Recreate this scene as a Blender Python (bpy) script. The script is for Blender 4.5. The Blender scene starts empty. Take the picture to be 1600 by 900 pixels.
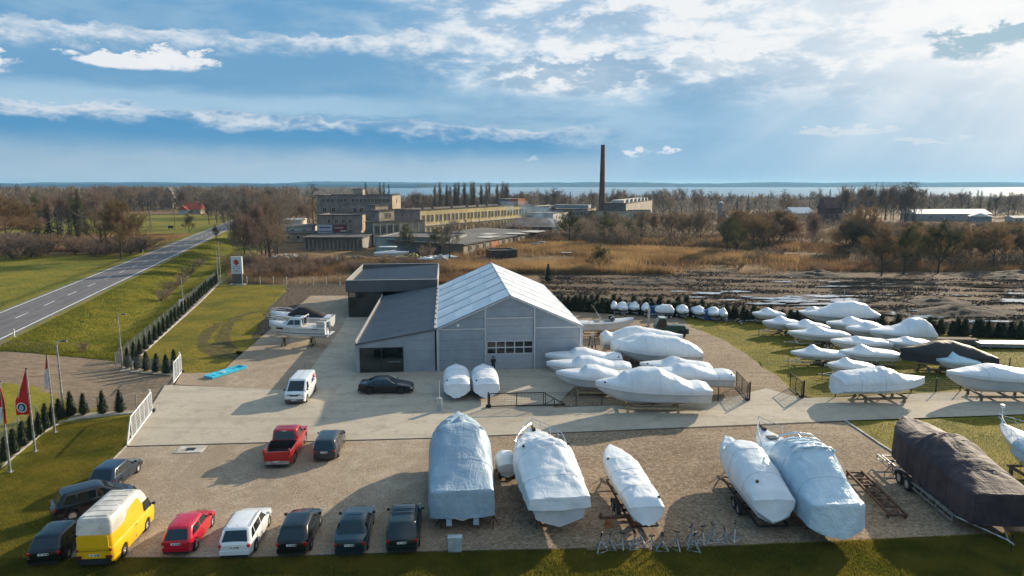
import bpy, bmesh, math, random
import numpy as np
from mathutils import Vector, Matrix, noise as mnoise
R = math.radians
scene = bpy.context.scene
C = scene.collection

# ------------------------------------------------------------------ camera
CAMH, PITCH, FPX = 19.0, 8.6, 1600 * 24 / 36
cam_d = bpy.data.cameras.new('camera'); cam_d.lens = 24; cam_d.sensor_width = 36
cam_d.clip_start = 0.5; cam_d.clip_end = 30000
cam = bpy.data.objects.new('camera', cam_d); C.objects.link(cam)
cam.location = (0, 0, CAMH); cam.rotation_euler = (R(90 - PITCH), 0, 0)
scene.camera = cam

def G(px, py, z=0.0):
    """world point at height z seen at photo pixel (px, py)"""
    fx, fy = (px - 800) / FPX, (py - 450) / FPX
    cp, sp = math.cos(R(PITCH)), math.sin(R(PITCH))
    d = Vector((fx, cp - fy * sp, -sp - fy * cp))
    t = (z - CAMH) / d.z
    return Vector((d.x * t, d.y * t, z))
def XatY(px, Y, z=0.0):
    zc = Y * math.cos(R(PITCH)) + (CAMH - z) * math.sin(R(PITCH))
    return (px - 800) / FPX * zc
def ZatY(py, Y):
    return CAMH - Y * math.tan(R(PITCH) + math.atan((py - 450) / FPX))

# ------------------------------------------------------------------ light, sky, exposure
SUN_AZ, SUN_EL = 42.3, 19.0            # degrees right of +Y, degrees up
scene.view_settings.view_transform = 'Standard'
scene.view_settings.look = 'None'
scene.view_settings.exposure = 0.55
scene.view_settings.gamma = 1.0
scene.view_settings.use_curve_mapping = False
sl = bpy.data.lights.new('sun', 'SUN'); sl.energy = 5.0; sl.angle = R(0.55); sl.color = (1.0, 0.84, 0.62)
sun = bpy.data.objects.new('sun', sl); C.objects.link(sun)
sdir = Vector((math.sin(R(SUN_AZ)) * math.cos(R(SUN_EL)), math.cos(R(SUN_AZ)) * math.cos(R(SUN_EL)), math.sin(R(SUN_EL))))
sun.rotation_euler = sdir.to_track_quat('Z', 'Y').to_euler(); sun.location = (60, 60, 60)

class NT:
    """tiny expression helper over a node tree"""
    def __init__(s, tree): s.t = tree; s.n = tree.nodes; s.l = tree.links
    def put(s, sock, v):
        if isinstance(v, bpy.types.NodeSocket): s.l.new(v, sock)
        elif v is not None:
            try: sock.default_value = v
            except Exception: sock.default_value = (*v, 1.0) if len(v) == 3 else v
    def m(s, op, a, b=None, c=None, clamp=False):
        n = s.n.new('ShaderNodeMath'); n.operation = op; n.use_clamp = clamp
        s.put(n.inputs[0], a); s.put(n.inputs[1], b)
        if c is not None: s.put(n.inputs[2], c)
        return n.outputs[0]
    def add(s, a, b): return s.m('ADD', a, b)
    def sub(s, a, b): return s.m('SUBTRACT', a, b)
    def mul(s, a, b): return s.m('MULTIPLY', a, b)
    def smooth(s, v, lo, hi, o0=0.0, o1=1.0):
        n = s.n.new('ShaderNodeMapRange'); n.interpolation_type = 'SMOOTHSTEP'
        s.put(n.inputs[0], v); s.put(n.inputs[1], lo); s.put(n.inputs[2], hi); s.put(n.inputs[3], o0); s.put(n.inputs[4], o1)
        return n.outputs[0]
    def noise(s, vec, scale, detail=4, rough=0.55, dist=0.0, typ='FBM'):
        n = s.n.new('ShaderNodeTexNoise'); n.noise_type = typ
        if vec is not None: s.put(n.inputs['Vector'], vec)
        n.inputs['Scale'].default_value = scale; n.inputs['Detail'].default_value = detail
        n.inputs['Roughness'].default_value = rough; n.inputs['Distortion'].default_value = dist
        return n.outputs[0]
    def voro(s, vec, scale, feature='F1', out='Distance'):
        n = s.n.new('ShaderNodeTexVoronoi'); n.feature = feature
        if vec is not None: s.put(n.inputs['Vector'], vec)
        n.inputs['Scale'].default_value = scale
        return n.outputs[out]
    def mix(s, f, a, b, blend='MIX'):
        n = s.n.new('ShaderNodeMix'); n.data_type = 'RGBA'; n.blend_type = blend
        s.put(n.inputs[0], f); s.put(n.inputs[6], a); s.put(n.inputs[7], b)
        return n.outputs[2]
    def comb(s, x, y, z):
        n = s.n.new('ShaderNodeCombineXYZ'); s.put(n.inputs[0], x); s.put(n.inputs[1], y); s.put(n.inputs[2], z)
        return n.outputs[0]
    def sep(s, v):
        n = s.n.new('ShaderNodeSeparateXYZ'); s.put(n.inputs[0], v); return n.outputs
    def vscale(s, v, sc):
        n = s.n.new('ShaderNodeMapping'); s.put(n.inputs[0], v); n.inputs['Scale'].default_value = sc
        return n.outputs[0]
    def coord(s, which='Object'):
        return s.n.new('ShaderNodeTexCoord').outputs[which]
    def bump(s, h, strength, dist):
        n = s.n.new('ShaderNodeBump'); n.inputs['Strength'].default_value = strength
        n.inputs['Distance'].default_value = dist; s.put(n.inputs['Height'], h)
        return n.outputs[0]

def build_world():
    w = bpy.data.worlds.new('World'); scene.world = w; w.use_nodes = True
    w.node_tree.nodes.clear(); x = NT(w.node_tree)
    sky = x.n.new('ShaderNodeTexSky'); sky.sky_type = 'NISHITA'; sky.sun_disc = False
    sky.sun_elevation = R(SUN_EL); sky.sun_rotation = R(SUN_AZ)
    sky.air_density = 1.0; sky.dust_density = 0.6; sky.ozone_density = 2.0
    skyc = x.mix(1.0, sky.outputs[0], (0.085, 0.085, 0.085), 'MULTIPLY')
    v = x.coord('Generated'); sx, sy, sz = x.sep(v)
    az = x.mul(x.m('ARCTAN2', sx, sy), 57.2958)
    el = x.mul(x.m('ARCSINE', sz), 57.2958)
    q = x.comb(sx, sy, x.mul(sz, 3.2))
    nbig = x.noise(q, 3.2, 6, 0.6, 0.3)
    nmid = x.noise(q, 9.0, 8, 0.62, 0.4)
    nfin = x.noise(x.comb(sx, sy, x.mul(sz, 2.2)), 26.0, 8, 0.62, 0.2)
    def c(v_, k): return x.mul(x.sub(v_, 0.5), k)
    # height of the eye line warped so that every cloud edge billows
    elw = x.add(el, x.add(c(nmid, 2.6), c(nfin, 1.9)))
    azw = x.add(az, x.add(c(nbig, 14.0), c(nmid, 5.0)))
    blue = (0.13, 0.43, 0.76); pale = (0.40, 0.58, 0.74)
    grad = x.mix(x.smooth(el, 0.0, 9.0), pale, blue)
    col = x.mix(0.50, skyc, grad)
    # wide diffuse overcast veil, thick to the right (the sun's side)
    veil = x.m('MULTIPLY', x.smooth(x.add(az, c(nbig, 30.0)), -14.0, 12.0), 0.92)
    veilcol = x.mix(x.smooth(x.add(nbig, x.mul(nmid, 0.4)), 0.52, 0.82), (0.17, 0.38, 0.61), (0.44, 0.62, 0.79))
    col = x.mix(veil, col, veilcol)
    def band(col, e0, slope, a0, a1, fade, depth, body, rim, op, rimw=0.9, rimop=0.9):
        edge = x.add(x.mul(az, slope), e0)
        d = x.sub(edge, elw)
        rng = x.mul(x.smooth(azw, a0 - fade, a0 + fade), x.smooth(azw, a1 - fade, a1 + fade, 1.0, 0.0))
        inside = x.smooth(d, 0.0, 0.5)
        low = x.smooth(x.sub(edge, el), depth * 0.55, depth * 1.35, 1.0, 0.0)
        m_ = x.mul(x.mul(inside, low), rng)
        col = x.mix(x.mul(m_, op), col, body)
        r_ = x.mul(x.mul(x.smooth(d, 0.0, 0.28), x.smooth(d, rimw * 0.3, rimw * 1.5, 1.0, 0.0)), rng)
        r_ = x.mul(r_, x.smooth(x.add(x.mul(nfin, .5), x.mul(nbig, .5)), .40, .56, .25, 1.0))
        return x.mix(x.mul(r_, rimop), col, rim)
    def puff(col, a, e, wa, we, cc, op):
        da = x.m('DIVIDE', x.sub(x.add(az, c(nmid, 4.0)), a), wa); de = x.m('DIVIDE', x.sub(elw, e), we)
        r2 = x.add(x.add(x.mul(da, da), x.mul(de, de)), x.add(c(nfin, 5.0), c(nmid, 3.0)))
        return x.mix(x.mul(x.smooth(r2, 0.35, 1.1, 1.0, 0.0), op), col, cc)
    mott = x.smooth(x.add(x.mul(nbig, .55), x.mul(nmid, .45)), .42, .60)
    col = x.mix(x.mul(x.smooth(az, 12.0, -8.0), .60), col, x.mix(mott, (0.16, 0.39, 0.66), (0.36, 0.56, 0.75)))
    W1 = (0.90, 0.92, 0.95); W2 = (0.62, 0.72, 0.80)
    # top left bank with a bright upper edge
    col = band(col, 12.1, 0.035, -60, -4, 3.0, 4.6, (0.17, 0.38, 0.61), (0.78, 0.84, 0.90), 0.80, 1.3, 0.9)
    col = puff(col, -28.5, 8.75, 4.4, 0.75, W1, 0.95)
    col = puff(col, -24.8, 8.95, 2.6, 0.9, W1, 0.95)
    col = puff(col, -37.6, 8.0, 2.4, 1.1, W1, 0.9)
    # second bank, with a paler gap of open sky above it
    col = x.mix(x.mul(x.mul(x.smooth(x.add(el, c(nmid, 2.0)), 5.2, 5.7), x.smooth(x.add(el, c(nmid, 2.0)), 7.2, 6.2)), x.smooth(az, 2.0, -16.0, 0.0, 0.65)), col, (0.46, 0.66, 0.82))
    col = band(col, 4.85, -0.030, -70, 7, 4.0, 3.0, (0.075, 0.30, 0.56), (0.72, 0.79, 0.86), 0.88, 0.9, 0.9)
    # low milky air toward the horizon
    low = x.mul(x.smooth(x.add(el, x.add(c(nmid, 5.0), c(nfin, 2.0))), 0.6, 3.4, 1.0, 0.0), 0.65)
    col = x.mix(low, col, (0.44, 0.58, 0.73))
    # large broken bright cloud to the upper right
    dome = x.smooth(x.add(x.add(elw, x.mul(x.m('ABSOLUTE', x.sub(az, 30.0)), -0.13)), c(nbig, 9.0)), 3.4, 7.0)
    shred = x.smooth(x.add(x.mul(nmid, 0.6), x.mul(nfin, 0.4)), 0.44, 0.57)
    right = x.smooth(azw, -14.0, 0.0)
    wh = x.mul(x.mul(dome, right), x.m('ADD', x.mul(shred, 0.72), 0.22))
    col = x.mix(wh, col, (0.93, 0.95, 0.97))
    col = puff(col, 5.0, 8.6, 8.0, 1.5, (0.30, 0.47, 0.65), 0.75)
    col = puff(col, 16.0, 9.5, 5.0, 1.0, (0.40, 0.56, 0.71), 0.6)
    col = x.mix(x.mul(x.mul(x.smooth(el, 8.5, 5.0), x.smooth(az, 2.0, 18.0)), .62), col, (0.22, 0.47, 0.71))
    col = puff(col, 25.1, 3.8, 3.6, 0.30, W2, 0.75)
    col = puff(col, 30.6, 2.95, 2.2, 0.22, W2, 0.6)
    col = puff(col, 10.4, 2.8, 1.3, 0.40, W1, 0.8)
    col = puff(col, 12.7, 2.75, 0.9, 0.25, W1, 0.8)
    col = puff(col, 1.5, 2.2, 1.0, 0.25, W2, 0.6)
    # brightness round the sun behind the cloud, with rays fanning down from it
    dx_, dy_ = x.sub(az, SUN_AZ), x.sub(el, SUN_EL)
    rr = x.m('SQRT', x.add(x.mul(dx_, dx_), x.mul(x.mul(dy_, dy_), 1.6)))
    glow = x.m('POWER', x.smooth(rr, 4.0, 40.0, 1.0, 0.0), 1.5)
    phi = x.m('ARCTAN2', dx_, x.mul(dy_, -1.0))
    rays = x.smooth(x.noise(x.comb(x.mul(phi, 1.0), 0.0, 3.7), 7.0, 3, 0.6), 0.36, 0.70)
    raym = x.mul(x.mul(rays, x.smooth(el, 9.5, 6.0)), x.mul(x.smooth(rr, 12, 46, 1.0, 0.0), 0.52))
    raym = x.mul(raym, x.smooth(el, 0.0, 3.0, 0.4, 1.0))
    col = x.mix(raym, col, (0.70, 0.82, 0.90))
    col = x.mix(x.mul(glow, 0.95), col, (1.05, 1.04, 1.02))
    col = puff(col, 33.3, 9.4, 3.4, 1.2, (0.34, 0.52, 0.64), 0.85)
    # below the horizon the same milky tone
    col = x.mix(x.smooth(el, -0.6, 0.0, 1.0, 0.0), col, (0.30, 0.38, 0.45))
    bg = x.n.new('ShaderNodeBackground'); x.put(bg.inputs[0], col); bg.inputs[1].default_value = 0.655
    out = x.n.new('ShaderNodeOutputWorld'); x.l.new(bg.outputs[0], out.inputs[0])
build_world()

# ------------------------------------------------------------------ helpers
class MB:
    def __init__(s): s.v = []; s.f = []; s.mi = []
    def add(s, vs, fs, mi=0):
        o = len(s.v); s.v += [tuple(p) for p in vs]
        for f in fs: s.f.append(tuple(i + o for i in f)); s.mi.append(mi)
        return s
    def box(s, c, d, rz=0, ry=0, rx=0, mi=0, taper=None):
        M = Matrix.Translation(c) @ Matrix.Rotation(rz, 4, 'Z') @ Matrix.Rotation(ry, 4, 'Y') @ Matrix.Rotation(rx, 4, 'X')
        a, b, h = d[0] / 2, d[1] / 2, d[2] / 2; t = taper or 1
        p = [(-a, -b, -h), (a, -b, -h), (a, b, -h), (-a, b, -h), (-a * t, -b * t, h), (a * t, -b * t, h), (a * t, b * t, h), (-a * t, b * t, h)]
        return s.add([M @ Vector(q) for q in p], [(0, 3, 2, 1), (4, 5, 6, 7), (0, 1, 5, 4), (1, 2, 6, 5), (2, 3, 7, 6), (3, 0, 4, 7)], mi)
    def tube(s, pts, r, n=6, mi=0, cap=True):
        pts = [Vector(p) for p in pts]; rs = r if isinstance(r, (list, tuple)) else [r] * len(pts)
        vs = []; fs = []
        for i, p in enumerate(pts):
            d = (pts[min(i + 1, len(pts) - 1)] - pts[max(i - 1, 0)])
            d = d.normalized() if d.length > 1e-9 else Vector((0, 0, 1))
            u = d.orthogonal().normalized() if abs(d.z) > 0.9 else Vector((0, 0, 1)).cross(d).normalized()
            w = d.cross(u)
            for k in range(n):
                a = 2 * math.pi * k / n
                vs.append(p + (u * math.cos(a) + w * math.sin(a)) * rs[i])
        for i in range(len(pts) - 1):
            for k in range(n):
                fs.append((i * n + k, i * n + (k + 1) % n, (i + 1) * n + (k + 1) % n, (i + 1) * n + k))
        if cap:
            fs.append(tuple(range(n - 1, -1, -1))); fs.append(tuple((len(pts) - 1) * n + k for k in range(n)))
        return s.add(vs, fs, mi)
    def prism(s, poly, z0, z1, mi=0):
        n = len(poly); vs = [(p[0], p[1], z0) for p in poly] + [(p[0], p[1], z1) for p in poly]
        fs = [tuple(range(n - 1, -1, -1)), tuple(range(n, 2 * n))] + [(i, (i + 1) % n, n + (i + 1) % n, n + i) for i in range(n)]
        return s.add(vs, fs, mi)
    def slab(s, quad, t):
        """quad of 3-D points given thickness t against its normal"""
        q = [Vector(p) for p in quad]; nrm = (q[1] - q[0]).cross(q[-1] - q[0]).normalized(); n = len(q)
        vs = q + [p - nrm * t for p in q]
        fs = [tuple(range(n)), tuple(range(2 * n - 1, n - 1, -1))] + [(i, n + i, n + (i + 1) % n, (i + 1) % n) for i in range(n)]
        return s.add(vs, fs)
    def mesh(s, name, mats, smooth=None):
        me = bpy.data.meshes.new(name); me.from_pydata(s.v, [], s.f)
        mats = mats if isinstance(mats, (list, tuple)) else [mats]
        for m_ in mats: me.materials.append(m_)
        if any(s.mi): me.polygons.foreach_set('material_index', s.mi)
        me.validate(); me.update()
        if smooth is not None:
            me.shade_smooth(); me.set_sharp_from_angle(angle=R(smooth))
        return me
    def build(s, name, mats, parent=None, smooth=None, loc=None, rz=0):
        return inst(name, s.mesh(name, mats, smooth), parent, loc, rz)

def inst(name, me, parent=None, loc=None, rz=0, sc=None):
    o = bpy.data.objects.new(name, me); C.objects.link(o)
    if parent is not None: o.parent = parent
    if loc is not None: o.location = loc
    if rz: o.rotation_euler = (0, 0, rz)
    if sc is not None: o.scale = sc if isinstance(sc, (tuple, list)) else (sc, sc, sc)
    return o
def tag(o, label=None, cat=None, group=None, kind=None):
    if label: o['label'] = label
    if cat: o['category'] = cat
    if group: o['group'] = group
    if kind: o['kind'] = kind
    return o
def thing(name, label, cat, loc=(0, 0, 0), rz=0.0, group=None):
    o = bpy.data.objects.new(name, None); C.objects.link(o); o.empty_display_size = 0.3
    o.location = loc; o.rotation_euler = (0, 0, rz)
    return tag(o, label, cat, group)
def copy_tree(o, loc, rz=0.0, label=None, sc=None, parent=None):
    c = o.copy(); C.objects.link(c)
    if parent is None:
        c.location = loc; c.rotation_euler = (0, 0, rz)
        if label: c['label'] = label
        if sc is not None: c.scale = sc if isinstance(sc, (tuple, list)) else (sc, sc, sc)
    else: c.parent = parent
    for ch in KIDS.get(o.name, ()): copy_tree(ch, None, parent=c)
    return c
KIDS = {}
def note_kids(o):
    for ob in C.objects:
        if ob.parent is not None: KIDS.setdefault(ob.parent.name, [])
    def rec(p):
        KIDS[p.name] = [ob for ob in p.children]
        for ch in p.children: rec(ch)
    rec(o)

MATS = {}
def mat(name, color, rough=0.6, metal=0.0, var=0.12, scale=3.0, bump=0.0, bdist=0.01, bscale=None, coat=0.0, spec=0.5,
        color2=None, sss=0.0, stretch=None, detail=5, coordn='Object', alpha=None, trans=0.0, ior=1.45, randv=0.0, leaf=0.0):
    if name in MATS: return MATS[name]
    m_ = bpy.data.materials.new(name); m_.use_nodes = True; MATS[name] = m_
    x = NT(m_.node_tree); b = m_.node_tree.nodes['Principled BSDF']
    v = x.coord(coordn)
    if stretch: v = x.vscale(v, stretch)
    n1 = x.noise(v, scale, detail, 0.6)
    c2 = color2 if color2 else tuple(max(0, k * (1 - 2 * var)) for k in color)
    c1 = color if color2 else tuple(min(1, k * (1 + var * 0.6)) for k in color)
    colr = x.mix(x.smooth(n1, 0.35, 0.65), c2, c1)
    if randv:
        oi = x.n.new('ShaderNodeObjectInfo')
        hs = x.n.new('ShaderNodeHueSaturation'); x.put(hs.inputs['Color'], colr)
        x.put(hs.inputs['Value'], x.add(1.0 - randv, x.mul(oi.outputs['Random'], 2 * randv))); colr = hs.outputs[0]
    x.put(b.inputs['Base Color'], colr)
    b.inputs['Roughness'].default_value = rough; b.inputs['Metallic'].default_value = metal
    b.inputs['Specular IOR Level'].default_value = spec
    b.inputs['Coat Weight'].default_value = coat; b.inputs['Coat Roughness'].default_value = 0.05
    if trans: b.inputs['Transmission Weight'].default_value = trans; b.inputs['IOR'].default_value = ior
    if bump:
        n2 = x.noise(v, bscale or scale * 4, 6, 0.6)
        x.put(b.inputs['Normal'], x.bump(n2, bump, bdist))
    if leaf:                                                   # thin blades and twigs let some light through
        tl = x.n.new('ShaderNodeBsdfTranslucent'); x.put(tl.inputs[0], colr); ms = x.n.new('ShaderNodeMixShader'); ms.inputs[0].default_value = leaf
        x.l.new(b.outputs[0], ms.inputs[1]); x.l.new(tl.outputs[0], ms.inputs[2]); x.l.new(ms.outputs[0], m_.node_tree.nodes['Material Output'].inputs[0])
    return m_
def paint(name, color, metal=0.25, rough=0.28):
    return mat(name, color, rough, metal, var=0.04, scale=1.5, coat=0.7, spec=0.35, bump=0.04, bscale=2.0)
glass = mat('car_glass', (0.012, 0.018, 0.02), 0.06, 0.0, var=0.1, spec=0.8)
rubber = mat('rubber', (0.018, 0.018, 0.018), 0.85, var=0.2, scale=9)
alloy = mat('alloy', (0.55, 0.56, 0.58), 0.35, 0.8, var=0.1)
blackplastic = mat('black_plastic', (0.02, 0.02, 0.022), 0.6, var=0.2)
chrome = mat('chrome', (0.7, 0.7, 0.72), 0.15, 1.0, var=0.05)
platewhite = mat('number_plate_white', (0.7, 0.7, 0.68), 0.4, var=0.05)
plateblue = mat('number_plate_ink', (0.02, 0.03, 0.12), 0.4, var=0.05)
taillight = mat('tail_light_red', (0.45, 0.01, 0.01), 0.2, var=0.1, coat=0.6)
headlight = mat('head_light_glass', (0.62, 0.64, 0.66), 0.12, 0.4, var=0.1, coat=1.0)
galv = mat('galvanised_steel', (0.46, 0.48, 0.49), 0.42, 0.7, var=0.22, scale=4)
darksteel = mat('dark_steel', (0.035, 0.036, 0.04), 0.5, 0.5, var=0.2)
rust = mat('rusty_steel', (0.16, 0.075, 0.04), 0.85, 0.1, scale=5, color2=(0.06, 0.035, 0.028), bump=0.3)
orange_rust = mat('orange_primer_steel', (0.42, 0.15, 0.04), 0.7, 0.1, scale=5, color2=(0.18, 0.07, 0.035), bump=0.3)
wood = mat('pale_timber', (0.46, 0.33, 0.19), 0.8, var=0.25, scale=3, stretch=(1, 6, 6), bump=0.2)
oldwood = mat('weathered_timber', (0.22, 0.17, 0.12), 0.9, var=0.3, scale=3, stretch=(1, 6, 6), bump=0.3)
whitepaint = mat('white_paint', (0.80, 0.80, 0.79), 0.45, var=0.05)
# ================================================================== TERRAIN
def road_edge_x(Y): return -64.9 - 0.2767 * (Y - 96.8)        # right hand white line of the main road
RN = Vector((0.9638, 0.2667))                                 # unit normal of the road, pointing right
def road_s(x, y): return (x - road_edge_x(y)) * 0.9638        # signed distance right of that line
ROADZ = 1.2
def smooth01(t): t = np.clip(t, 0, 1); return t * t * (3 - 2 * t)
def terrain_z(x, y):
    x = np.asarray(x, float); y = np.asarray(y, float); s = road_s(x, y)
    wr = np.where(y < 76, 17.0, 8.0) ; wr = 8.0 + 9.0 * smooth01((80 - y) / 8)
    right = 1 - smooth01((s - 1.6) / wr); left = 1 - smooth01((-s - 9.0) / 6.0)
    ridge = np.minimum(np.where(s > 0, right, 1.0), np.where(s < -4, left, 1.0))
    z = (ROADZ + 0.08) * ridge - 0.08
    ditch = np.exp(-((s - 10.5) / 2.0) ** 2) * 0.35 * smooth01((y - 82) / 10)
    z = z - ditch
    # shore: drop below the lake, and land again on the far side
    shore = 760 + 60 * np.sin(x * 0.006) + 25 * np.sin(x * 0.021 + 1)
    lakew = smooth01((x + 190 + 0.19 * (y - 760)) / 120) * smooth01((y - shore) / 60)
    z = z - 6.0 * lakew
    return z

def grid_lines(segs):
    out = []
    for a, b, st in segs: out += list(np.arange(a, b, st))
    return np.array(out + [segs[-1][1]])
gx = grid_lines([(-9000, -1500, 500), (-1500, -400, 50), (-400, -130, 6), (-130, 100, 1.6), (100, 300, 5), (300, 1500, 50), (1500, 9000, 500)])
gy = grid_lines([(-300, -20, 20), (-20, 24, 4), (24, 190, 1.6), (190, 420, 5), (420, 1200, 30), (1200, 9000, 600)])
GX, GY = np.meshgrid(gx, gy)
px_, py_ = GX.ravel(), GY.ravel()
GZ = terrain_z(px_, py_)
def nz(x, y, s, seed=0.0): return np.array([mnoise.noise(Vector((a * s, b * s, seed))) for a, b in zip(x, y)])
near = (np.abs(px_) < 420) & (py_ > 20) & (py_ < 430)
N1 = np.zeros(len(px_)); N2 = np.zeros(len(px_))
N1[near] = nz(px_[near], py_[near], 0.045, 3.1); N2[near] = nz(px_[near], py_[near], 0.16, 8.7)
# colour zones painted per vertex: green / mud / compact earth
S_ = road_s(px_, py_)
green = np.zeros(len(px_)); mud = np.zeros(len(px_)); earth = np.zeros(len(px_))
fence_x = -41.7 - 0.25 * (py_ - 70)
green = np.where((px_ < fence_x + 1 + 2 * N1) & (py_ < 290) & (S_ > -8), 1.0, green)
green = np.where((px_ < fence_x + 1), np.maximum(green, 1 - smooth01((py_ - 215 + 30 * N1) / 25)), green)
green = np.where(S_ < -8, np.where(py_ < 186 + 8 * N1, 1.0, np.where((py_ > 215) & (py_ < 450) & (S_ > -95), 1.0, np.where((py_ > 205) & (py_ < 222) & (S_ < -90), .9, 0.25))), green)
green = np.where(py_ < 100 + 4 * N1, 1.0, green)
green = np.where((px_ > 28) & (py_ < 99), 1.0, green)
mudz = smooth01((py_ - 105.0 + 0.335 * np.clip(px_ - 7, 0, 70) - 1.5 * N2) / 2.0) * (1 - smooth01((py_ - 150 - 10 * N1 - 5 * N2) / 6)) * smooth01((px_ - 4 + 3 * N2) / 4)
mud = np.maximum(mud, mudz); green = green * (1 - mudz)
# earth access road and turning area left of the gate
ac = [G(-120, 610), G(60, 585), G(150, 590), G(230, 612), G(262, 618)]
def dist_poly(x, y, pts):
    d = np.full(len(x), 1e9)
    for a, b in zip(pts[:-1], pts[1:]):
        ax, ay, bx, by = a.x, a.y, b.x, b.y; L2 = (bx - ax) ** 2 + (by - ay) ** 2
        t = np.clip(((x - ax) * (bx - ax) + (y - ay) * (by - ay)) / L2, 0, 1)
        d = np.minimum(d, np.hypot(x - ax - t * (bx - ax), y - ay - t * (by - ay)))
    return d
earth = 1 - smooth01((dist_poly(px_, py_, ac) - 4.3 + 1.2 * N2) / 1.6)
earth = np.maximum(earth, (1 - smooth01((dist_poly(px_, py_, [Vector((-57, 67, 0)), Vector((-62, 50, 0)), Vector((-70, 30, 0))]) - 7 + N2) / 2)))
earth = np.maximum(earth, (1 - smooth01((dist_poly(px_, py_, [G(20, 560), G(-60, 575), G(-160, 590)]) - 3 + N2) / 2)))
# earth margin along the asphalt
earth = np.maximum(earth, 0.55 * np.exp(-((S_ - 1.0) / 0.8) ** 2)); earth = np.maximum(earth, 0.45 * np.exp(-((S_ + 8.6) / 0.8) ** 2))
GZ = GZ + np.where(mudz > 0.5, N2 * 0.10 + 0.03 * N1, 0) + np.where((py_ > 130) & near & (S_ > 16) & (mudz < .5), 0.5 * N1 * smooth01((py_ - 150) / 30), 0)
nyl, nxl = GX.shape
vs = np.stack([px_, py_, GZ], 1)
ii = np.arange(nyl * nxl).reshape(nyl, nxl)
quads = np.stack([ii[:-1, :-1], ii[:-1, 1:], ii[1:, 1:], ii[1:, :-1]], -1).reshape(-1, 4)
me = bpy.data.meshes.new('ground'); me.from_pydata(vs.tolist(), [], quads.tolist())
ca = me.color_attributes.new('zone', 'FLOAT_COLOR', 'POINT')
ca.data.foreach_set('color', np.stack([green, mud, earth, np.ones_like(green)], 1).astype(np.float32).ravel())
me.shade_smooth()
def ground_material():
    m_ = bpy.data.materials.new('field_ground'); m_.use_nodes = True; x = NT(m_.node_tree); b = m_.node_tree.nodes['Principled BSDF']
    v = x.coord('Object'); a = x.n.new('ShaderNodeAttribute'); a.attribute_name = 'zone'
    g, mu, ea = x.sep(a.outputs['Color'])
    big = x.noise(v, 0.035, 5, 0.6); mid = x.noise(v, 0.25, 6, 0.65); fin = x.noise(v, 3.0, 6, 0.7)
    st = x.noise(x.vscale(v, (0.10, 0.55, 1)), 1.0, 7, 0.7, 1.2)
    st2 = x.noise(x.vscale(v, (0.5, 1.6, 1)), 1.0, 6, 0.7, 0.8)
    def j(m0, k): return x.add(m0, x.mul(x.sub(mid, 0.5), k))
    gcol = x.mix(x.smooth(x.add(x.mul(big, .5), x.mul(mid, .5)), 0.38, 0.60), (0.155, 0.165, 0.016), (0.29, 0.225, 0.024))
    gcol = x.mix(x.smooth(fin, 0.35, 0.75), x.mix(0.45, gcol, (0.035, 0.05, 0.012)), gcol)
    dcol = x.mix(x.smooth(mid, 0.35, 0.65), (0.15, 0.092, 0.048), (0.30, 0.19, 0.085))
    dcol = x.mix(x.smooth(fin, 0.3, 0.7), x.mix(0.5, dcol, (0.04, 0.03, 0.02)), dcol)
    mcol = x.mix(x.smooth(st, 0.50, 0.62), (0.125, 0.080, 0.050), (0.32, 0.22, 0.12))
    mcol = x.mix(x.smooth(st2, 0.44, 0.56), mcol, (0.095, 0.066, 0.045))
    mcol = x.mix(x.mul(x.smooth(fin, 0.45, 0.6), 0.6), mcol, (0.028, 0.021, 0.017))
    ecol = x.mix(x.smooth(st2, 0.35, 0.65), (0.17, 0.125, 0.085), (0.27, 0.205, 0.145))
    ecol = x.mix(x.smooth(fin, 0.4, 0.7), ecol, (0.16, 0.12, 0.085))
    col = x.mix(x.smooth(j(g, 0.9), 0.35, 0.65), dcol, gcol)
    col = x.mix(x.smooth(j(mu, 0.5), 0.35, 0.65), col, mcol)
    col = x.mix(x.smooth(j(ea, 0.7), 0.30, 0.62), col, ecol)
    x.put(b.inputs['Base Color'], col); b.inputs['Roughness'].default_value = 0.95; b.inputs['Specular IOR Level'].default_value = 0.15
    h = x.add(x.mul(fin, 0.5), x.add(mid, x.mul(st, x.mul(mu, 2.5))))
    x.put(b.inputs['Normal'], x.bump(h, 0.7, 0.12))
    return m_
me.materials.append(ground_material())
tag(inst('ground', me), kind='structure', label='grass fields, brown scrub ground and rutted mud reaching to the horizon')

# ---- sheets
def sheetmat(name, fn, rough=0.9, bump=0.4, dist=0.02):
    m_ = bpy.data.materials.new(name); m_.use_nodes = True; x = NT(m_.node_tree); b = m_.node_tree.nodes['Principled BSDF']
    v = x.coord('Object'); col, h = fn(x, v)
    x.put(b.inputs['Base Color'], col); b.inputs['Roughness'].default_value = rough; b.inputs['Specular IOR Level'].default_value = 0.2
    x.put(b.inputs['Normal'], x.bump(h, bump, dist)); return m_
def f_lawn(x, v):
    big = x.noise(v, 0.16, 5, 0.6); mid = x.noise(v, 1.1, 6, 0.7); fin = x.noise(v, 7.0, 5, 0.75)
    c_ = x.mix(x.smooth(x.add(x.mul(big, .6), x.mul(mid, .4)), 0.40, 0.58), (0.16, 0.155, 0.015), (0.37, 0.27, 0.026))
    c_ = x.mix(x.smooth(fin, 0.42, 0.66), x.mix(0.6, c_, (0.035, 0.045, 0.010)), c_)
    return c_, x.add(fin, x.mul(mid, .8))
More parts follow.
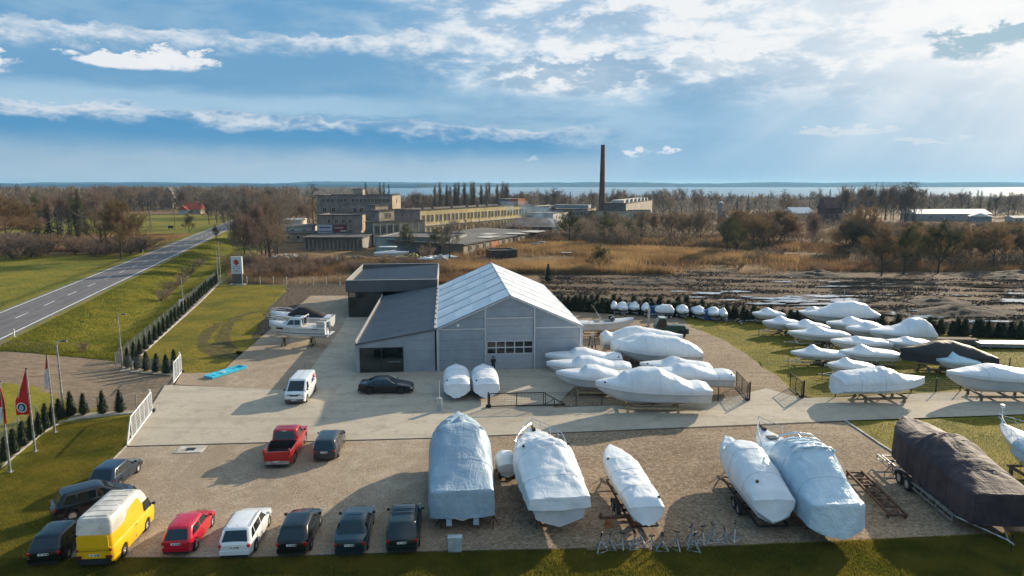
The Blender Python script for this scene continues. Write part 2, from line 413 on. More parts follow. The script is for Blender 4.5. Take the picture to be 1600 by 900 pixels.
def f_gravel(x, v):
    big = x.noise(v, 0.12, 5, 0.6, 0.8); mid = x.noise(v, 0.9, 6, 0.65); vo = x.voro(v, 20.0, out='Color'); sp = x.sep(vo)[0]
    fin = x.noise(v, 9.0, 6, 0.8)
    c_ = x.mix(x.smooth(big, 0.38, 0.62), (0.36, 0.275, 0.19), (0.455, 0.37, 0.275))
    c_ = x.mix(x.smooth(mid, 0.42, 0.62), x.mix(0.35, c_, (0.20, 0.135, 0.085)), c_)
    c_ = x.mix(x.mul(x.smooth(sp, 0.55, 1.0), 0.55), c_, (0.55, 0.48, 0.39)); c_ = x.mix(x.mul(x.smooth(sp, 0.30, 0.0), 0.7), c_, (0.10, 0.075, 0.055))
    c_ = x.mix(x.mul(x.smooth(fin, 0.45, 0.62), 0.40), c_, (0.17, 0.12, 0.08))
    lane = x.noise(x.vscale(v, (0.30, 0.07, 1)), 1.0, 5, 0.6, 1.0)
    c_ = x.mix(x.mul(x.smooth(lane, 0.50, 0.60), 0.50), c_, (0.26, 0.20, 0.145))
    return c_, x.add(fin, sp)
def f_brown(x, v):
    big = x.noise(v, 0.14, 5, 0.6, 0.8); tr = x.noise(x.vscale(v, (0.12, 0.9, 1)), 1.0, 6, 0.65, 0.5); vo = x.voro(v, 8.0, out='Color'); sp = x.sep(vo)[0]
    fin = x.noise(v, 4.0, 6, 0.8)
    c_ = x.mix(x.smooth(big, 0.35, 0.62), (0.25, 0.175, 0.11), (0.345, 0.255, 0.17))
    c_ = x.mix(x.smooth(tr, 0.44, 0.6), x.mix(0.4, c_, (0.13, 0.088, 0.055)), c_)
    c_ = x.mix(x.mul(x.smooth(sp, 0.5, 1.0), 0.5), c_, (0.45, 0.37, 0.28)); c_ = x.mix(x.mul(x.smooth(sp, 0.35, 0.0), 0.6), c_, (0.09, 0.065, 0.045))
    c_ = x.mix(x.mul(x.smooth(fin, 0.45, 0.62), 0.45), c_, (0.14, 0.10, 0.065))
    return c_, x.add(fin, sp)
def f_lot(x, v):
    a, h = f_gravel(x, v); b, h2 = f_brown(x, v); s_ = x.sep(v)
    f = x.smooth(x.add(s_[0], x.add(x.mul(x.sub(x.noise(v, 0.25, 6, 0.7), 0.5), 14.0), x.mul(x.sub(s_[1], 42.0), -0.25))), -8.0, 1.0)
    return x.mix(f, a, b), h
def f_paver(x, v):
    big = x.noise(v, 0.10, 5, 0.6, 0.6); mid = x.noise(v, 0.8, 6, 0.65)
    br = x.n.new('ShaderNodeTexBrick'); x.put(br.inputs['Vector'], v); br.inputs['Scale'].default_value = 1.0
    br.inputs['Brick Width'].default_value = 0.20; br.inputs['Row Height'].default_value = 0.10; br.inputs['Mortar Size'].default_value = 0.006
    br.inputs['Color1'].default_value = (0.54, 0.475, 0.385, 1); br.inputs['Color2'].default_value = (0.46, 0.40, 0.315, 1); br.inputs['Mortar'].default_value = (0.20, 0.18, 0.15, 1)
    c_ = x.mix(x.smooth(big, 0.36, 0.64), x.mix(0.35, br.outputs[0], (0.30, 0.26, 0.20)), br.outputs[0])
    c_ = x.mix(x.mul(x.smooth(mid, 0.48, 0.68), 0.42), c_, (0.24, 0.205, 0.165))
    tr = x.noise(x.vscale(v, (0.05, 0.7, 1)), 1.0, 4, 0.6, 0.3)
    c_ = x.mix(x.mul(x.smooth(tr, 0.52, 0.62), 0.22), c_, (0.20, 0.17, 0.13))
    return c_, x.mul(br.outputs[1], -1.0)
def f_asph(x, v):
    s_ = x.sep(v); lat = x.mul(x.add(s_[0], x.add(x.mul(s_[1], 0.2767), 64.9 - 26.785)), 0.9638)
    mid = x.noise(v, 0.5, 6, 0.7); fin = x.noise(v, 8, 4, 0.8)
    c_ = x.mix(x.smooth(mid, 0.3, 0.7), (0.125, 0.115, 0.115), (0.175, 0.165, 0.165))
    w_ = x.m('COSINE', x.mul(x.add(lat, 0.9), 2 * math.pi / 1.75))
    c_ = x.mix(x.smooth(w_, 0.0, 1.0, 0.0, 0.35), c_, (0.235, 0.22, 0.215))
    return x.mix(x.mul(fin, 0.3), c_, (0.07, 0.065, 0.065)), fin
lawn_m = sheetmat('mown_lawn', f_lawn, bump=0.8, dist=0.06); gravel_m = sheetmat('tan_gravel', f_lot, bump=0.5, dist=0.04)
brown_m = sheetmat('brown_gravel', f_brown, bump=0.6, dist=0.05); paver_m = sheetmat('concrete_pavers', f_paver, bump=0.2, dist=0.01)
asph_m = sheetmat('worn_asphalt', f_asph, rough=0.75, bump=0.2)
soil_m = sheetmat('dark_soil', lambda x, v: (x.mix(x.smooth(x.noise(v, 1.6, 7, 0.7), 0.4, 0.62), (0.05, 0.036, 0.026), (0.15, 0.105, 0.065)), x.noise(v, 3, 6, 0.7)), bump=0.8, dist=0.1)
track_m = sheetmat('mud_track', lambda x, v: (x.mix(x.smooth(x.noise(v, 1.3, 7, 0.7), 0.40, 0.60), (0.065, 0.048, 0.025), (0.135, 0.110, 0.035)), x.noise(v, 3, 6, 0.7)), bump=0.8, dist=0.1)
white_line = mat('road_marking', (0.72, 0.71, 0.68), 0.7, var=0.15, scale=2)
concrete_m = mat('concrete', (0.46, 0.43, 0.38), 0.85, var=0.18, scale=1.5, bump=0.15)
pebble_m = mat('pale_pebbles', (0.50, 0.44, 0.36), 0.9, scale=14, color2=(0.22, 0.18, 0.13), bump=0.6)

def sheet(name, pts, z, m_, raw=False, jag=0.0, label=None, seed=1):
    P = [Vector(p) if raw else G(*p) for p in pts]
    if jag:
        rnd = random.Random(seed); Q = []
        for a, b in zip(P, P[1:] + P[:1]):
            n = max(1, int((b - a).length / 1.2)); nn = Vector((-(b - a).y, (b - a).x, 0)).normalized()
            for k in range(n): Q.append(a.lerp(b, k / n) + nn * rnd.uniform(-jag, jag))
        P = Q
    from mathutils.geometry import tessellate_polygon
    tris = []
    for t_ in tessellate_polygon([[Vector((p.x, p.y, 0)) for p in P]]):
        q = [P[i] for i in t_]; cz = (q[1].x - q[0].x) * (q[2].y - q[0].y) - (q[1].y - q[0].y) * (q[2].x - q[0].x)
        tris.append(tuple(t_) if cz > 0 else tuple(reversed(t_)))
    me_ = bpy.data.meshes.new(name); me_.from_pydata([(p.x, p.y, z) for p in P], [], tris)
    me_.materials.append(m_); o = inst(name, me_)
    return tag(o, kind='structure', label=label)

sheet('lawn', [(225, 583), (216, 558), (343, 443), (452, 446), (448, 456), (418, 484), (402, 530), (360, 566), (344, 582), (282, 584)], 0.004, lawn_m, jag=0.12, label='mown lawn with dark wheel tracks inside the upper fence')
sheet('lawn', [(-160, 800), (0, 727), (64, 676), (97, 657), (215, 645), (200, 696), (113, 782), (40, 872), (0, 930), (-200, 990)], 0.004, lawn_m, jag=0.1, label='mown lawn between the flagpoles and the parked cars')
fg = [(-1200, 871), (40, 872), (400, 871), (672, 862), (1150, 852), (1420, 840), (1650, 826), (2300, 800)]
P_ = [G(*p) for p in fg] + [Vector((90, 5, 0)), Vector((-90, 5, 0))]
sheet('grass_verge', P_, 0.006, lawn_m, raw=True, jag=0.15, label='grass verge in front of the parked cars')
sheet('lawn', [(1060, 497), (1180, 488), (1400, 512), (1700, 525), (1700, 622), (1500, 611), (1305, 620), (1254, 620), (1226, 600), (1182, 566), (1130, 532), (1078, 511)], 0.005, lawn_m, jag=0.5, label='lawn under the trailered boats')
sheet('lawn', [(1330, 661), (1700, 645), (1720, 850), (1378, 697)], 0.0075, lawn_m, jag=0.25, label='grass beside the long kerb')
sheet('bare_soil', [(448, 444), (553, 441), (553, 463), (485, 462), (400, 533), (392, 530), (418, 484), (448, 456)], 0.008, soil_m, jag=0.4, label='dark bare soil beside the lawn')
sheet('gravel_strip', [(283, 583), (346, 582), (361, 567), (402, 532), (485, 462), (552, 462), (552, 476), (534, 513), (486, 578), (462, 611), (400, 608), (274, 601)], 0.012, gravel_m, label='tan gravel strip where two boats stand')
sheet('gravel_lot', [(197, 696), (680, 684), (1321, 658), (1378, 696), (1650, 828), (1420, 840), (1150, 852), (672, 862), (400, 871), (60, 875), (40, 872), (113, 782)], 0.012, gravel_m, label='tan gravel car park')
sheet('sand_yard', [(866, 636), (904, 600), (904, 560), (880, 486), (955, 491), (1060, 496), (1082, 511), (1132, 532), (1184, 566), (1228, 600), (1250, 622), (1197, 611), (1105, 629)], 0.016, sheetmat('sandy_gravel', f_brown, bump=0.5), jag=0.25, label='sandy gravel yard right of the hall')
sheet('paved_yard', [(258, 601.5), (445, 609.5), (460, 610), (485, 577), (534, 512), (552, 475), (560, 455), (690, 452), (905, 560), (903, 600), (864, 637), (1105, 630), (1197, 607), (1250, 622), (1305, 621), (1500, 612), (1700, 604), (1700, 644), (1330, 657), (680, 684), (197, 697)], 0.020, paver_m, label='paved yard and lane of small beige concrete blocks')

def strip(name, pts, w, z, m_, label=None, wn=0.0, parent=None, seed=0, raw=False, zf=None):
    P = [Vector(p) if raw else G(*p) for p in pts]
    Q = []
    for i in range(len(P) - 1):
        p0, p1, p2, p3 = P[max(i - 1, 0)], P[i], P[i + 1], P[min(i + 2, len(P) - 1)]
        for k in range(6 if len(P) > 2 else 1):
            t = k / 6; Q.append(0.5 * ((2 * p1) + (p2 - p0) * t + (2 * p0 - 5 * p1 + 4 * p2 - p3) * t * t + (3 * p1 - p0 - 3 * p2 + p3) * t ** 3))
    Q.append(P[-1]); rnd = random.Random(seed); mb = MB(); vs_ = []
    for i, q in enumerate(Q):
        d = (Q[min(i + 1, len(Q) - 1)] - Q[max(i - 1, 0)]); d.z = 0; d.normalize(); n = Vector((-d.y, d.x, 0))
        ww = w / 2 * (1 + rnd.uniform(-wn, wn))
        zz = z if zf is None else zf(q)
        vs_ += [(q.x + n.x * ww, q.y + n.y * ww, zz), (q.x - n.x * ww, q.y - n.y * ww, zz)]
    mb.add(vs_, [(2 * i + 1, 2 * i + 3, 2 * i + 2, 2 * i) for i in range(len(Q) - 1)])
    o = mb.build(name, m_, parent)
    if parent is None: tag(o, kind='structure', label=label)
    return o
strip('wheel_track', [(398, 487), (369, 497), (352, 515), (349, 533), (366, 549), (392, 550)], 1.5, 0.0085, track_m, 'dark muddy wheel track curving over the lawn', 0.3, seed=1)
strip('wheel_track', [(345, 504), (325, 519), (317, 536), (330, 551), (352, 559), (380, 553)], 1.4, 0.0095, track_m, 'outer dark muddy wheel track on the lawn', 0.3, seed=2)
strip('wheel_track', [(340, 535), (352, 546), (372, 556), (392, 548)], 2.6, 0.0105, track_m, 'churned mud where the wheel tracks meet', 0.3, seed=3)

# kerbs: real raised edges
def kerb(pts, w=0.10, h=0.10, m_=concrete_m, label='pale concrete kerb', z0=0.0):
    P = [G(*p) for p in pts]; mb = MB()
    for a, b in zip(P[:-1], P[1:]):
        d = b - a; mb.box(((a.x + b.x) / 2, (a.y + b.y) / 2, z0 + h / 2), (d.length, w, h), rz=math.atan2(d.y, d.x))
    return tag(mb.build('kerb', m_), kind='structure', label=label)
kerb([(219, 556), (315, 470), (343, 442)], 0.25, 0.10, label='pale kerb along the thuja bed of the upper lawn')
kerb([(0, 733), (66, 678), (96, 660), (150, 650), (214, 646)], 0.18, 0.10, label='pale kerb round the thuja bed by the flagpoles')
kerb([(1321, 658.5), (1378, 696.5), (1450, 742)], 0.14, 0.10, label='pale kerb between gravel and grass on the right')
kerb([(197, 698), (680, 685)], 0.10, 0.05, darksteel and mat('dark_joint', (0.10, 0.085, 0.07), 0.9), label='dark kerb edge of the paved yard')
kerb([(680, 685), (1321, 659)], 0.10, 0.05, MATS['dark_joint'], label='dark kerb edge below the middle of the paved lane')
kerb([(197, 698), (150, 745), (113, 783)], 0.10, 0.06, label='thin kerb between lawn and car park')
kerb([(40, 873), (400, 872), (672, 863), (915, 858)], 0.08, 0.06, MATS['dark_joint'], label='low dark kerb in front of the parked cars')
sheet('pebble_bed', [(-40, 765), (0, 728), (64, 675), (94, 658), (214, 645.5), (214, 641), (90, 648), (56, 664), (0, 706), (-40, 735)], 0.009, pebble_m, label='pebble bed under the thujas by the flagpoles')
sheet('pebble_bed', [(218, 557), (343, 442), (338, 440), (208, 552), (186, 570), (188, 580), (270, 587), (272, 582), (224, 577)], 0.009, pebble_m, label='pebble bed under the thujas of the upper lawn')
# manhole slab
t = thing('manhole_cover', 'square concrete manhole slab with dark grate at the edge of the paved yard', 'manhole', G(298, 703))
MB().box((0, 0, 0.03), (1.9, 1.3, 0.06)).build('slab', concrete_m, t, rz=R(5.5)); MB().box((0, 0, 0.066), (0.65, 0.5, 0.02)).build('grate', darksteel, t, rz=R(5.5))

# main road
def road_strip(name, off0, off1, y0, y1, z, m_, parent=None, n=60):
    vs_ = []
    for i in range(n + 1):
        Y = y0 + (y1 - y0) * i / n; x0 = road_edge_x(Y)
        vs_ += [(x0 + off0 / 0.9638, Y, z), (x0 + off1 / 0.9638, Y, z)]
    return MB().add(vs_, [(2 * i, 2 * i + 1, 2 * i + 3, 2 * i + 2) for i in range(n)]).build(name, m_, parent)
road = road_strip('main_road', -8.0, 0.55, -60, 900, ROADZ + 0.012, asph_m)
tag(road, kind='structure', label='grey two lane asphalt road running away on a low embankment')
road_strip('edge_line', -0.16, 0.10, 20, 620, ROADZ + 0.018, white_line, road)
road_strip('edge_line', -7.50, -7.28, 20, 620, ROADZ + 0.018, white_line, road)
dm = None
for k in range(36):
    y0 = 52 + k * 9.6
    mb = road_strip('lane_marking', -3.78, -3.60, y0, y0 + 4.2, ROADZ + 0.018, white_line, road, n=1)

# puddles in the mud: flat water, real level surfaces with ragged outlines
pud = bpy.data.materials.new('puddle_water'); pud.use_nodes = True
_b = pud.node_tree.nodes['Principled BSDF']; _b.inputs['Base Color'].default_value = (0.10, 0.09, 0.075, 1); _b.inputs['Roughness'].default_value = 0.08; _b.inputs['IOR'].default_value = 1.6
_b.inputs['Coat Weight'].default_value = 1.0; _b.inputs['Coat Roughness'].default_value = 0.03
_x = NT(pud.node_tree); _x.put(_b.inputs['Normal'], _x.bump(_x.noise(_x.coord('Object'), 3.0, 3), 0.06, 0.02))
rnd = random.Random(11)
def puddle(px, py, wpx, dep, z=0.125):
    c_ = G(px, py, z); w = wpx / FPX * c_.y * 1.25; dep *= 1.35
    pts = []; n = 40
    for k in range(n):
        a = 2 * math.pi * k / n; r = 1 + 0.9 * mnoise.noise(Vector((math.cos(a) * 1.6 + px, math.sin(a) * 1.6, py))) + 0.6 * mnoise.noise(Vector((math.cos(a) * 5 + px, math.sin(a) * 5, py)))
        pts.append((c_.x + math.cos(a) * w / 2 * r, c_.y + math.sin(a) * dep / 2 * r, z))
    o = MB().add(pts, [tuple(range(n))]).build('puddle', pud)
    tag(o, kind='structure', label='sky reflecting puddle in the rutted mud')
for a in [(1245, 470, 60, 2.2), (1330, 469, 75, 3.2), (1290, 462, 50, 1.6), (1240, 463, 22, 1.0), (1380, 489, 70, 1.6), (1345, 478, 40, 1.2), (1450, 494, 55, 1.4), (1110, 458, 36, 2.0), (1150, 455, 28, 2.0), (1165, 463, 14, .8), (1200, 474, 45, 1.2),
          (1570, 447, 70, 2.4), (1540, 445, 30, 1.4), (1590, 470, 60, 2.2), (1535, 502, 50, 1.2), (1380, 443, 30, 1.4), (1410, 447, 22, 1.0), (1330, 440, 40, 1.3), (1300, 430, 26, 1.4), (1460, 466, 30, .9), (1505, 461, 26, .9), (1430, 485, 36, .7),
          (1370, 455, 20, .9), (1225, 440, 30, 1.0), (1600, 436, 40, 1.3), (1180, 485, 26, .7), (1085, 464, 26, .6), (1405, 475, 24, .7), (1350, 434, 26, .8), (1270, 480, 40, .7), (1480, 478, 22, .6), (1215, 466, 70, 1.8), (1300, 475, 90, 1.2), (1345, 462, 36, 1.0), (1555, 453, 50, 1.2), (1585, 458, 44, 1.4), (1420, 436, 34, 1.0), (1500, 440, 40, 1.0), (1395, 460, 30, .8), (1420, 463, 18, .6), (1140, 468, 30, .7), (1060, 455, 20, .5), (1465, 449, 26, .7), (1310, 447, 44, 1.0), (1275, 438, 20, .8), (1360, 446, 20, .7)]: puddle(*a)
mudm = mat('dug_earth', (0.13, 0.09, 0.06), 0.95, color2=(0.05, 0.036, 0.027), scale=1.2, bump=0.8, bdist=0.15)
moundm = mat('damp_spoil', (0.075, 0.050, 0.034), 0.95, color2=(0.03, 0.022, 0.017), scale=1.2, bump=0.8, bdist=0.15)
def mound(px, py, w, h, d, label):
    c_ = G(px, py); n = 26; vs_ = []; fs = []
    for i in range(n + 1):
        for j_ in range(n + 1):
            u, v_ = i / n * 2 - 1, j_ / n * 2 - 1; r = math.hypot(u, v_)
            e = max(0, 1 - r) ** 0.8; q = 0.35 * mnoise.noise(Vector((u * 3 + px, v_ * 3, 1))) + 0.15 * mnoise.noise(Vector((u * 9 + px, v_ * 9, 1)))
            vs_.append((u * w / 2, v_ * d / 2, .5 * max(-0.05, h * e * (1 + q) + 0.25 * q * (e > 0) - 0.03)))
    for i in range(n):
        for j_ in range(n):
            a = i * (n + 1) + j_; fs.append((a, a + n + 1, a + n + 2, a + 1))
    o = MB().add(vs_, fs).build('earth_mound', moundm, None, 60, loc=c_); tag(o, label, 'mound', 'heaps of dug earth along the muddy field')
for a in [(1277, 431, 14, 2.3, 8, 'dark heap of dug earth at the left end of the tree line'), (1468, 472, 10, 1.5, 6, 'long dark earth heap in the middle of the puddles'), (1500, 488, 13, 2.4, 8, 'largest dark earth heap among the puddles behind the boats'), (1540, 486, 9, 1.3, 6, 'low earth heap just right of the largest one'),
          (1000, 441, 11, 1.3, 6, 'low dark heap below the reeds behind the hall'), (1028, 440, 10, 1.6, 6, 'dark heap below the reeds, middle of three'), (1060, 439, 8, 1.2, 5, 'small dark heap below the reeds, right of the other two'), (1535, 430, 14, 1.8, 7, 'dark earth heap in front of the bare trees at right'), (1575, 433, 14, 1.9, 7, 'rightmost earth heap in front of the bare trees'),
          (1590, 428, 12, 1.9, 7, 'earth heap behind the rightmost one')]: mound(*a)

# lake and far shore
lake_m = bpy.data.materials.new('lake_water'); lake_m.use_nodes = True; _b = lake_m.node_tree.nodes['Principled BSDF']
_b.inputs['Base Color'].default_value = (0.10, 0.16, 0.20, 1); _b.inputs['Roughness'].default_value = 0.22
_x = NT(lake_m.node_tree); _x.put(_b.inputs['Normal'], _x.bump(_x.noise(_x.vscale(_x.coord('Object'), (1, 0.4, 1)), 0.25, 5), 0.35, 0.5))
tag(MB().add([(-9000, 700, -2.0), (9000, 700, -2.0), (12000, 12000, -2.0), (-12000, 12000, -2.0)], [(0, 1, 2, 3)]).build('lake', lake_m), kind='structure', label='wide pale lake below the horizon')
hill_m = mat('hazed_far_forest', (0.004, 0.065, 0.135), 0.95, var=0.3, scale=0.02, spec=0.0)  # blue distance haze put into the base colour
def ridge(name, x0, x1, y, hbase, amp, seed, dep=900, label=''):
    n = 400; vs_ = []; fs = []; rows = [(-0.12, 0.0), (-0.10, 0.55), (0.0, 0.75), (0.3, 1.0), (1.0, 0.9), (1.3, 0)]
    for i in range(n + 1):
        X = x0 + (x1 - x0) * i / n
        hh = hbase + amp * mnoise.fractal(Vector((X * 0.0009, seed, 0)), 0.9, 2.1, 5) + 1.8 * mnoise.noise(Vector((X * 0.03, seed, 0)))
        for (d, k) in rows: vs_.append((X, y + d * dep + 200 * math.sin(X * 0.0007 + seed), -3 + (hh + 3) * k + (0 if k in (0,) else 2.0 * mnoise.noise(Vector((X * 0.05, d * 7, seed))))))
    m_ = len(rows)
    for i in range(n):
        for k in range(m_ - 1): fs.append((i * m_ + k, (i + 1) * m_ + k, (i + 1) * m_ + k + 1, i * m_ + k + 1))
    tag(MB().add(vs_, fs).build(name, hill_m, None, 30), kind='structure', label=label)
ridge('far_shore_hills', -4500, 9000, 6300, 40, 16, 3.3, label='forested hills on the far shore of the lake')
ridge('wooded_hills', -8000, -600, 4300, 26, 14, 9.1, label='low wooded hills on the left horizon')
# ================================================================== SHOWROOM AND HALL
YR = R(5.5)                                                   # the yard's own turn
hall_front = Vector((-0.2, 69.0, 0))
panel_m = mat('grey_sandwich_panel', (0.30, 0.335, 0.375), 0.5, 0.2, var=0.06, scale=0.6, bump=0.03)
alu_m = mat('white_aluminium', (0.56, 0.57, 0.59), 0.4, 0.3, var=0.05)
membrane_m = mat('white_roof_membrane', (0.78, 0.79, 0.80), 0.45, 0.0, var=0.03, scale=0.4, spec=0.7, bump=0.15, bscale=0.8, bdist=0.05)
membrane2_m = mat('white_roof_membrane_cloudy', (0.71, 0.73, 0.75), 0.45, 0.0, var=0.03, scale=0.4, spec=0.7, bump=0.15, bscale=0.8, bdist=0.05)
seam_m = mat('roof_seam', (0.26, 0.30, 0.36), 0.5, 0.3)
roof_m = mat('slate_blue_sheet', (0.12, 0.135, 0.155), 0.42, 0.5, var=0.08, scale=0.5)
fascia_m = mat('dark_grey_fascia', (0.10, 0.105, 0.115), 0.5, 0.4, var=0.06, scale=0.5)
lightcap_m = mat('pale_parapet_sheet', (0.48, 0.47, 0.44), 0.5, 0.3, var=0.08)
showglass = mat('showroom_glass', (0.012, 0.02, 0.022), 0.04, 0.0, var=0.4, scale=0.7, spec=0.9)
frame_m = mat('anthracite_frame', (0.04, 0.045, 0.05), 0.4, 0.4)
slab_m = mat('sectional_door_panel', (0.37, 0.40, 0.44), 0.45, 0.2, var=0.04)

hall = thing('boat_hall', 'large hall with white membrane gable roof and grey panel front beside the showroom', 'hall', hall_front, YR)
HW, HL, HE, HP = 7.45, 29.6, 4.5, 7.75
def hz(x): return HE + (HP - HE) * (1 - abs(x) / HW)
# side and back walls
MB().box((-HW + 0.06, HL / 2, HE / 2), (0.12, HL - 0.3, HE)).build('side_wall', panel_m, hall)
MB().box((HW - 0.06, HL / 2, HE / 2), (0.12, HL - 0.3, HE)).build('side_wall', panel_m, hall)
MB().slab([(-HW, HL, 0), (-HW, HL, HE), (0, HL, HP), (HW, HL, HE), (HW, HL, 0)], 0.1).build('back_wall', panel_m, hall)
# the front: horizontal panels, recessed joints of 12 mm
DX0, DX1, DT = -2.45, 2.45, 5.35                              # door opening
def front_panel(x0, x1, z0, z1):
    z0 += 0.008; z1 -= 0.008
    top = [(x0, min(z1, hz(x0) - 0.05)), (x1, min(z1, hz(x1) - 0.05))]
    xs = [x0, x1]
    pl = [(x0, z0), (x1, z0)]
    if top[1][1] > z0: pl.append((x1, top[1][1]))
    # where the gable line crosses the top edge
    for xx in ((1 if x1 > 0 else -1) * HW * (1 - (z1 + 0.05 - HE) / (HP - HE)),):
        if z1 > HE - 0.05 and x0 < xx < x1: pl.append((xx, z1))
    if x0 < 0 < x1 and z1 > HP - .05: pl.append((0, HP - .05))
    if top[0][1] > z0: pl.append((x0, top[0][1]))
    if len(pl) < 3: return
    n = len(pl); y0, y1 = 0.0, 0.10
    if top[1][1] <= z0 or top[0][1] <= z0:                     # clip a panel wholly cut by the slope
        xc = (1 if x1 > 0 else -1) * HW * (1 - (z0 + 0.05 - HE) / (HP - HE))
        pl = [(min(x0, x1) if top[0][1] > z0 else xc, z0), (x1 if top[1][1] > z0 else xc, z0)] + pl[2:]
        n = len(pl)
    vs_ = [(p[0], y0, p[1]) for p in pl] + [(p[0], y1, p[1]) for p in pl]
    fs = [tuple(range(n)), tuple(range(2 * n - 1, n - 1, -1))] + [(i, n + i, n + (i + 1) % n, (i + 1) % n) for i in range(n)]
    MB().add(vs_, fs).build('wall_panel', panel_m, hall)
for x0, x1 in ((-HW + 0.14, DX0 - 0.16), (DX1 + 0.16, HW - 0.14)):
    for k in range(4): front_panel(x0, x1, 0.05 + k * 1.06, 0.05 + (k + 1) * 1.06)
    front_panel(x0, x1, 4.47, 5.45); front_panel(x0, x1, 5.45, 6.6)
front_panel(DX0 - 0.02, DX1 + 0.02, 5.56, 6.6)
front_panel(DX0 - 0.02, DX1 + 0.02, 6.6, 7.9)
MB().box((0, 0.2, 2.4), (2 * HW - 0.4, 0.1, 4.7)).build('inner_lining', MATS['dark_joint'], hall) if False else None
for x in (-HW + 0.07, DX0 - 0.09, DX1 + 0.09, HW - 0.07):
    MB().box((x, -0.02, hz(x) / 2 - 0.03), (0.16, 0.16, hz(x) - 0.06)).build('post', alu_m, hall)
MB().box(((-HW + DX0) / 2 - 0.02, -0.015, 4.38), (-(-HW) + DX0 - 0.32, 0.13, 0.15)).build('beam', alu_m, hall)
MB().box(((HW + DX1) / 2 + 0.02, -0.015, 4.38), (HW - DX1 - 0.32, 0.13, 0.15)).build('beam', alu_m, hall)
MB().box((0, -0.015, 5.46), (DX1 - DX0, 0.13, 0.16)).build('beam', alu_m, hall)
for sgn in (-1, 1):
    ang = math.atan2(HP - HE, HW)
    ln = math.hypot(HP - HE, HW)
    MB().box((sgn * HW / 2, -0.10, (HE + HP) / 2 - 0.06), (ln, 0.22, 0.13), ry=sgn * ang).build('gable_trim', alu_m, hall)
# roof: six bays by four strips a side; each pillow a panel of its own, sagging a little
bay = HL / 6 + 0.001
for sgn in (-1, 1):
    for b_ in range(6):
        for s_ in range(4):
            n = 6; mb = MB(); vs_ = []; y0, y1 = b_ * bay + 0.06 - 0.15, (b_ + 1) * bay - 0.06 - 0.15 + (0.15 if b_ == 5 else 0)
            f0, f1 = s_ / 4, (s_ + 1) / 4
            for i in range(n + 1):
                for j_ in range(n + 1):
                    f = f0 + (f1 - f0) * i / n; Y = y0 + (y1 - y0) * j_ / n
                    X = sgn * (HW + 0.12) * (1 - f); Z = HE - 0.04 + (HP - HE + 0.04) * f + 0.05
                    Z += 0.075 * math.sin(math.pi * j_ / n) * (1.0 if (s_ + b_) % 2 else 0.4) + 0.02 * mnoise.noise(Vector((X, Y * 0.6, sgn)))
                    vs_.append((X, Y, Z))
            fs = []
            for i in range(n):
                for j_ in range(n):
                    a = i * (n + 1) + j_; q = (a, a + n + 1, a + n + 2, a + 1); fs.append(q if sgn > 0 else q[::-1])
            # sgn>0: outward up
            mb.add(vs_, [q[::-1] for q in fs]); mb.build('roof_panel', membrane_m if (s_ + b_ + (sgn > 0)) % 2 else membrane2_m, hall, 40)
    for b_ in range(7):
        Y = b_ * bay - 0.15 if b_ < 6 else HL
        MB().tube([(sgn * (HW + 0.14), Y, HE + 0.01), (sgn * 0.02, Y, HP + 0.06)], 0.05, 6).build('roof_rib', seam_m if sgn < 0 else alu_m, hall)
MB().tube([(0, -0.15, HP + 0.08), (0, HL, HP + 0.08)], 0.10, 6).build('ridge_cap', alu_m, hall)
for sgn in (-1, 1): MB().box((sgn * (HW + 0.18), HL / 2, HE - 0.06), (0.16, HL, 0.14)).build('gutter', alu_m, hall)
# under-roof liner so the ribs do not let light through
MB().slab([(-HW, 0.12, HE - 0.07), (0, 0.12, HP - 0.07), (0, HL - 0.1, HP - 0.07), (-HW, HL - 0.1, HE - 0.07)], 0.02).build('roof_liner', panel_m, hall)
MB().slab([(0, 0.12, HP - 0.07), (HW, 0.12, HE - 0.07), (HW, HL - 0.1, HE - 0.07), (0, HL - 0.1, HP - 0.07)], 0.02).build('roof_liner', panel_m, hall)
# sectional door
door = MB().box((0, 0.14, DT / 2), (DX1 - DX0 - 0.02, 0.05, DT)).build('sectional_door', slab_m, hall)
for k, (z0, z1) in enumerate([(0.04, 1.62), (3.0, 3.78), (3.8, 4.58), (4.6, 5.36)]):
    MB().box((0, 0.10, (z0 + z1) / 2), (DX1 - DX0 - 0.04, 0.05, z1 - z0 - 0.02)).build('door_panel', slab_m, door)
for r_ in range(2):
    z0 = 1.64 + r_ * 0.68
    for c_ in range(6):
        xx = DX0 + 0.05 + c_ * (DX1 - DX0 - 0.1) / 5
        MB().box((xx, 0.10, z0 + 0.33), (0.11, 0.05, 0.66)).build('mullion', alu_m, door)
        if c_ < 5: MB().box((xx + (DX1 - DX0 - 0.1) / 10, 0.113, z0 + 0.33), ((DX1 - DX0 - 0.1) / 5 - 0.12, 0.02, 0.54)).build('pane', showglass, door)
    MB().box((0, 0.095, z0 + 0.02), (DX1 - DX0 - 0.1, 0.05, 0.11)).build('rail', alu_m, door)
MB().box((0, 0.095, 1.64 + 1.36), (DX1 - DX0 - 0.1, 0.05, 0.09)).build('rail', alu_m, door)
MB().box((-5.35, -0.07, 4.78), (0.25, 0.12, 0.3)).build('lamp_box', whitepaint, hall)
MB().tube([(-HW - 0.05, -0.16, 4.4), (-HW - 0.05, -0.16, 0.05)], 0.06, 8).build('downpipe', alu_m, hall)
MB().tube([(HW + 0.06, -0.12, 4.4), (HW + 0.06, -0.12, 0.05)], 0.06, 8).build('downpipe', alu_m, hall)

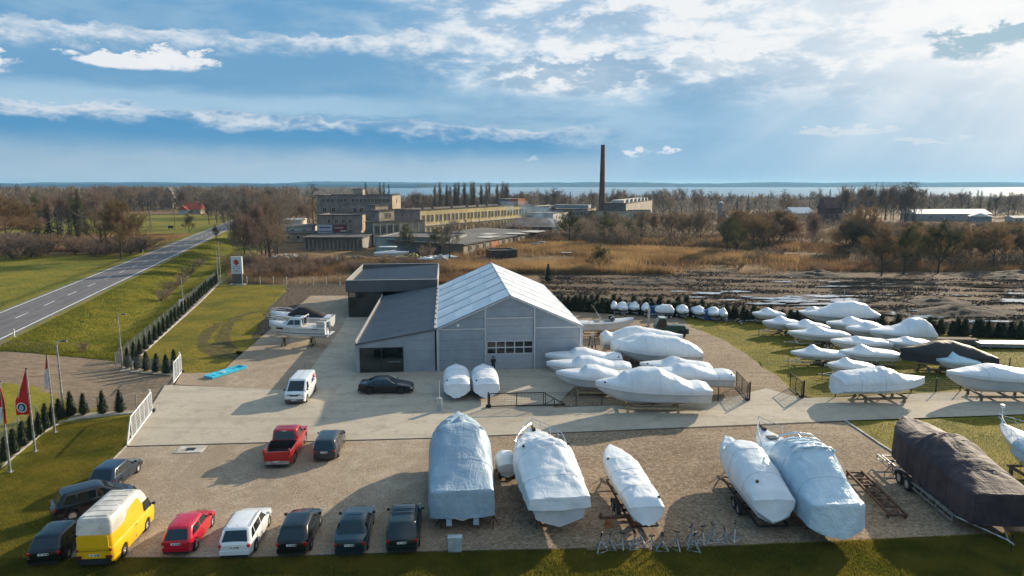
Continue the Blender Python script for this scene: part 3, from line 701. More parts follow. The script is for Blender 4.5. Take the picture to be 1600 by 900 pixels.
# showroom, low front wing (mono-pitch) and taller rear block
sr = thing('boat_showroom', 'slate grey showroom with two flat metal roofs joined to the left side of the hall', 'showroom', hall_front, YR)
X0, X1, LL = -15.75, -HW - 0.28, 30.0
ZL, ZR = 3.05, 4.42
MB().slab([(X0, 0, 0), (X1, 0, 0), (X1, 0, ZR - 0.03), (X0, 0, ZL - 0.03)], 0.14)
# front wall in panels round the window
WX0, WX1, WZ0, WZ1 = -15.35, -10.95, 0.10, 2.62
def srp(x0, x1, z0, z1, sl=False):
    zt0, zt1 = (ZL + (ZR - ZL) * (x0 - X0) / (X1 - X0) - 0.06, ZL + (ZR - ZL) * (x1 - X0) / (X1 - X0) - 0.06) if sl else (z1, z1)
    MB().slab([(x0, 0, z0), (x1, 0, z0), (x1, 0, zt1), (x0, 0, zt0)], 0.12).build('wall_panel', panel_m, sr)
srp(X0, WX0 - 0.0, 0.02, 2.62); srp(X0, WX1, 2.64, 3.0, True)
for k in range(3): srp(WX1 + 0.01, X1, 0.02 + k * 1.1, 0.02 + (k + 1) * 1.1 - 0.014)
srp(WX1 + 0.01, X1, 3.32, 4.0, True)
MB().slab([(X0 + 0.02, LL, 0), (X0 + 0.02, 0.02, 0), (X0 + 0.02, 0.02, ZL - 0.1), (X0 + 0.02, LL, ZL - 0.1)], 0.12).build('side_wall', panel_m, sr)
w_ = MB().box(((WX0 + WX1) / 2, 0.08, (WZ0 + WZ1) / 2), (WX1 - WX0, 0.05, WZ1 - WZ0)).build('shop_window', frame_m, sr)
wm = (WX0 + WX1) / 2
for (a, b) in ((WX0 + 0.08, wm - 0.05), (wm + 0.05, WX1 - 0.08)):
    MB().box(((a + b) / 2, 0.045, (WZ0 + WZ1) / 2), (b - a, 0.02, WZ1 - WZ0 - 0.16)).build('pane', showglass, w_)
for x in (WX0 + 0.04, wm, WX1 - 0.04): MB().box((x, 0.02, (WZ0 + WZ1) / 2), (0.10, 0.09, WZ1 - WZ0)).build('mullion', frame_m, w_)
for z in (WZ0 + 0.04, WZ1 - 0.04): MB().box((wm, 0.022, z), (WX1 - WX0, 0.08, 0.09)).build('rail', frame_m, w_)
MB().box((wm + 1.25, 0.012, 1.1), (1.3, 0.03, 0.05)).build('door_bar', galv, w_)
# low roof: trapezoid ribs run down the fall
def ribbed(name, x0, x1, y0, y1, za, zb, pitch, along='x', m_=roof_m):
    mb = MB(); k = int(abs(y1 - y0) / pitch)
    prof = [(0, 0), (0.06, 0.045), (0.14, 0.045), (0.20, 0), ]
    vs_ = []
    for i in range(k):
        for (d, h) in ((0, 0), (pitch * 0.70, 0), (pitch * 0.74, 0.04), (pitch * 0.94, 0.04), (pitch * 0.98, 0)):
            vs_ += [(x0, y0 + i * pitch + d, za + h), (x1, y0 + i * pitch + d, zb + h)]
    n = len(vs_) // 2
    mb.add(vs_, [(2 * i, 2 * i + 1, 2 * i + 3, 2 * i + 2) for i in range(n - 1)])
    return mb.build(name, m_, sr)
ribbed('low_roof', X0 + 0.2, X1, -0.12, LL, ZL + 0.02, ZR + 0.02, 0.5)
MB().slab([(X0, -0.16, ZL - 0.12), (X1, -0.16, ZR - 0.12), (X1, -0.16, ZR + 0.05), (X0, -0.16, ZL + 0.06)], 0.12).build('front_trim', fascia_m, sr)
MB().box((X0 + 0.05, LL / 2 - 0.1, ZL + 0.06), (0.14, LL + 0.1, 0.5)).build('parapet', lightcap_m, sr)
for k in range(28): MB().box((X0 + 0.14, 0.5 + k * 1.07, ZL + 0.10), (0.05, 0.06, 0.40)).build('parapet_rib', galv, sr)
MB().box((X1 + 0.04, LL / 2, ZR + 0.10), (0.22, LL, 0.14)).build('flashing', lightcap_m, sr)
for k in range(9): MB().box((X1 + 0.02, 1.5 + k * 3.1, ZR + 0.22), (0.10, 0.5, 0.16)).build('snow_bracket', darksteel, sr)
# rear block
BX0, BX1, BY0, BY1 = -20.9, -7.75, LL + 0.02, LL + 20.5
T0, T1 = 3.75, 5.42
MB().box(((BX0 + BX1) / 2, BY0 + 0.06, (T0 + T1) / 2), (BX1 - BX0, 0.14, T1 - T0)).build('front_fascia', fascia_m, sr)
MB().box(((BX0 + BX1) / 2, BY1 - 0.06, (T0 + T1) / 2), (BX1 - BX0, 0.14, T1 - T0)).build('back_fascia', fascia_m, sr)
MB().box((BX0 + 0.07, (BY0 + BY1) / 2, (T0 + T1) / 2), (0.14, BY1 - BY0 - 0.26, T1 - T0)).build('side_fascia', lightcap_m, sr)
MB().box((BX1 - 0.07, (BY0 + BY1) / 2, (T0 + T1) / 2), (0.14, BY1 - BY0 - 0.26, T1 - T0)).build('side_fascia', lightcap_m, sr)
for k in range(19): MB().box((BX0 + 0.17, BY0 + 0.9 + k * 1.05, 5.05), (0.06, 0.07, 0.66)).build('parapet_rib', galv, sr)
MB().box(((BX0 + BX1) / 2, BY0 + 0.06, T1 + 0.03), (BX1 - BX0 + 0.08, 0.24, 0.05)).build('coping', lightcap_m, sr)
MB().box(((BX0 + BX1) / 2, BY1 - 0.06, T1 + 0.03), (BX1 - BX0 + 0.08, 0.24, 0.05)).build('coping', lightcap_m, sr)
ribbed('upper_roof', BX0 + 0.16, BX1 - 0.16, BY0 + 0.18, BY1 - 0.3, 4.62, 5.28, 0.5)
MB().box(((BX0 + BX1) / 2, BY1 - 0.6, 1.85), (BX1 - BX0 - 0.8, 0.2, 3.7)).build('back_wall', panel_m, sr)
MB().box((BX1 - 0.45, (BY0 + BY1) / 2, 1.85), (0.2, BY1 - BY0 - 0.9, 3.7)).build('side_wall', panel_m, sr)
# glazed front and left corner of the rear block
def glazing(p0, p1, z0, z1, n, zs=(0.72,)):
    p0, p1 = Vector(p0), Vector(p1); d = p1 - p0; L_ = d.length; a = math.atan2(d.y, d.x)
    w2 = MB().box((*((p0 + p1) / 2).xy, (z0 + z1) / 2), (L_, 0.06, z1 - z0), rz=a).build('glass_front', frame_m, sr)
    nn = Vector((d.y, -d.x, 0)).normalized()
    for k in range(n):
        c0 = p0 + d * ((k + 0.5) / n); zl = [z0] + [z0 + (z1 - z0) * q for q in zs] + [z1]
        for i in range(len(zl) - 1):
            c2 = c0 + nn * 0.035; MB().box((c2.x, c2.y, (zl[i] + zl[i + 1]) / 2), (L_ / n - 0.12, 0.03, zl[i + 1] - zl[i] - 0.10), rz=a).build('pane', showglass, w2)
    for k in range(n + 1):
        c2 = p0 + d * (k / n) + nn * 0.045; MB().box((c2.x, c2.y, (z0 + z1) / 2), (0.09, 0.07, z1 - z0), rz=a).build('mullion', frame_m, w2)
glazing((BX0 + 0.35, BY0 + 0.22, 0), (X0, BY0 + 0.22, 0), 0.05, 3.72, 4)
glazing((BX0 + 0.35, BY0 + 14, 0), (BX0 + 0.35, BY0 + 0.22, 0), 0.05, 3.72, 9)
MB().box((BX0 + 0.45, BY0 + 17, 1.85), (0.2, 5.4, 3.7)).build('side_wall', panel_m, sr)
MB().box(((BX0 + BX1) / 2, (BY0 + BY1) / 2, 4.0), (BX1 - BX0 - 0.4, BY1 - BY0 - 0.4, 0.1)).build('soffit', fascia_m, sr)
# interior floor so that the windows show depth is not needed: panes are dark mirror glass
# ================================================================== BOATS
def wrapmat(name, c1, c2, rough, bstr, crease=1.0, trans=0.0, bdist=0.06):
    m_ = bpy.data.materials.new(name); m_.use_nodes = True; x = NT(m_.node_tree); b = m_.node_tree.nodes['Principled BSDF']
    v = x.coord('Object'); oi = x.n.new('ShaderNodeObjectInfo')
    v2 = x.n.new('ShaderNodeVectorMath'); v2.operation = 'ADD'; x.put(v2.inputs[0], v); x.put(v2.inputs[1], x.comb(x.mul(oi.outputs['Random'], 50), 0, 0)); v2 = v2.outputs[0]
    n1 = x.noise(v2, 0.9, 5, 0.6)
    x.put(b.inputs['Base Color'], x.mix(x.smooth(n1, 0.35, 0.65), c1, c2))
    b.inputs['Roughness'].default_value = rough; b.inputs['Specular IOR Level'].default_value = 0.45
    st = x.noise(x.vscale(v2, (0.22, 1.5, 1.3)), 1.1, 3, 0.5, 0.6)
    st2 = x.noise(x.vscale(v2, (2.6, 0.35, 0.45)), 1.0, 3, 0.5, 0.5)
    cr = x.m('ABSOLUTE', x.sub(st, 0.5)); cr2 = x.m('ABSOLUTE', x.sub(st2, 0.5))
    h = x.add(x.mul(x.smooth(cr, 0.0, 0.09), 0.5 * crease), x.add(x.mul(x.smooth(cr2, 0.0, 0.07), 0.35 * crease), x.mul(n1, 0.6)))
    x.put(b.inputs['Normal'], x.bump(h, bstr, bdist))
    return m_
shrink_m = wrapmat('white_shrink_wrap', (0.66, 0.70, 0.74), (0.74, 0.765, 0.785), 0.36, 0.36, 0.7, bdist=.05)
film_m = wrapmat('bluish_plastic_film', (0.47, 0.60, 0.69), (0.58, 0.69, 0.76), 0.34, 0.45, 1.0)
tarp_grey_m = wrapmat('grey_boat_tarp', (0.26, 0.36, 0.45), (0.34, 0.44, 0.53), 0.55, 0.45, 0.9)
tarp_black_m = wrapmat('black_boat_tarp', (0.012, 0.013, 0.018), (0.022, 0.022, 0.028), 0.62, 0.5, 0.6)
tarp_plum_m = wrapmat('dark_plum_boat_tarp', (0.024, 0.016, 0.024), (0.055, 0.039, 0.045), 0.72, 0.4, 0.9)
tarp_blue_m = wrapmat('pale_blue_wrap', (0.42, 0.62, 0.72), (0.5, 0.68, 0.77), 0.38, 0.4)
hull_m = mat('white_gelcoat', (0.68, 0.69, 0.69), 0.22, 0.0, var=0.05, scale=0.8, coat=0.6)
hullwrap_m = wrapmat('shaded_hull_film', (0.50, 0.525, 0.555), (0.60, 0.62, 0.635), 0.42, 0.30, 0.5)  # greyer than the covers: shade on the hull sides put into the colour
antifoul_m = mat('faded_red_antifouling', (0.20, 0.09, 0.075), 0.85, var=0.2)
vent_m = mat('black_vent', (0.015, 0.015, 0.015), 0.5)
canvas_black = mat('black_canvas', (0.012, 0.012, 0.014), 0.75, var=0.2, bump=0.3)
seat_m = mat('pale_upholstery', (0.55, 0.53, 0.48), 0.6)
winglass = mat('boat_window', (0.015, 0.02, 0.025), 0.07, spec=0.8)

def ipl(pts, t):
    if t <= pts[0][0]: return pts[0][1:]
    for a, b in zip(pts[:-1], pts[1:]):
        if t <= b[0]:
            k = (t - a[0]) / (b[0] - a[0]); k = k * k * (3 - 2 * k) * 0.3 + k * 0.7
            return tuple(p + (q - p) * k for p, q in zip(a[1:], b[1:]))
    return pts[-1][1:]
class BoatShape:
    """t 0 stern .. 1 bow; x forward"""
    def __init__(s, L, B, H, full=2.1, rise=0.62, sheer=0.2):
        s.L, s.B, s.H, s.full, s.rise, s.sheer = L, B, H, full, rise, sheer
    def x(s, t, z=None): return -s.L / 2 + s.L * t
    def b(s, t):
        if t < 0.5: return s.B / 2 * (0.90 + 0.10 * math.sin(math.pi * t))
        return s.B / 2 * max(0.02, (1 - ((t - 0.5) / 0.5) ** s.full)) ** 0.95
    def sz(s, t): return s.H * (0.86 + s.sheer * t * t)
    def kz(s, t): return s.H * 0.82 * max(0.0, (t - s.rise) / (1 - s.rise)) ** 2.1
def hull_mesh(sh, m_, stripe=None, n=34):
    mb = MB(); rows = 9; vs_ = []
    ts = [1 - (1 - i / n) ** 1.25 for i in range(n + 1)]; ts[-1] = 1.0
    for t in ts:
        b, s_, k = sh.b(t), sh.sz(t), sh.kz(t); fl = 0.80 - 0.28 * max(0, t - 0.5) * 2 * 0.8
        pr = [(0, k), (b * fl * 0.5, k + (s_ - k) * 0.13), (b * fl, k + (s_ - k) * 0.30), (b * (fl + 0.02), k + (s_ - k) * 0.33), (b * (fl * .45 + .53), k + (s_ - k) * 0.66), (b, s_ - 0.12 * (s_ - k)), (b + 0.03, s_ - 0.11 * (s_ - k)), (b + 0.03, s_ - 0.02), (b - 0.01, s_)]
        vs_ += [(sh.x(t), y, z) for y, z in pr] + [(sh.x(t), -y, z) for y, z in pr]
    fs = []; mi = []
    for i in range(n):
        for sd in (0, 1):
            for r in range(rows - 1):
                a = i * 2 * rows + sd * rows + r; q = (a, a + 1, a + 2 * rows + 1, a + 2 * rows)
                fs.append(q if sd == 0 else q[::-1]); mi.append(1 if (stripe and r < 2) else 0)
    for idx, rev in ((0, False), (n, True)):
        o = idx * 2 * rows; lp = [o + r for r in range(rows)] + [o + rows + r for r in range(rows - 1, 0, -1)]
        fs.append(tuple(lp if not rev else lp[::-1])); mi.append(0)
    mb.v = vs_; mb.f = fs; mb.mi = mi
    return mb
def cover_mesh(sh, prof, skirt=0.28, wr=0.02, seed=0, pleat=0.0, n=72, gap=0.02, t1=1.0, t0=0.0, endskirt=None, tension=0.0, kk=13, folds=(), vdrop=0.0):
    """prof: (t, crown height above gunwale, squareness 0..1, width factor at the shoulder)"""
    mb = MB(); vs_ = []; M_ = 5 if skirt < 0.5 else 10
    ts = [t0 + (t1 - t0) * (1 - (1 - i / n) ** 1.12) for i in range(n + 1)]
    for t in ts:
        b, s_, k = sh.b(t) + gap + 0.03, sh.sz(t), sh.kz(t)
        p_ = ipl(prof, t); ch, sq = p_[0], p_[1]; half = []
        sk = min(skirt, (s_ - k) * 0.9 + (0 if skirt < 0.5 else 0.3)); 
        fl = 0.80 - 0.45 * max(0, t - 0.5)
        for m in range(M_):
            f = 1 - m / M_; z = s_ - sk * f
            zr = (z - k) / max(0.05, s_ - k)
            yb = b if zr > 0.9 else (b - gap) * (0.90 + 0.10 * zr) + gap if skirt < 0.5 else b + 0.05 * f
            if skirt < .5: yb = b * (1 - 0.16 * max(0, 0.9 - zr))
            pl = pleat * f ** 0.7 * (math.sin(t * sh.L * 5.3 + 1.7 * mnoise.noise(Vector((t * 9, seed, 0))) * 3) + 0.5 * math.sin(t * sh.L * 11 + seed))
            half.append((max(0.01, yb + pl), z + (0.02 * mnoise.noise(Vector((t * 14, seed, 5))) if m == 0 else 0)))
        for j_ in range(kk):
            th = math.pi / 2 * j_ / (kk - 1); e = 1.15 - 0.75 * sq
            y = b * max(0.0, math.cos(th)) ** e * (1 - .24 * min(1, ch) * math.sin(th)) if j_ < kk - 1 else 0; z = s_ + ch * math.sin(th) ** e
            if j_ == 0: y = b + 0.012
            half.append((y, z))
        row = []
        for sd in (1, -1):
            for m, (y, z) in enumerate(half):
                P = Vector((sh.x(t), y * sd, z))
                if m > 0:
                    f = min(1, ch / 0.6 + 0.3)
                    q = Vector((P.x * 0.9 + seed, P.y * 1.3, P.z * 1.3 + seed * 3)); nn = mnoise.fractal(q, 1.0, 2.0, 4)
                    rg = abs(mnoise.noise(Vector((P.x * 1.4 + P.y * 1.1, P.y * 2.2 - P.x * 0.4, seed + 9)))) ; rg2 = abs(mnoise.noise(Vector((P.x * 3.0 - P.z * 1.7, P.z * 2.8 + P.y, seed + 3))))
                    amp = wr * f * (0.8 * nn - 1.9 * rg - .5 * rg2 + .6)
                    P.z += amp if m > M_ else amp * 0.3; P.y += amp * 0.5 * sd if 0.05 < abs(y) else 0
                    if m > M_:
                        for (fx_, fy_, fa_, fk_, fr_) in folds:
                            dx_, dy_ = P.x - fx_, P.y - fy_; rr_ = math.hypot(dx_, dy_); P.z += fa_ * math.exp(-rr_ / fr_) * (abs(math.sin(fk_ * math.atan2(dy_, dx_) + seed)) * 1.6 - .6 + .5 * math.exp(-rr_ / (fr_ * .35)))
                    if pleat and m <= M_: P.x += pleat * 0.4 * math.sin(P.x * 7)
                row.append(P)
        h = len(half)
        loop = row[:h] + row[h:][::-1][1:]                     # port skirt -> crown -> starboard skirt
        vs_ += [tuple(p) for p in loop]
    w = 2 * h - 1; fs = []
    for i in range(n):
        for j_ in range(w - 1):
            a = i * w + j_; fs.append((a, a + w, a + w + 1, a + 1))
    fs = [f[::-1] for f in fs]
    # stern curtain: closed by strips from side to side, sloping outward as far as given
    es = endskirt if endskirt is not None else 0.05
    base = 0; o = len(vs_)
    def closes(base, dx, rev):
        nonlocal vs_, fs
        o = len(vs_); rowN = 13
        for q in range(rowN):
            for j_ in range(h):
                A = Vector(vs_[base + j_]); Bq = Vector(vs_[base + w - 1 - j_]); p = A.lerp(Bq, q / (rowN - 1))
                bulge = math.sin(math.pi * q / (rowN - 1)); p.x += dx * bulge ** 0.5 * (0.6 + 0.4 * (1 - j_ / h)) if 0 < q < rowN - 1 else 0
                if vdrop and rev and j_ < M_: p.z -= vdrop * bulge * (1 - j_ / M_) * (1 + 0.35 * mnoise.noise(Vector((q * 1.7, seed, 0)))); p.x -= 0.30 * bulge * (1 - j_ / M_)
                if 0 < q < rowN - 1: p.x += wr * 2 * mnoise.noise(Vector((p.y * 2.2, p.z * 1.5, seed)))
                vs_.append(tuple(p))
        for q in range(rowN - 1):
            for j_ in range(h - 1):
                a = o + q * h + j_; f = (a, a + h, a + h + 1, a + 1); fs.append(f if not rev else f[::-1])
    closes(0, -es, True)
    if t1 < 0.98: closes(n * w, 0.03, False)
    mb.add(vs_, fs); mb.rows = [vs_[i * w:(i + 1) * w] for i in range(n + 1)]; return mb
def rail_mesh(sh, t0=0.62, h=0.55, n=9, zoff=0.0, r=0.022):
    mb = MB()
    for sd in (1, -1):
        top = [(sh.x(t0 + (1.03 - t0) * i / n), sd * max(0.0, sh.b(min(1, t0 + (1.03 - t0) * i / n)) - 0.05) if i < n else 0, sh.sz(1) + zoff + h * min(1, 0.2 + i / 2.5)) for i in range(n + 1)]
        mb.tube(top, r, 5)
        mid = [(p[0], p[1], p[2] - h * 0.45 * min(1, i / 2.5)) for i, p in enumerate(top)]
        mb.tube(mid[1:], r * 0.7, 4)
        for i in range(1, n + 1, 2):
            t = t0 + (1.0 - t0) * i / n; mb.tube([(sh.x(t) - 0.1, sd * max(0, sh.b(t) - 0.1), sh.sz(t) + zoff), top[i]], r * 0.8, 4)
    return mb
def outboard_drip(sh, m_, o, side=0.0, zlo=-0.2, w=0.5, seed=1, drop=0.9, out=0.75):
    """wrapped outboard leg hanging behind the transom"""
    mb = MB(); n = 12; k = 9; vs_ = []
    for i in range(k):
        f = i / (k - 1); z = sh.H * 0.95 - (sh.H * 0.95 - zlo) * f; rad = w * (0.55 + 0.35 * math.sin(f * 2.6) - 0.38 * f ** 2)
        cx = -sh.L / 2 - out * (0.25 + 0.3 * math.sin(f * 2.4))
        for j_ in range(n):
            a = 2 * math.pi * j_ / n; rr = rad * (1 + 0.16 * mnoise.noise(Vector((math.cos(a) * 2, math.sin(a) * 2 + seed, f * 4))))
            vs_.append((cx + rr * math.cos(a) * 0.9, side + rr * math.sin(a) * 0.8, z))
    fs = [(i * n + j_, (i + 1) * n + j_, (i + 1) * n + (j_ + 1) % n, i * n + (j_ + 1) % n) for i in range(k - 1) for j_ in range(n)]
    fs.append(tuple(range(n))); fs.append(tuple((k - 1) * n + j_ for j_ in range(n - 1, -1, -1)))
    mb.add(vs_, fs); return mb.build('outboard_cover', m_, o, 50)
def vent(o, p, s_=0.12):
    MB().box(p, (s_, s_, s_)).build('vent', vent_m, o)
RUN = [(0, .08, .4), (.12, .32, .3), (.30, .45, .1), (.52, .85, -.3), (.56, .82, -.3), (.70, .28, -.1), (.9, .10, .1), (1, .03, .2)]
CRUISE = [(0, .30, .5), (.08, .7, .5), (.30, 1.25, .62), (.52, 1.35, .6), (.62, .95, .5), (.75, .45, .45), (.92, .2, .4), (1, .04, .4)]
LOW = [(0, .12, .6), (.1, .30, .5), (.35, .42, .5), (.55, .60, -.1), (.66, .28, 0), (.85, .12, .1), (1, .03, .2)]
TENT = [(0, .25, .5), (.06, 1.15, .8), (.18, 1.75, .85), (.34, 1.7, .7), (.50, .9, .45), (.66, .45, .4), (.88, .2, .4), (1, .04, .4)]
HUMP = [(0, .22, .5), (.08, .38, .5), (.2, .30, .5), (.34, .55, .6), (.48, .85, .6), (.60, .80, .55), (.68, .35, .5), (.84, .25, .5), (.94, .18, .4), (1, .04, .4)]
BOATS = []
def boat(label, pos, head, L, B, H, prof, keel=0.45, cov=None, hull=None, skirt=0.24, wr=0.022, seed=0, group='shrink wrapped boats in storage', drip=None, rails=False,
         pleat=0.0, stripe=False, full=2.1, rise=0.62, sheer=0.2, t1=1.0, endskirt=0.05, name='wrapped_boat', cat='boat', vents=(), trim=0.0, railz=0.0, vdrop=0.0, folds=()):
    cov = cov or shrink_m; hull = hull or hullwrap_m
    o = thing(name, label, cat, (pos[0], pos[1], keel), R(head), group); o.rotation_euler = (0, R(-trim), R(head))
    sh = BoatShape(L, B, H, full, rise, sheer)
    hull_mesh(sh, hull).build('hull', [hull, antifoul_m], o, 42)
    hem_m = mat('shadow_grey_hem_tape', (.40, .42, .44), .6) if cov in (shrink_m, film_m, tarp_blue_m) else cov  # hem darker than a white cover: edge shadow put into its grey
    cvm = cover_mesh(sh, prof, skirt, wr, seed, pleat, t1=t1, endskirt=endskirt, folds=folds, vdrop=vdrop or (0.55 if drip else 0.0)); cv = cvm.build('cover', cov, o, 50); hem = MB(); rw = cvm.rows
    hem.tube([r_[0] for r_ in rw[::3]] + [r_[-1] for r_ in rw[::3]][::-1], .022, 4); hem.build('hem', hem_m, cv)
    if L > 5.5:
        [MB().tube([(p[0], p[1] * 1.003, p[2] + .004) for p in rw[i]], .010, 4, cap=False).build('welded_seam', hem_m, cv) for i in (12, 30, 47)[:2 if L < 8 else 3]]
    if rails: rail_mesh(sh, zoff=railz).build('bow_rail', chrome, o, 60)
    for (t, sd, f) in vents:
        c_ = ipl(prof, t)[0]; b = sh.b(t); th = math.pi / 2 * f; e = 1.15 - .75 * ipl(prof, t)[1]
        vent(o, (sh.x(t), sd * (b + 0.05) * math.cos(th) ** e, sh.sz(t) + c_ * math.sin(th) ** e + 0.0), 0.13)
    BOATS.append((o, sh)); return o, sh

def wheel_mb(r=0.30, w=0.2, n=20):
    t = MB(); prof = [(-w / 2, r * 0.62), (-w / 2, r * 0.92), (-w * 0.36, r), (w * 0.36, r), (w / 2, r * 0.92), (w / 2, r * 0.62)]
    vs_ = [(rr * math.cos(2 * math.pi * k / n), yy, rr * math.sin(2 * math.pi * k / n)) for yy, rr in prof for k in range(n)]
    m = len(prof); fs = [(i * n + k, i * n + (k + 1) % n, (i + 1) % m * n + (k + 1) % n, (i + 1) % m * n + k) for i in range(m) for k in range(n)]
    t.add(vs_, fs)
    rm = MB()
    for yy in (-w * 0.40, w * 0.40):
        s_ = 1 if yy > 0 else -1; n2 = 20; vs_ = [(0, yy - 0.03 * s_, 0)]
        for k in range(n2): vs_.append((r * 0.16 * math.cos(2 * math.pi * k / n2), yy + 0.005 * s_, r * 0.16 * math.sin(2 * math.pi * k / n2)))
        for k in range(n2):
            d = 0.0 if (k % 4) < 2 else -0.035; vs_.append((r * 0.52 * math.cos(2 * math.pi * k / n2), yy + d * s_, r * 0.52 * math.sin(2 * math.pi * k / n2)))
        for k in range(n2): vs_.append((r * 0.66 * math.cos(2 * math.pi * k / n2), yy, r * 0.66 * math.sin(2 * math.pi * k / n2)))
        fs = [(0, 1 + k, 1 + (k + 1) % n2) for k in range(n2)]
        for q in range(2): fs += [(1 + q * n2 + k, 1 + (q + 1) * n2 + k, 1 + (q + 1) * n2 + (k + 1) % n2, 1 + q * n2 + (k + 1) % n2) for k in range(n2)]
        rm.add(vs_, fs)
    return t, rm
_wc = {}
def wheel(parent, x, y, r=0.30, w=0.2, rim=None, name='wheel', z=None):
    key = (round(r, 3), round(w, 3), (rim or alloy).name)
    if key not in _wc:
        t, rm = wheel_mb(r, w); _wc[key] = (t.mesh('tyre', rubber, 35), rm.mesh('rim', rim or alloy, 35))
    a, b = _wc[key]; o = inst(name, a, parent, (x, y, z if z is not None else r)); inst('rim', b, o); return o

def trailer(label, pos, head, L, axle=0.38, W=1.9, axles=1, r=0.30, m_=None, bars=3, group='boat trailers', zf=0.42, bow_post=True, name='boat_trailer', ladder=False, draw=1.5):
    m_ = m_ or galv; o = thing(name, label, 'trailer', (pos[0], pos[1], 0), R(head), group); fr = MB(); w2 = W / 2 - 0.32
    fr.box((-L * 0.05, w2, zf), (L * 0.80, 0.08, 0.12)); fr.box((-L * 0.05, -w2, zf), (L * 0.80, 0.08, 0.12))
    for k in range(bars + 1): fr.box((-L * 0.45 + k * L * 0.8 / bars, 0, zf - 0.002), (0.08, W - 0.6, 0.09))
    fr.build('frame', m_, o)
    dw = MB(); x0 = L * 0.35; dw.tube([(x0, w2, zf), (x0 + draw, 0.0, zf - 0.02)], 0.045, 6); dw.tube([(x0, -w2, zf), (x0 + draw, 0.0, zf - 0.02)], 0.045, 6); dw.tube([(x0 + draw - 0.05, 0, zf - 0.02), (x0 + draw + 0.45, 0, zf - 0.02)], 0.05, 6); dw.build('drawbar', m_, o)
    MB().tube([(x0 + draw + 0.1, 0.12, 0.02), (x0 + draw + 0.1, 0.12, zf + 0.35)], 0.03, 6).box((x0 + draw + 0.1, 0.12, 0.02), (0.16, 0.16, 0.04)).build('jockey_stand', darksteel, o)
    if bow_post: MB().tube([(x0 + 0.25, 0, zf), (x0 + 0.05, 0, zf + 0.75)], 0.04, 5).box((x0 + 0.0, 0, zf + 0.78), (0.12, 0.2, 0.14)).build('bow_post', m_, o)
    ax = -L * 0.08
    for k in range(axles):
        xx = ax - k * (2 * r + 0.12)
        MB().tube([(xx, -W / 2, r), (xx, W / 2, r)], 0.04, 6).build('axle', darksteel, o)
        for sd in (1, -1): wheel(o, xx, sd * (W / 2), r, 0.2)
    for sd in (1, -1):
        g = MB(); n = 8; r2 = r + 0.07; c1 = ax; c0 = ax - (axles - 1) * (2 * r + 0.12); arc = [(c0 - r2, r * 0.9)] + [(c0 + r2 * math.cos(a), r + r2 * math.sin(a)) for a in [math.pi - math.pi / 2 * i / 4 for i in range(5)]] + [(c1 + r2 * math.cos(a), r + r2 * math.sin(a)) for a in [math.pi / 2 - math.pi / 2 * i / 4 for i in range(5)]]
        vs_ = [(x, sd * W / 2 - 0.13, z) for x, z in arc] + [(x, sd * W / 2 + 0.13, z) for x, z in arc]; m = len(arc)
        g.add(vs_, [(i, i + 1, m + i + 1, m + i) for i in range(m - 1)]); g.build('mudguard', darksteel if axles > 1 else galv, o)
    if ladder:
        lm = MB()
        for sd in (1, -1):
            for k in range(12):
                xx = -L * 0.45 + k * L * 0.8 / 11; lm.box((xx, sd * (w2 + 0.30), zf - 0.05), (0.05, 0.05, 0.26)); 
            lm.box((-L * 0.05, sd * (w2 + 0.30), zf - 0.2), (L * 0.8, 0.06, 0.06)); lm.box((-L * 0.05, sd * (w2 + 0.30), zf + 0.1), (L * 0.8, 0.06, 0.06))
        lm.build('side_rail', m_, o)
    return o
def cradle(label, pos, head, L, W=1.6, h=0.4, m_=None, group='timber cradles under boats', posts=False):
    m_ = m_ or wood; o = thing('boat_cradle', label, 'cradle', (pos[0], pos[1], 0), R(head), group)
    for sd in (1, -1): MB().box((0, sd * W / 2, h - 0.12), (L, 0.14, 0.16)).build('beam', m_, o)
    for k in (-1, 0, 1): MB().box((k * L * 0.44, 0, h - 0.02), (0.16, W + 0.3, 0.12)).build('cross_beam', m_, o)
    for k in (-1, 1):
        for sd in (1, -1): MB().box((k * L * 0.44, sd * W / 2, (h - 0.2) / 2), (0.18, 0.18, h - 0.2)).build('foot', m_, o)
    return o

# --- the five big ones in front
def mid(px, py, z=0): return G(px, py, z)
b1, s1 = boat('long cruiser under a grey blue tarp, leftmost big boat beside the parked cars', (-3.3, 41.3), 95.5, 11.6, 3.75, 2.0,
     [(0, .15, .6), (.40, 1.95, .92), (.415, 2.0, .9), (.50, 1.75, .7), (.56, 1.25, .6), (.66, 1.05, .55), (.74, .85, .5), (.88, .5, .4), (1, .3, .3)], keel=0.55, cov=tarp_grey_m, hull=hull_m, skirt=1.45, wr=0.045, seed=3, pleat=0.022, group=None, full=2.6, endskirt=0.25, name='tarped_cruiser', folds=((0.2, 0, .16, 5.5, 1.3), (2.6, .6, .12, 4, 1.0), (3.9, -.3, .12, 5, .9), (-1.0, 1.3, .10, 6, .9), (-1.0, -1.3, .10, 6, .9)))
MB().add([(0.55, 0, 3.6), (0.0, -0.55, 3.62), (-0.55, 0, 3.66), (0.0, 0.55, 3.62), (-0.02, 0, 4.12)], [(0, 3, 4), (3, 2, 4), (2, 1, 4), (1, 0, 4)]).build('cover_peak', tarp_grey_m, b1, 80)
MB().tube([(-1.10, -1.42, 3.50), (-1.12, -1.25, 3.66), (-1.15, 0, 3.76), (-1.12, 1.25, 3.66), (-1.10, 1.42, 3.50)], 0.07, 8).build('cover_seam', tarp_grey_m, b1, 60)
MB().tube([(-5.45, -1.75, 1.35), (-5.75, 0, 1.35), (-5.45, 1.75, 1.35)], 0.06, 8).build('rub_rail', galv, b1, 60)
for y in (-0.75, 0.75): MB().box((-5.75, y, 0.25), (0.45, 0.32, 0.85), taper=0.8).build('drive_cover', tarp_grey_m, b1)
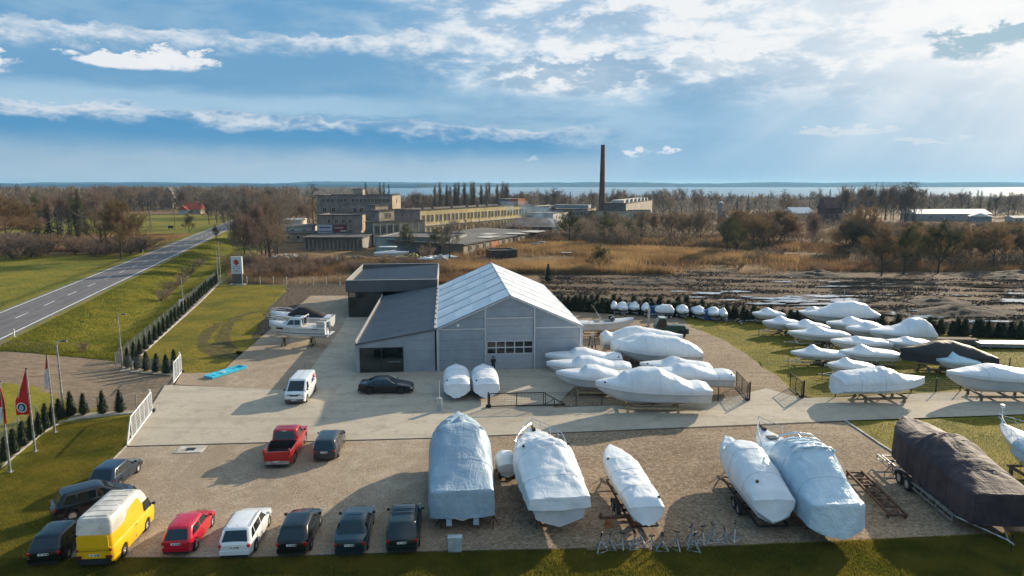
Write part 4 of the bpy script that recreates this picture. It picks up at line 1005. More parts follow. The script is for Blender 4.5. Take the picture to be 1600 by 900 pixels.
b2, s2 = boat('white wrapped motor cruiser with chrome bow rails, right of the grey tarped cruiser', (2.0, 39.9), 97.0, 10.0, 3.6, 1.9,
     [(0, .12, .6), (.25, .85, .6), (.46, 1.45, .6), (.54, 1.25, .5), (.64, .55, .45), (.80, .30, .45), (1, .04, .4)], keel=0.5, cov=shrink_m, hull=hullwrap_m, skirt=0.55, wr=0.06, seed=7, pleat=0.02, group=None, rails=True, railz=0.1, name='wrapped_cruiser', endskirt=0.2, folds=((-.3, 0, .14, 4.5, 1.3), (-.4, 1.2, .12, 5, .9), (-.4, -1.2, .12, 5, .9), (-3.0, -1.0, .10, 5, 1.0), (1.8, 0, .10, 4, 1.0)),
     vents=((.46, 1, .55), (.46, -1, .55)), t1=0.9)

dk = MB().add([(s2.x(.88), s2.b(.88) * .96, s2.sz(.88) + .12), (s2.x(.88), -s2.b(.88) * .96, s2.sz(.88) + .12), (s2.x(.95), -s2.b(.95) * .96, s2.sz(.95) + .10), (s2.x(.995), 0, s2.sz(1) + .08), (s2.x(.95), s2.b(.95) * .96, s2.sz(.95) + .10)], [(0, 1, 2, 3, 4)]).build('foredeck', hull_m, b2)
MB().box((s2.x(.93), 0, s2.sz(.93) + .2), (.3, .2, .2)).box((s2.x(.97), 0.05, s2.sz(.97) + .2), (.35, .08, .15)).build('windlass', darksteel, b2)
b3, s3 = boat('slim white shrink wrapped boat on a tandem trailer with an orange steel drawbar', (6.95, 39.2), 95.5, 8.6, 2.05, 1.15,
     [(0, .10, .6), (.05, .45, .65), (.2, .55, .6), (.30, .42, .5), (.45, .52, .5), (.62, .58, .55), (.72, .30, .5), (.88, .20, .5), (1, .05, .4)], keel=0.62, seed=12, group=None, drip=(0.05, -0.35, 0.62), folds=((-1.2, 0, .12, 3, .7), (1.2, .4, .08, 4, .8), (-2.8, .3, .10, 4, .6)), vents=((.68, 1, .5), (.06, -1, .5)), wr=0.035, full=3.0, skirt=0.3)
b4, s4 = boat('tall white shrink wrapped boat on a tandem trailer, right of the row of steel stands', (14.3, 39.4), 90.5, 8.6, 2.4, 1.55,
     [(0, .10, .5), (.05, .50, .6), (.25, 1.15, .75), (.5, 1.4, .85), (.62, 1.3, .8), (.67, .5, .5), (.80, .55, .1), (.92, .3, .1), (1, .15, .2)], keel=0.6, seed=21, group=None, drip=(0.0, -0.2, 0.6), folds=((1.7, .9, .13, 3, .8), (1.7, -.9, .13, 3, .8), (3.6, 0, .10, 4, .7)), vents=((.12, 1, .75),), wr=0.05, skirt=0.45)
b5, s5 = boat('long cruiser wrapped in loose bluish film with its white foredeck and bow rails bare', (17.2, 39.6), 91.5, 11.0, 3.1, 1.9,
     [(0, .20, .6), (.02, .25, .6), (.28, 1.9, .85), (.30, 1.95, .85), (.42, 1.85, .8), (.52, 1.5, .6), (.58, .85, .4), (.68, .35, .4), (1, .04, .4)], keel=0.5, cov=film_m, hull=hull_m, seed=33, group=None, rails=True, railz=0.1, skirt=1.2, wr=0.055, pleat=0.03, t1=0.72, endskirt=0.3, folds=((-2.4, 1.1, .12, 6, 1.3), (-2.4, -1.1, .12, 6, 1.3), (.6, 0, .10, 5, 1.0)), vdrop=0.35, name='wrapped_cruiser')
MB().tube([(-2.45, -1.22, 3.40), (-2.45, -.9, 3.66), (-2.5, 0, 3.76), (-2.45, .9, 3.66), (-2.45, 1.22, 3.40)], 0.06, 8).build('hoop', film_m, b5, 60)
for k_, tt in enumerate((-1.7, -0.9, -0.1)): MB().tube([(tt, -1.15, 3.36), (tt, -.85, 3.58), (tt, 0, 3.69), (tt, .85, 3.58), (tt, 1.15, 3.36)], 0.05, 8).build('hoop', film_m, b5, 60)
def foredeck(o, sh, t0, camber=0.22, m_=None):
    vs_ = []; fs = []; n = 12; k = 8
    for i in range(n + 1):
        t = t0 + (0.998 - t0) * i / n
        for j_ in range(k + 1):
            a = j_ / k * 2 - 1; vs_.append((sh.x(t), a * sh.b(t) * 0.99, sh.sz(t) + 0.01 + camber * (1 - a * a) * (1 - .6 * (t - t0) / (1 - t0))))
    for i in range(n):
        for j_ in range(k):
            a = i * (k + 1) + j_; fs.append((a, a + k + 1, a + k + 2, a + 1)[::-1])
    return MB().add(vs_, fs).build('foredeck', m_ or hull_m, o, 40)
foredeck(b5, s5, 0.66)
MB().box((s5.x(.80), 0.0, s5.sz(.80) + .22), (.62, .62, .05), ry=R(3)).build('deck_hatch', winglass, b5)
MB().box((s5.x(.93), 0, s5.sz(.93) + .2), (.4, .22, .2)).box((s5.x(.98), 0.05, s5.sz(.97) + .2), (.35, .1, .14)).build('windlass', darksteel, b5)
b6, s6 = boat('large boat under a dark plum tarp on a long trailer at the right', (26.9, 40.1), 87.0, 10.9, 3.5, 1.95,
     [(0, .15, .5), (.15, .5, .5), (.30, .85, .5), (.44, 1.15, .65), (.54, 1.1, .7), (.60, 0.75, .5), (.74, 0.55, .45), (.88, .45, .5), (1, .35, .5)], keel=0.75, cov=tarp_plum_m, hull=hull_m, seed=41, group=None, skirt=1.65, wr=0.03, pleat=0.035, full=3.8, rise=0.72, name='tarped_cruiser', endskirt=0.2, folds=((.4, .3, .16, 5, 1.5), (-2.5, .4, .08, 6, 1.6), (4.2, 0, .08, 5, 1.0)))
hull_mesh(BoatShape(10.2, 3.1, 1.4), antifoul_m).build('keel_bottom', antifoul_m, b6, 40).location = (-0.3, 0, -0.02)
b7, s7 = boat('white boat with bow rails showing behind the plum tarped boat at the right edge', (34.1, 40.2), 88.0, 11.5, 3.4, 1.8, CRUISE, keel=0.5, cov=film_m, hull=hull_m, seed=44, group=None, rails=True, railz=0.1, t1=0.7, skirt=0.5, wr=0.05, name='wrapped_cruiser')
foredeck(b7, s7, 0.62, 0.3)
MB().tube([(s7.x(.99), 0, s7.sz(1)), (s7.x(1.0), 0, s7.sz(1) + 1.2)], 0.03, 6).box((s7.x(1.0), 0, s7.sz(1) + 1.3), (.22, .22, .22)).build('bow_light', whitepaint, b7)
trailer('tandem trailer with orange rusty beams under the slim white boat', (7.0, 38.6), 95.5, 7.6, W=2.1, axles=2, r=0.33, group=None, m_=darksteel, bow_post=False)
trailer('tandem trailer under the tall white wrapped boat', (14.35, 38.8), 90.5, 8.0, W=2.3, axles=2, r=0.33, group=None, m_=darksteel)
trailer('long galvanised ladder frame trailer with twin wheels under the plum tarped boat', (26.3, 39.6), -93.0, 11.0, W=3.0, axles=2, r=0.42, group=None, bars=9, zf=0.62, ladder=True, draw=2.4, bow_post=False)
o = thing('steel_support', 'orange rusty steel support frame under the stern of the slim white boat', 'support', G(972, 822), R(5))
MB().box((-0.75, 0, 0.25), (0.5, 0.35, 0.5), taper=0.5).build('foot', orange_rust, o); MB().box((0.75, 0, 0.25), (0.5, 0.35, 0.5), taper=0.5).build('foot', orange_rust, o)
MB().box((0, 0, 0.56), (2.6, 0.16, 0.14)).build('beam', rust, o); MB().box((-1.25, 0, .7), (.12, .16, .3), ry=.3).box((1.25, 0, .7), (.12, .16, .3), ry=-.3).build('arm', rust, o)
# black stands and cradles of the big boats
def prop_stand(label, pos, h=0.9, group='props under the big boats'):
    o = thing('prop_stand', label, 'stand', (pos[0], pos[1], 0), 0, group)
    b = MB()
    for k in range(3):
        a = 2 * math.pi * k / 3 + 0.5; b.tube([(0.36 * math.cos(a), 0.36 * math.sin(a), 0.02), (0, 0, h * 0.65)], 0.028, 5)
    b.build('tripod', darksteel, o); MB().tube([(0, 0, h * 0.5), (0, 0, h)], 0.025, 6).build('screw', darksteel, o); MB().box((0, 0, h), (0.26, 0.2, 0.05)).build('pad', oldwood, o)
    return o
for (px, py, lb) in [(690, 822, 'black prop at the left stern corner of the grey tarped cruiser'), (771, 822, 'black prop at the right stern corner of the grey tarped cruiser'), (822, 777, 'prop on the left side of the white cruiser with bow rails'), (838, 823, 'pale prop by the left stern of the white cruiser with bow rails'), (1392, 740, 'prop under the bow end of the plum tarped boat')]:
    p = G(px, py); prop_stand(lb, p)
cradle('dark beams under the grey tarped cruiser', (-3.3, 40.5), 95.5, 6.5, 2.0, 0.6, darksteel, group=None)
cradle('dark beams under the white cruiser with bow rails', (2.1, 39.5), 97, 5.5, 2.0, 0.55, oldwood, group=None)
cradle('dark beams under the cruiser wrapped in bluish film', (17.4, 39), 90.5, 6.5, 2.0, 0.55, oldwood, group=None)
cradle('beams under the railed boat at the right edge', (34.1, 40.2), 88, 6.5, 2.0, 0.55, oldwood, group=None)
p = G(790, 748); boat('little white wrapped tender standing between the two leftmost cruisers', (p.x, p.y + .8), 97, 2.4, 1.25, 0.75, [(0, .3, .6), (.2, .75, .6), (.6, .6, .5), (1, .1, .5)], keel=0.25, wr=0.02, seed=51, group=None, full=3.5, name='wrapped_tender')
cradle('small trolley under the little white tender', (p.x, p.y + .8), 97, 1.8, 0.9, 0.28, darksteel, group=None)
# two stern-on boats by the hall
for k_, (px, lb) in enumerate([(713, 'left one of the two wrapped boats parked end-on before the hall'), (757, 'right one of the two wrapped boats parked end-on before the hall')]):
    X = XatY(px, 61.3, 1); boat(lb, (X, 61.6), 95.5, 6.2, 2.35, 1.25, [(0, .15, .55), (.1, .5, .5), (.35, .55, .5), (.6, .75, .5), (.8, .35, .45), (1, .12, .3)], keel=0.35, drip=(-0.55 if k_ == 0 else 0.5, -0.25, 0.5), vents=((.08, 1, .5),), seed=60 + k_, wr=0.03, group='two wrapped boats end-on before the hall', skirt=0.5)
    cradle('low cradle under the %s end-on boat' % ('left' if k_ == 0 else 'right'), (X, 61.6), 95.5, 3.8, 1.4, 0.36, darksteel, group=None)
def side(px0, px1, pyb, head, Bm, H, prof, label, **kw):
    """side-on boat: pixel extent, pixel row of the keel on the ground, heading 180 = bow left"""
    Y = G(800, pyb).y + Bm * 0.35; zc = Y * math.cos(R(PITCH)) + 18 * math.sin(R(PITCH))
    x0, x1 = (px0 - 800) / FPX * zc, (px1 - 800) / FPX * zc
    L = (x1 - x0) / abs(math.cos(R(head))) * 0.985
    return boat(label, ((x0 + x1) / 2, Y), head, L, Bm, H, prof, **kw)
MG = 'wrapped boats crowded right of the hall door'
def sup(r, label, kind='cradle', **kw):
    o, sh = r; hd = math.degrees(o.rotation_euler.z); h = o.location.z
    if kind == 'cradle': return cradle(label, o.location, hd, sh.L * 0.5, sh.B * 0.62, max(0.3, h - 0.02), group='timber cradles under boats', **kw)
    return trailer(label, o.location, hd, sh.L * 0.95, W=sh.B * 0.86, zf=max(0.36, h - 0.1), group='boat trailers', draw=1.1, **kw)
sup(side(851, 971, 584, 179, 2.6, 1.25, HUMP, 'wrapped boat nearest the hall wall, furthest back of the three bow-left ones', keel=.5, seed=71, drip=(0, .2, .45), vents=((.05, 1, .4),), group=MG), 'cradle under the boat nearest the hall wall')
sup(side(853, 985, 601, 177, 2.7, 1.35, HUMP, 'wrapped boat in the middle of the three bow-left ones by the hall', keel=.5, seed=72, drip=(0, .2, .5), group=MG), 'cradle under the middle bow-left boat by the hall')
sup(side(868, 990, 620, 176, 2.7, 1.45, HUMP, 'wrapped boat in front of the three bow-left ones by the hall', keel=.5, seed=73, wr=.03, group=MG), 'cradle under the front bow-left boat by the hall')
sup(side(929, 1107, 646, 178, 3.1, 1.75, [(0, .10, .4), (.08, .35, .5), (.16, .30, .4), (.32, 1.0, .4), (.46, 1.55, .6), (.60, 1.45, .7), (.74, 1.05, .6), (.80, .55, .5), (.9, .3, .4), (1, .1, .4)], 'biggest wrapped boat by the lane, lying on pale timber beams', keel=.55, seed=74, wr=.04, vents=((.92, 1, .3),), group=MG, skirt=.35), 'pale timber beams under the biggest wrapped boat by the lane')
_m = side(1007, 1143, 617, 178, 2.7, 1.5, HUMP, 'wrapped boat with a round stern hump just behind the biggest one', keel=.45, seed=75, drip=(0, .3, .6), vents=((.04, 1, .5),), group=MG); sup(_m, 'cradle under the boat with the round stern hump')
sup(side(999, 1110, 600, 177, 2.5, 1.2, RUN, 'low wrapped boat between the tall one and the hump stern one', keel=.6, seed=76, vents=((.9, 1, .3),), group=MG), 'cradle under the low boat in the crowd')
sup(side(967, 1094, 581, 177, 3.0, 1.7, [(0, .1, .4), (.06, .5, .5), (.15, .9, .6), (.3, 1.35, .7), (.6, 1.5, .7), (.7, 1.4, .6), (.82, .75, .4), (1, .5, .4)], 'tall wrapped boat with a long flat roof in the middle of the crowd', keel=.6, seed=77, wr=.04, group=MG, skirt=.4), 'cradle under the tall flat roofed boat')
sup(side(955, 1078, 569, 2, 2.8, 1.5, CRUISE, 'wrapped boat mostly hidden behind the tall flat roofed one', keel=.5, seed=78, wr=.04, group=MG, skirt=.4), 'cradle under the mostly hidden boat')
sup(side(939, 1068, 556, 2, 2.9, 1.5, [(0, .5, .6), (.05, .95, .5), (.12, .6, .4), (.3, 1.25, .5), (.42, 1.4, .55), (.6, 1.0, .5), (.8, .6, .4), (1, .1, .4)], 'furthest back wrapped boat of the crowd, blunt end toward the hall', keel=.5, seed=79, wr=.04, group=MG, skirt=.4), 'cradle under the furthest back boat of the crowd')
# right-hand fleet
RG = 'wrapped boats on the right hand lawn'
fleet = [
 (1174, 1224, 507, 182, 2.2, .95, RUN, 'small wrapped boat at the far left of the lawn fleet', 't'),
 (1190, 1250, 524, 181, 2.4, 1.1, RUN, 'wrapped boat in front of the far left one', 't'),
 (1226, 1292, 530, 181, 2.4, 1.1, RUN, 'wrapped runabout third from the left in the lawn fleet', 'c'),
 (1237, 1306, 506, 181, 2.4, 1.0, RUN, 'far wrapped boat left of the long raised one', 'c'),
 (1254, 1372, 515, 180, 3.0, 1.5, [(0, .1, .4), (.10, .7, .5), (.2, 1.5, .7), (.35, 1.8, .75), (.55, 1.6, .7), (.7, .9, .5), (.85, .35, .4), (1, .1, .4)], 'long wrapped cruiser with a high flat roof at the back of the lawn fleet', 'c'),
 (1290, 1370, 527, 179, 2.5, 1.2, RUN, 'wrapped boat in front of the high roofed cruiser', 'c'),
 (1320, 1398, 537, 179, 2.5, 1.2, HUMP, 'wrapped boat left of the one with the tall windscreen tent', 'c'),
 (1357, 1454, 546, 178, 3.0, 1.45, TENT, 'wrapped boat with a tall steep tent over its stern', 'c'),
 (1230, 1323, 543, 178, 2.4, 1.15, RUN, 'sleek wrapped runabout on a twin wheel trailer', 't2'),
 (1297, 1387, 559, 178, 2.5, 1.25, LOW, 'low wrapped boat left of the black covered one', 'c'),
 (1382, 1452, 561, 178, 2.5, 1.3, LOW, 'wrapped boat half hidden by the black covered one', 'c'),
 (1235, 1321, 573, 178, 2.2, .85, [(0, .1, .4), (.2, .3, .4), (.45, .45, .3), (.62, .9, -.35), (.74, .30, -.1), (.9, .1, .4), (1, .03, .4)], 'small pointed wrapped runabout on a trailer, drawbar to the left', 't'),
 (1311, 1401, 576, 177, 2.4, 1.1, [(0, .1, .4), (.2, .3, .4), (.45, .45, .3), (.64, .85, -.35), (.76, .30, -.1), (.9, .1, .4), (1, .03, .4)], 'wrapped runabout on a trailer directly left of the black covered boat', 't'),
 (1407, 1545, 584, 177, 3.0, 1.35, [(0, .1, .4), (.08, .4, .4), (.25, 1.0, .45), (.45, 1.45, .5), (.6, 1.35, .55), (.75, .95, .5), (.9, .6, .5), (1, .45, .5)], 'cabin boat under a black cover among the white ones', 'b'),
 (1292, 1362, 595, 178, 2.2, .95, [(0, .1, .4), (.2, .3, .4), (.45, .45, .3), (.60, .75, -.35), (.74, .30, -.1), (.9, .1, .4), (1, .03, .4)], 'small wrapped boat on a trailer behind the loosely wrapped one by the lane', 't'),
 (1459, 1522, 588, 178, 2.3, 1.05, [(0, .1, .4), (.2, .3, .4), (.45, .55, .3), (.60, .95, -.35), (.74, .30, -.1), (.9, .1, .4), (1, .03, .4)], 'small pale blue wrapped boat right of the black covered one', 'bl'),
 (1305, 1445, 630, 2, 2.9, 1.45, [(0, .3, .5), (.07, .75, .6), (.3, .95, .55), (.5, 1.15, .5), (.62, .85, .45), (.72, .35, .4), (.9, .08, .4), (1, .03, .4)], 'loosely wrapped boat by the lane with its bare white bow to the right', 'l'),
 (1478, 1645, 628, 177, 3.2, 1.8, [(0, .1, .4), (.1, .5, .5), (.3, .5, .5), (.45, .75, .5), (.60, .9, .5), (.74, .5, .4), (.9, .15, .4), (1, .04, .4)], 'large wrapped boat on the lane at the right edge, bow to the left', 'c2')]
for i, (a, b_, py, hd, Bm, H, pf, lb, kd) in enumerate(fleet):
    kw = dict(keel=.55, seed=100 + i * 3, group=RG)
    if kd == 'b': kw.update(cov=tarp_black_m, hull=hull_m, skirt=.75, name='tarped_boat', pleat=.015, group=None)
    if kd == 'bl': kw.update(cov=tarp_blue_m, group=None)
    if kd == 'l': kw.update(skirt=.6, wr=.05, pleat=.02, hull=hull_m, drip=(0, .3, .6))
    r = side(a, b_, py, hd, Bm, H, pf, lb, **kw)
    who = lb.replace('wrapped ', '')
    sup(r, ('trailer under the ' if kd[0] == 't' else 'supports under the ') + ' '.join(who.split()[:11]), 'trailer' if kd[0] == 't' else 'cradle', **({'axles': 2} if kd == 't2' else {'m_': oldwood} if kd[0] != 't' else {}))
# ================================================================== VEHICLES
def car(label, pos, head, col, L=4.3, W=1.75, zb=0.90, zr=1.46, top=None, cab=(-1.95, 0.95), roof=(-1.55, 0.30), wb=2.6, wr=0.31, zh=0.78,
        group='cars parked in the yard', name='parked_car', cat='car', tumble=0.77, cabmat=None, pillars=(-0.55,), bed=None, rails=False, sunroof=False,
        plate=platewhite, rwin=True, doors=2, grille=True, bumper=None, cap=None, sidewin=True, chrome_line=False, rake=0.0, backlights='corner', nose=0.56, taper=.15, rims=None):
    o = thing(name, label, cat, (pos[0], pos[1], 0), R(head), group)
    hL, hW = L / 2, W / 2; fa, ra = wb / 2 + rake, -wb / 2 + rake
    top = top or [(-hL, zb - 0.12), (-hL + 0.10, zb), (cab[1], zb), (cab[1] + 0.05, zb), (hL - 0.35, zh), (hL - 0.08, zh - 0.10), (hL, nose)]
    def zt(x):
        for a, b in zip(top[:-1], top[1:]):
            if x <= b[0]: return a[1] + (b[1] - a[1]) * max(0, (x - a[0]) / max(1e-6, b[0] - a[0]))
        return top[-1][1]
    def hw(x): u = abs(x) / hL; return hW * (1 - taper * u ** 3.6 - 0.06 * u ** 14)
    def zl(x):
        z = 0.24 + (0.10 if abs(x) > hL - 0.15 else 0)
        for xc in (fa, ra):
            r = wr + 0.055
            if abs(x - xc) < r: z = max(z, wr + math.sqrt(r * r - (x - xc) ** 2))
        return z
    xs = set(round(-hL + L * i / 46, 3) for i in range(47)) | {-hL + 0.03, hL - 0.03, -hL + 0.1, hL - .1}
    for xc in (fa, ra):
        for k in range(-6, 7): xs.add(round(xc + (wr + 0.056) * math.sin(k / 6 * math.pi / 2), 3))
    if bed: xs |= {bed[0], bed[0] + 0.01, bed[1], bed[1] - 0.01}
    xs = sorted(x for x in xs if -hL <= x <= hL); vs_ = []
    for x in xs:
        w, z1, z0 = hw(x), zt(x), zl(x); end = 1 - max(0, (abs(x) - (hL - 0.12)) / 0.12) * 0.06; w *= end
        z0 = min(z0, z1 - 0.1); zm = max(min(0.62, z1 - 0.12), z0 + 0.04)
        if bed and bed[0] < x < bed[1]: row = [(w - 0.02, z0), (w, zm), (w * 0.985, z1 - 0.04), (w * 0.96, z1), (w * 0.89, z1), (w * 0.88, 0.62), (0, 0.62)]
        else: row = [(w - 0.04, z0), (w, zm), (w * 0.985, z1 - 0.08), (w * 0.95, z1 - 0.015), (w * 0.88, z1), (w * 0.45, z1 + 0.018), (0, z1 + 0.025)]
        vs_ += [(x, y, z) for y, z in row] + [(x, -y, z) for y, z in reversed(row[:-1])]
    m = 13; n = len(xs); fs = [(i * m + k, i * m + k + 1, (i + 1) * m + k + 1, (i + 1) * m + k) for i in range(n - 1) for k in range(m - 1)]
    fs += [tuple(range(m - 1, -1, -1)), tuple((n - 1) * m + k for k in range(m))]
    fs = [f[::-1] for f in fs]
    MB().add(vs_, fs).build('body', col, o, 38)
    MB().box((0, 0, 0.34), (L * 0.92, W * 0.72, 0.22)).build('underbody', blackplastic, o)
    # cabin
    wbelt, wroof = hW * 0.93, hW * tumble; cm = cabmat or col
    def ring(f):
        x0 = cab[0] + (roof[0] - cab[0]) * f; x1 = cab[1] + (roof[1] - cab[1]) * f; w = wbelt + (wroof - wbelt) * f; z = zb - 0.03 + (zr - 0.05 - zb + 0.03) * f; return x0, x1, w, z
    def rr(x0, x1, w, z, r=0.24, k=4):
        pts = []
        for (cx, cy, a0) in ((x1 - r, w - r, 0), (x0 + r, w - r, 90), (x0 + r, -w + r, 180), (x1 - r, -w + r, 270)):
            for i in range(k + 1):
                a = R(a0 + 90 * i / k); pts.append((cx + r * math.cos(a), cy + r * math.sin(a), z))
        return pts
    rings = [rr(*ring(0)), rr(*ring(0.5)), rr(*ring(0.94)), ]
    a = ring(1.0); rings += [rr(a[0] + 0.03, a[1] - 0.03, a[2] - 0.03, zr - 0.035), rr(a[0] + 0.12, a[1] - 0.12, a[2] - 0.12, zr - 0.008), rr(a[0] + .45, a[1] - .35, a[2] * 0.5, zr + 0.01)]
    vs_ = sum(rings, []); k = len(rings[0]); fs = [(i * k + j_, i * k + (j_ + 1) % k, (i + 1) * k + (j_ + 1) % k, (i + 1) * k + j_) for i in range(len(rings) - 1) for j_ in range(k)]
    fs.append(tuple((len(rings) - 1) * k + j_ for j_ in range(k)))
    MB().add(vs_, fs).build('cabin', cm, o, 35)
    def Ps(x, f, sd, off=0.010):                               # point on a side of the cabin
        r0 = ring(f); n_ = Vector((0, (zr - zb), wbelt - wroof)).normalized(); return Vector((x, sd * (r0[2] + n_.y * off), r0[3] + n_.z * off))
    fb, ft = 0.12, 0.86
    if sidewin:
        xs_b = [ring(fb)[0] + 0.20, *pillars, ring(fb)[1] - 0.16]
        xs_t = [ring(ft)[0] + 0.18, *pillars, ring(ft)[1] - 0.13]
        for sd in (1, -1):
            for i in range(len(xs_b) - 1):
                g = 0.045; q = [Ps(xs_b[i] + g, fb, sd), Ps(xs_b[i + 1] - g, fb, sd), Ps(xs_t[i + 1] - g, ft, sd), Ps(xs_t[i] + g, ft, sd)]
                if q[0].x > q[1].x - .05: continue
                if sd < 0: q = q
                else: q = q[::-1]
                MB().slab(q, 0.03).build('side_window', glass, o)
            if chrome_line: MB().tube([Ps(xs_b[0], fb, sd, .02), Ps(xs_t[0], ft + .06, sd, .02), Ps((xs_t[0] + xs_t[-1]) / 2, ft + .09, sd, .02), Ps(xs_t[-1], ft + .05, sd, .02), Ps(xs_b[-1] + .05, fb, sd, .02)], 0.013, 4).build('chrome_trim', chrome, o)
    def endpane(xb0, xt0, sgn, f0, f1, name, win=0.88):
        p = []
        for f, s_ in ((f0, 1), (f0, -1), (f1, -1), (f1, 1)):
            r0 = ring(f); xx = r0[1] if sgn > 0 else r0[0]; p.append(Vector((xx + sgn * 0.014, s_ * sgn * (r0[2] - 0.17), r0[3] + 0.006)))
        p = [p[0], p[1], p[2], p[3]]
        MB().slab(p[::-1] , 0.03).build(name, glass, o)
    endpane(0, 0, 1, 0.06, 0.90, 'windscreen')
    if rwin: endpane(0, 0, -1, 0.04, 0.90, 'rear_window')
    # wheels
    for xc in (fa, ra):
        for sd in (1, -1): wheel(o, xc, sd * (hW - 0.115 - (.02 if xc > 0 else 0)), wr, 0.2, rims)
    bm_ = bumper or col
    for sgn in (1, -1):
        e = sgn * (hL + 0.015); MB().box((e - sgn * 0.03, 0, 0.43), (0.10, W * 0.84, 0.22)).build('bumper', bm_, o)
        MB().box((sgn * (hL - 0.0), 0, 0.27), (0.09, W * 0.78, 0.10)).build('lower_trim', blackplastic, o)
        pz = 0.46 if sgn > 0 else (0.72 if not bed else 0.50); px0 = sgn * (hL + 0.04 if sgn > 0 or bed else hL + 0.012)
        pl = MB().box((px0, 0, pz), (0.02, 0.50, 0.115)).build('number_plate', plate, o)
        MB().box((px0 + sgn * 0.011, -0.22 * -sgn, pz), (0.004, 0.04, 0.10)).build('plate_band', plateblue, pl)
        ms = MB()
        for k_ in range(7):
            if k_ != 2: ms.box((px0 + sgn * 0.011, (-0.15 + k_ * 0.055) * sgn, pz), (0.004, 0.028, 0.07))
        ms.build('plate_characters', blackplastic, pl)
    for sd in (1, -1):
        zz = zh - 0.20; MB().box((hL - 0.10, sd * (hW * 0.70), zz), (0.18, hW * 0.34, 0.12), rz=-sd * 0.30).build('headlight', headlight, o)
        if backlights == 'tall': MB().box((-hL + 0.06, sd * (hW * 0.86), zb - 0.02), (0.12, 0.14, 0.40)).build('tail_light', taillight, o)
        else: MB().box((-hL + 0.065, sd * (hW * 0.76), zb - 0.17), (0.13, hW * 0.24, 0.14), rz=sd * 0.2).build('tail_light', taillight, o)
        mp = Ps(ring(0.15)[1] - 0.08, 0.15, sd, 0.12); MB().box(mp, (0.10, 0.17, 0.12), rz=sd * -0.2).build('mirror', col if cat == 'car' and not bed else blackplastic, o)
        for k_ in range(doors):
            xx = (pillars[-1] if pillars else 0) + 0.10 - (k_ * 0.95); MB().box((xx, sd * (hW * 0.985 + 0.006), zb - 0.13), (0.16, 0.025, 0.03)).build('door_handle', blackplastic if cat != 'car' else col, o)
            MB().box((xx - 0.14, sd * (hW * 0.99), (zb + 0.3) / 2), (0.012, 0.012, zb - 0.42)).build('door_gap', blackplastic, o)
    if grille: MB().box((hL - 0.01, 0, zh - 0.16), (0.05, W * 0.36, 0.12)).build('grille', blackplastic, o)
    if rails:
        for sd in (1, -1): MB().tube([(roof[0] + .2, sd * (wroof - .04), zr - .02), (roof[0] + .3, sd * (wroof - .04), zr + .04), (roof[1] - .3, sd * (wroof - .04), zr + .04), (roof[1] - .2, sd * (wroof - .04), zr - .02)], 0.018, 5).build('roof_rail', darksteel, o)
        for xx in ((roof[0] + roof[1]) / 2 - 0.1, (roof[0] + roof[1]) / 2 + 0.35) if rails == 2 else (): MB().box((xx, 0, zr + 0.05), (0.05, wroof * 1.9, 0.025)).build('roof_bar', darksteel, o)
    MB().tube([(roof[0] + .25, 0, zr), (roof[0] + .05, 0, zr + .16)], 0.008, 4).build('aerial', blackplastic, o)
    return o
P_black = paint('black_car_paint', (0.008, 0.009, 0.011)); P_navy = paint('dark_blue_car_paint', (0.012, 0.028, 0.055)); P_green = paint('dark_green_car_paint', (0.010, 0.022, 0.024))
P_red = paint('red_car_paint', (0.62, 0.010, 0.035)); P_white = paint('white_car_paint', (0.72, 0.74, 0.75), 0.0); P_yellow = mat('yellow_van_paint', (0.80, 0.46, 0.005), 0.4, 0.0, var=0.05, scale=1.0, coat=0.5)
P_teal = paint('dark_teal_car_paint', (0.010, 0.030, 0.038)); P_red2 = paint('red_pickup_paint', (0.42, 0.008, 0.012)); P_grey = paint('dark_grey_car_paint', (0.025, 0.032, 0.04))
tan_grey = mat('tan_grey_trim', (0.12, 0.10, 0.09), 0.6)
HATCH = dict(L=4.05, W=1.72, zr=1.44, zb=0.93, cab=(-1.93, 0.92), roof=(-1.50, 0.25), pillars=(-1.15, -0.15), wb=2.5)
ESTATE = dict(L=4.6, W=1.76, zr=1.46, zb=0.94, cab=(-2.2, 0.95), roof=(-1.95, 0.30), pillars=(-1.30, -0.30), wb=2.65, rails=True)
def Gc(px, py): return G(px, py)
car('dark blue hatchback at the edge of the lawn, furthest back in the left row', G(183, 751), 94, P_navy, **HATCH)
car('black high roofed family car parked askew behind the yellow van', G(150, 795), 42, P_black, L=4.3, W=1.78, zr=1.62, zb=1.0, cab=(-2.0, 1.35), roof=(-1.65, 0.35), pillars=(-1.0, 0.0), wb=2.6, wr=0.32)
car('black hatchback in the bottom left corner beside the yellow van', G(99, 855), 100, P_black, **HATCH)
car('red hatchback right of the yellow van', G(298, 841), 95, P_red, L=3.85, W=1.62, zr=1.42, zb=0.92, cab=(-1.88, 0.92), roof=(-1.45, 0.25), pillars=(-0.45,), wb=2.5, backlights='corner')
car('white estate car in the front row between red and black cars', G(387, 841), 95, P_white, L=4.5, W=1.76, zr=1.49, zb=0.95, cab=(-2.15, 1.0), roof=(-1.7, 0.35), pillars=(-1.25, -0.2), wb=2.65, rails=True)
car('black hatchback between the white estate and the dark teal saloon', G(470, 840), 95, P_black, L=4.2, W=1.76, zr=1.42, zb=0.93, cab=(-2.0, 0.95), roof=(-1.45, 0.28), pillars=(-1.1, -0.2), wb=2.55, chrome_line=False)
car('dark teal saloon with a pale rear shelf, second from the tarped cruiser', G(556, 838), 95, P_teal, L=4.5, W=1.75, zr=1.40, zb=0.93, cab=(-1.62, 0.95), roof=(-0.95, 0.28), pillars=(-0.98, -0.2), wb=2.65, top=[(-2.25, .86), (-2.18, .98), (-1.6, 1.0), (-1.55, .94), (.95, .93), (1.9, .78), (2.17, .68), (2.25, .6)])
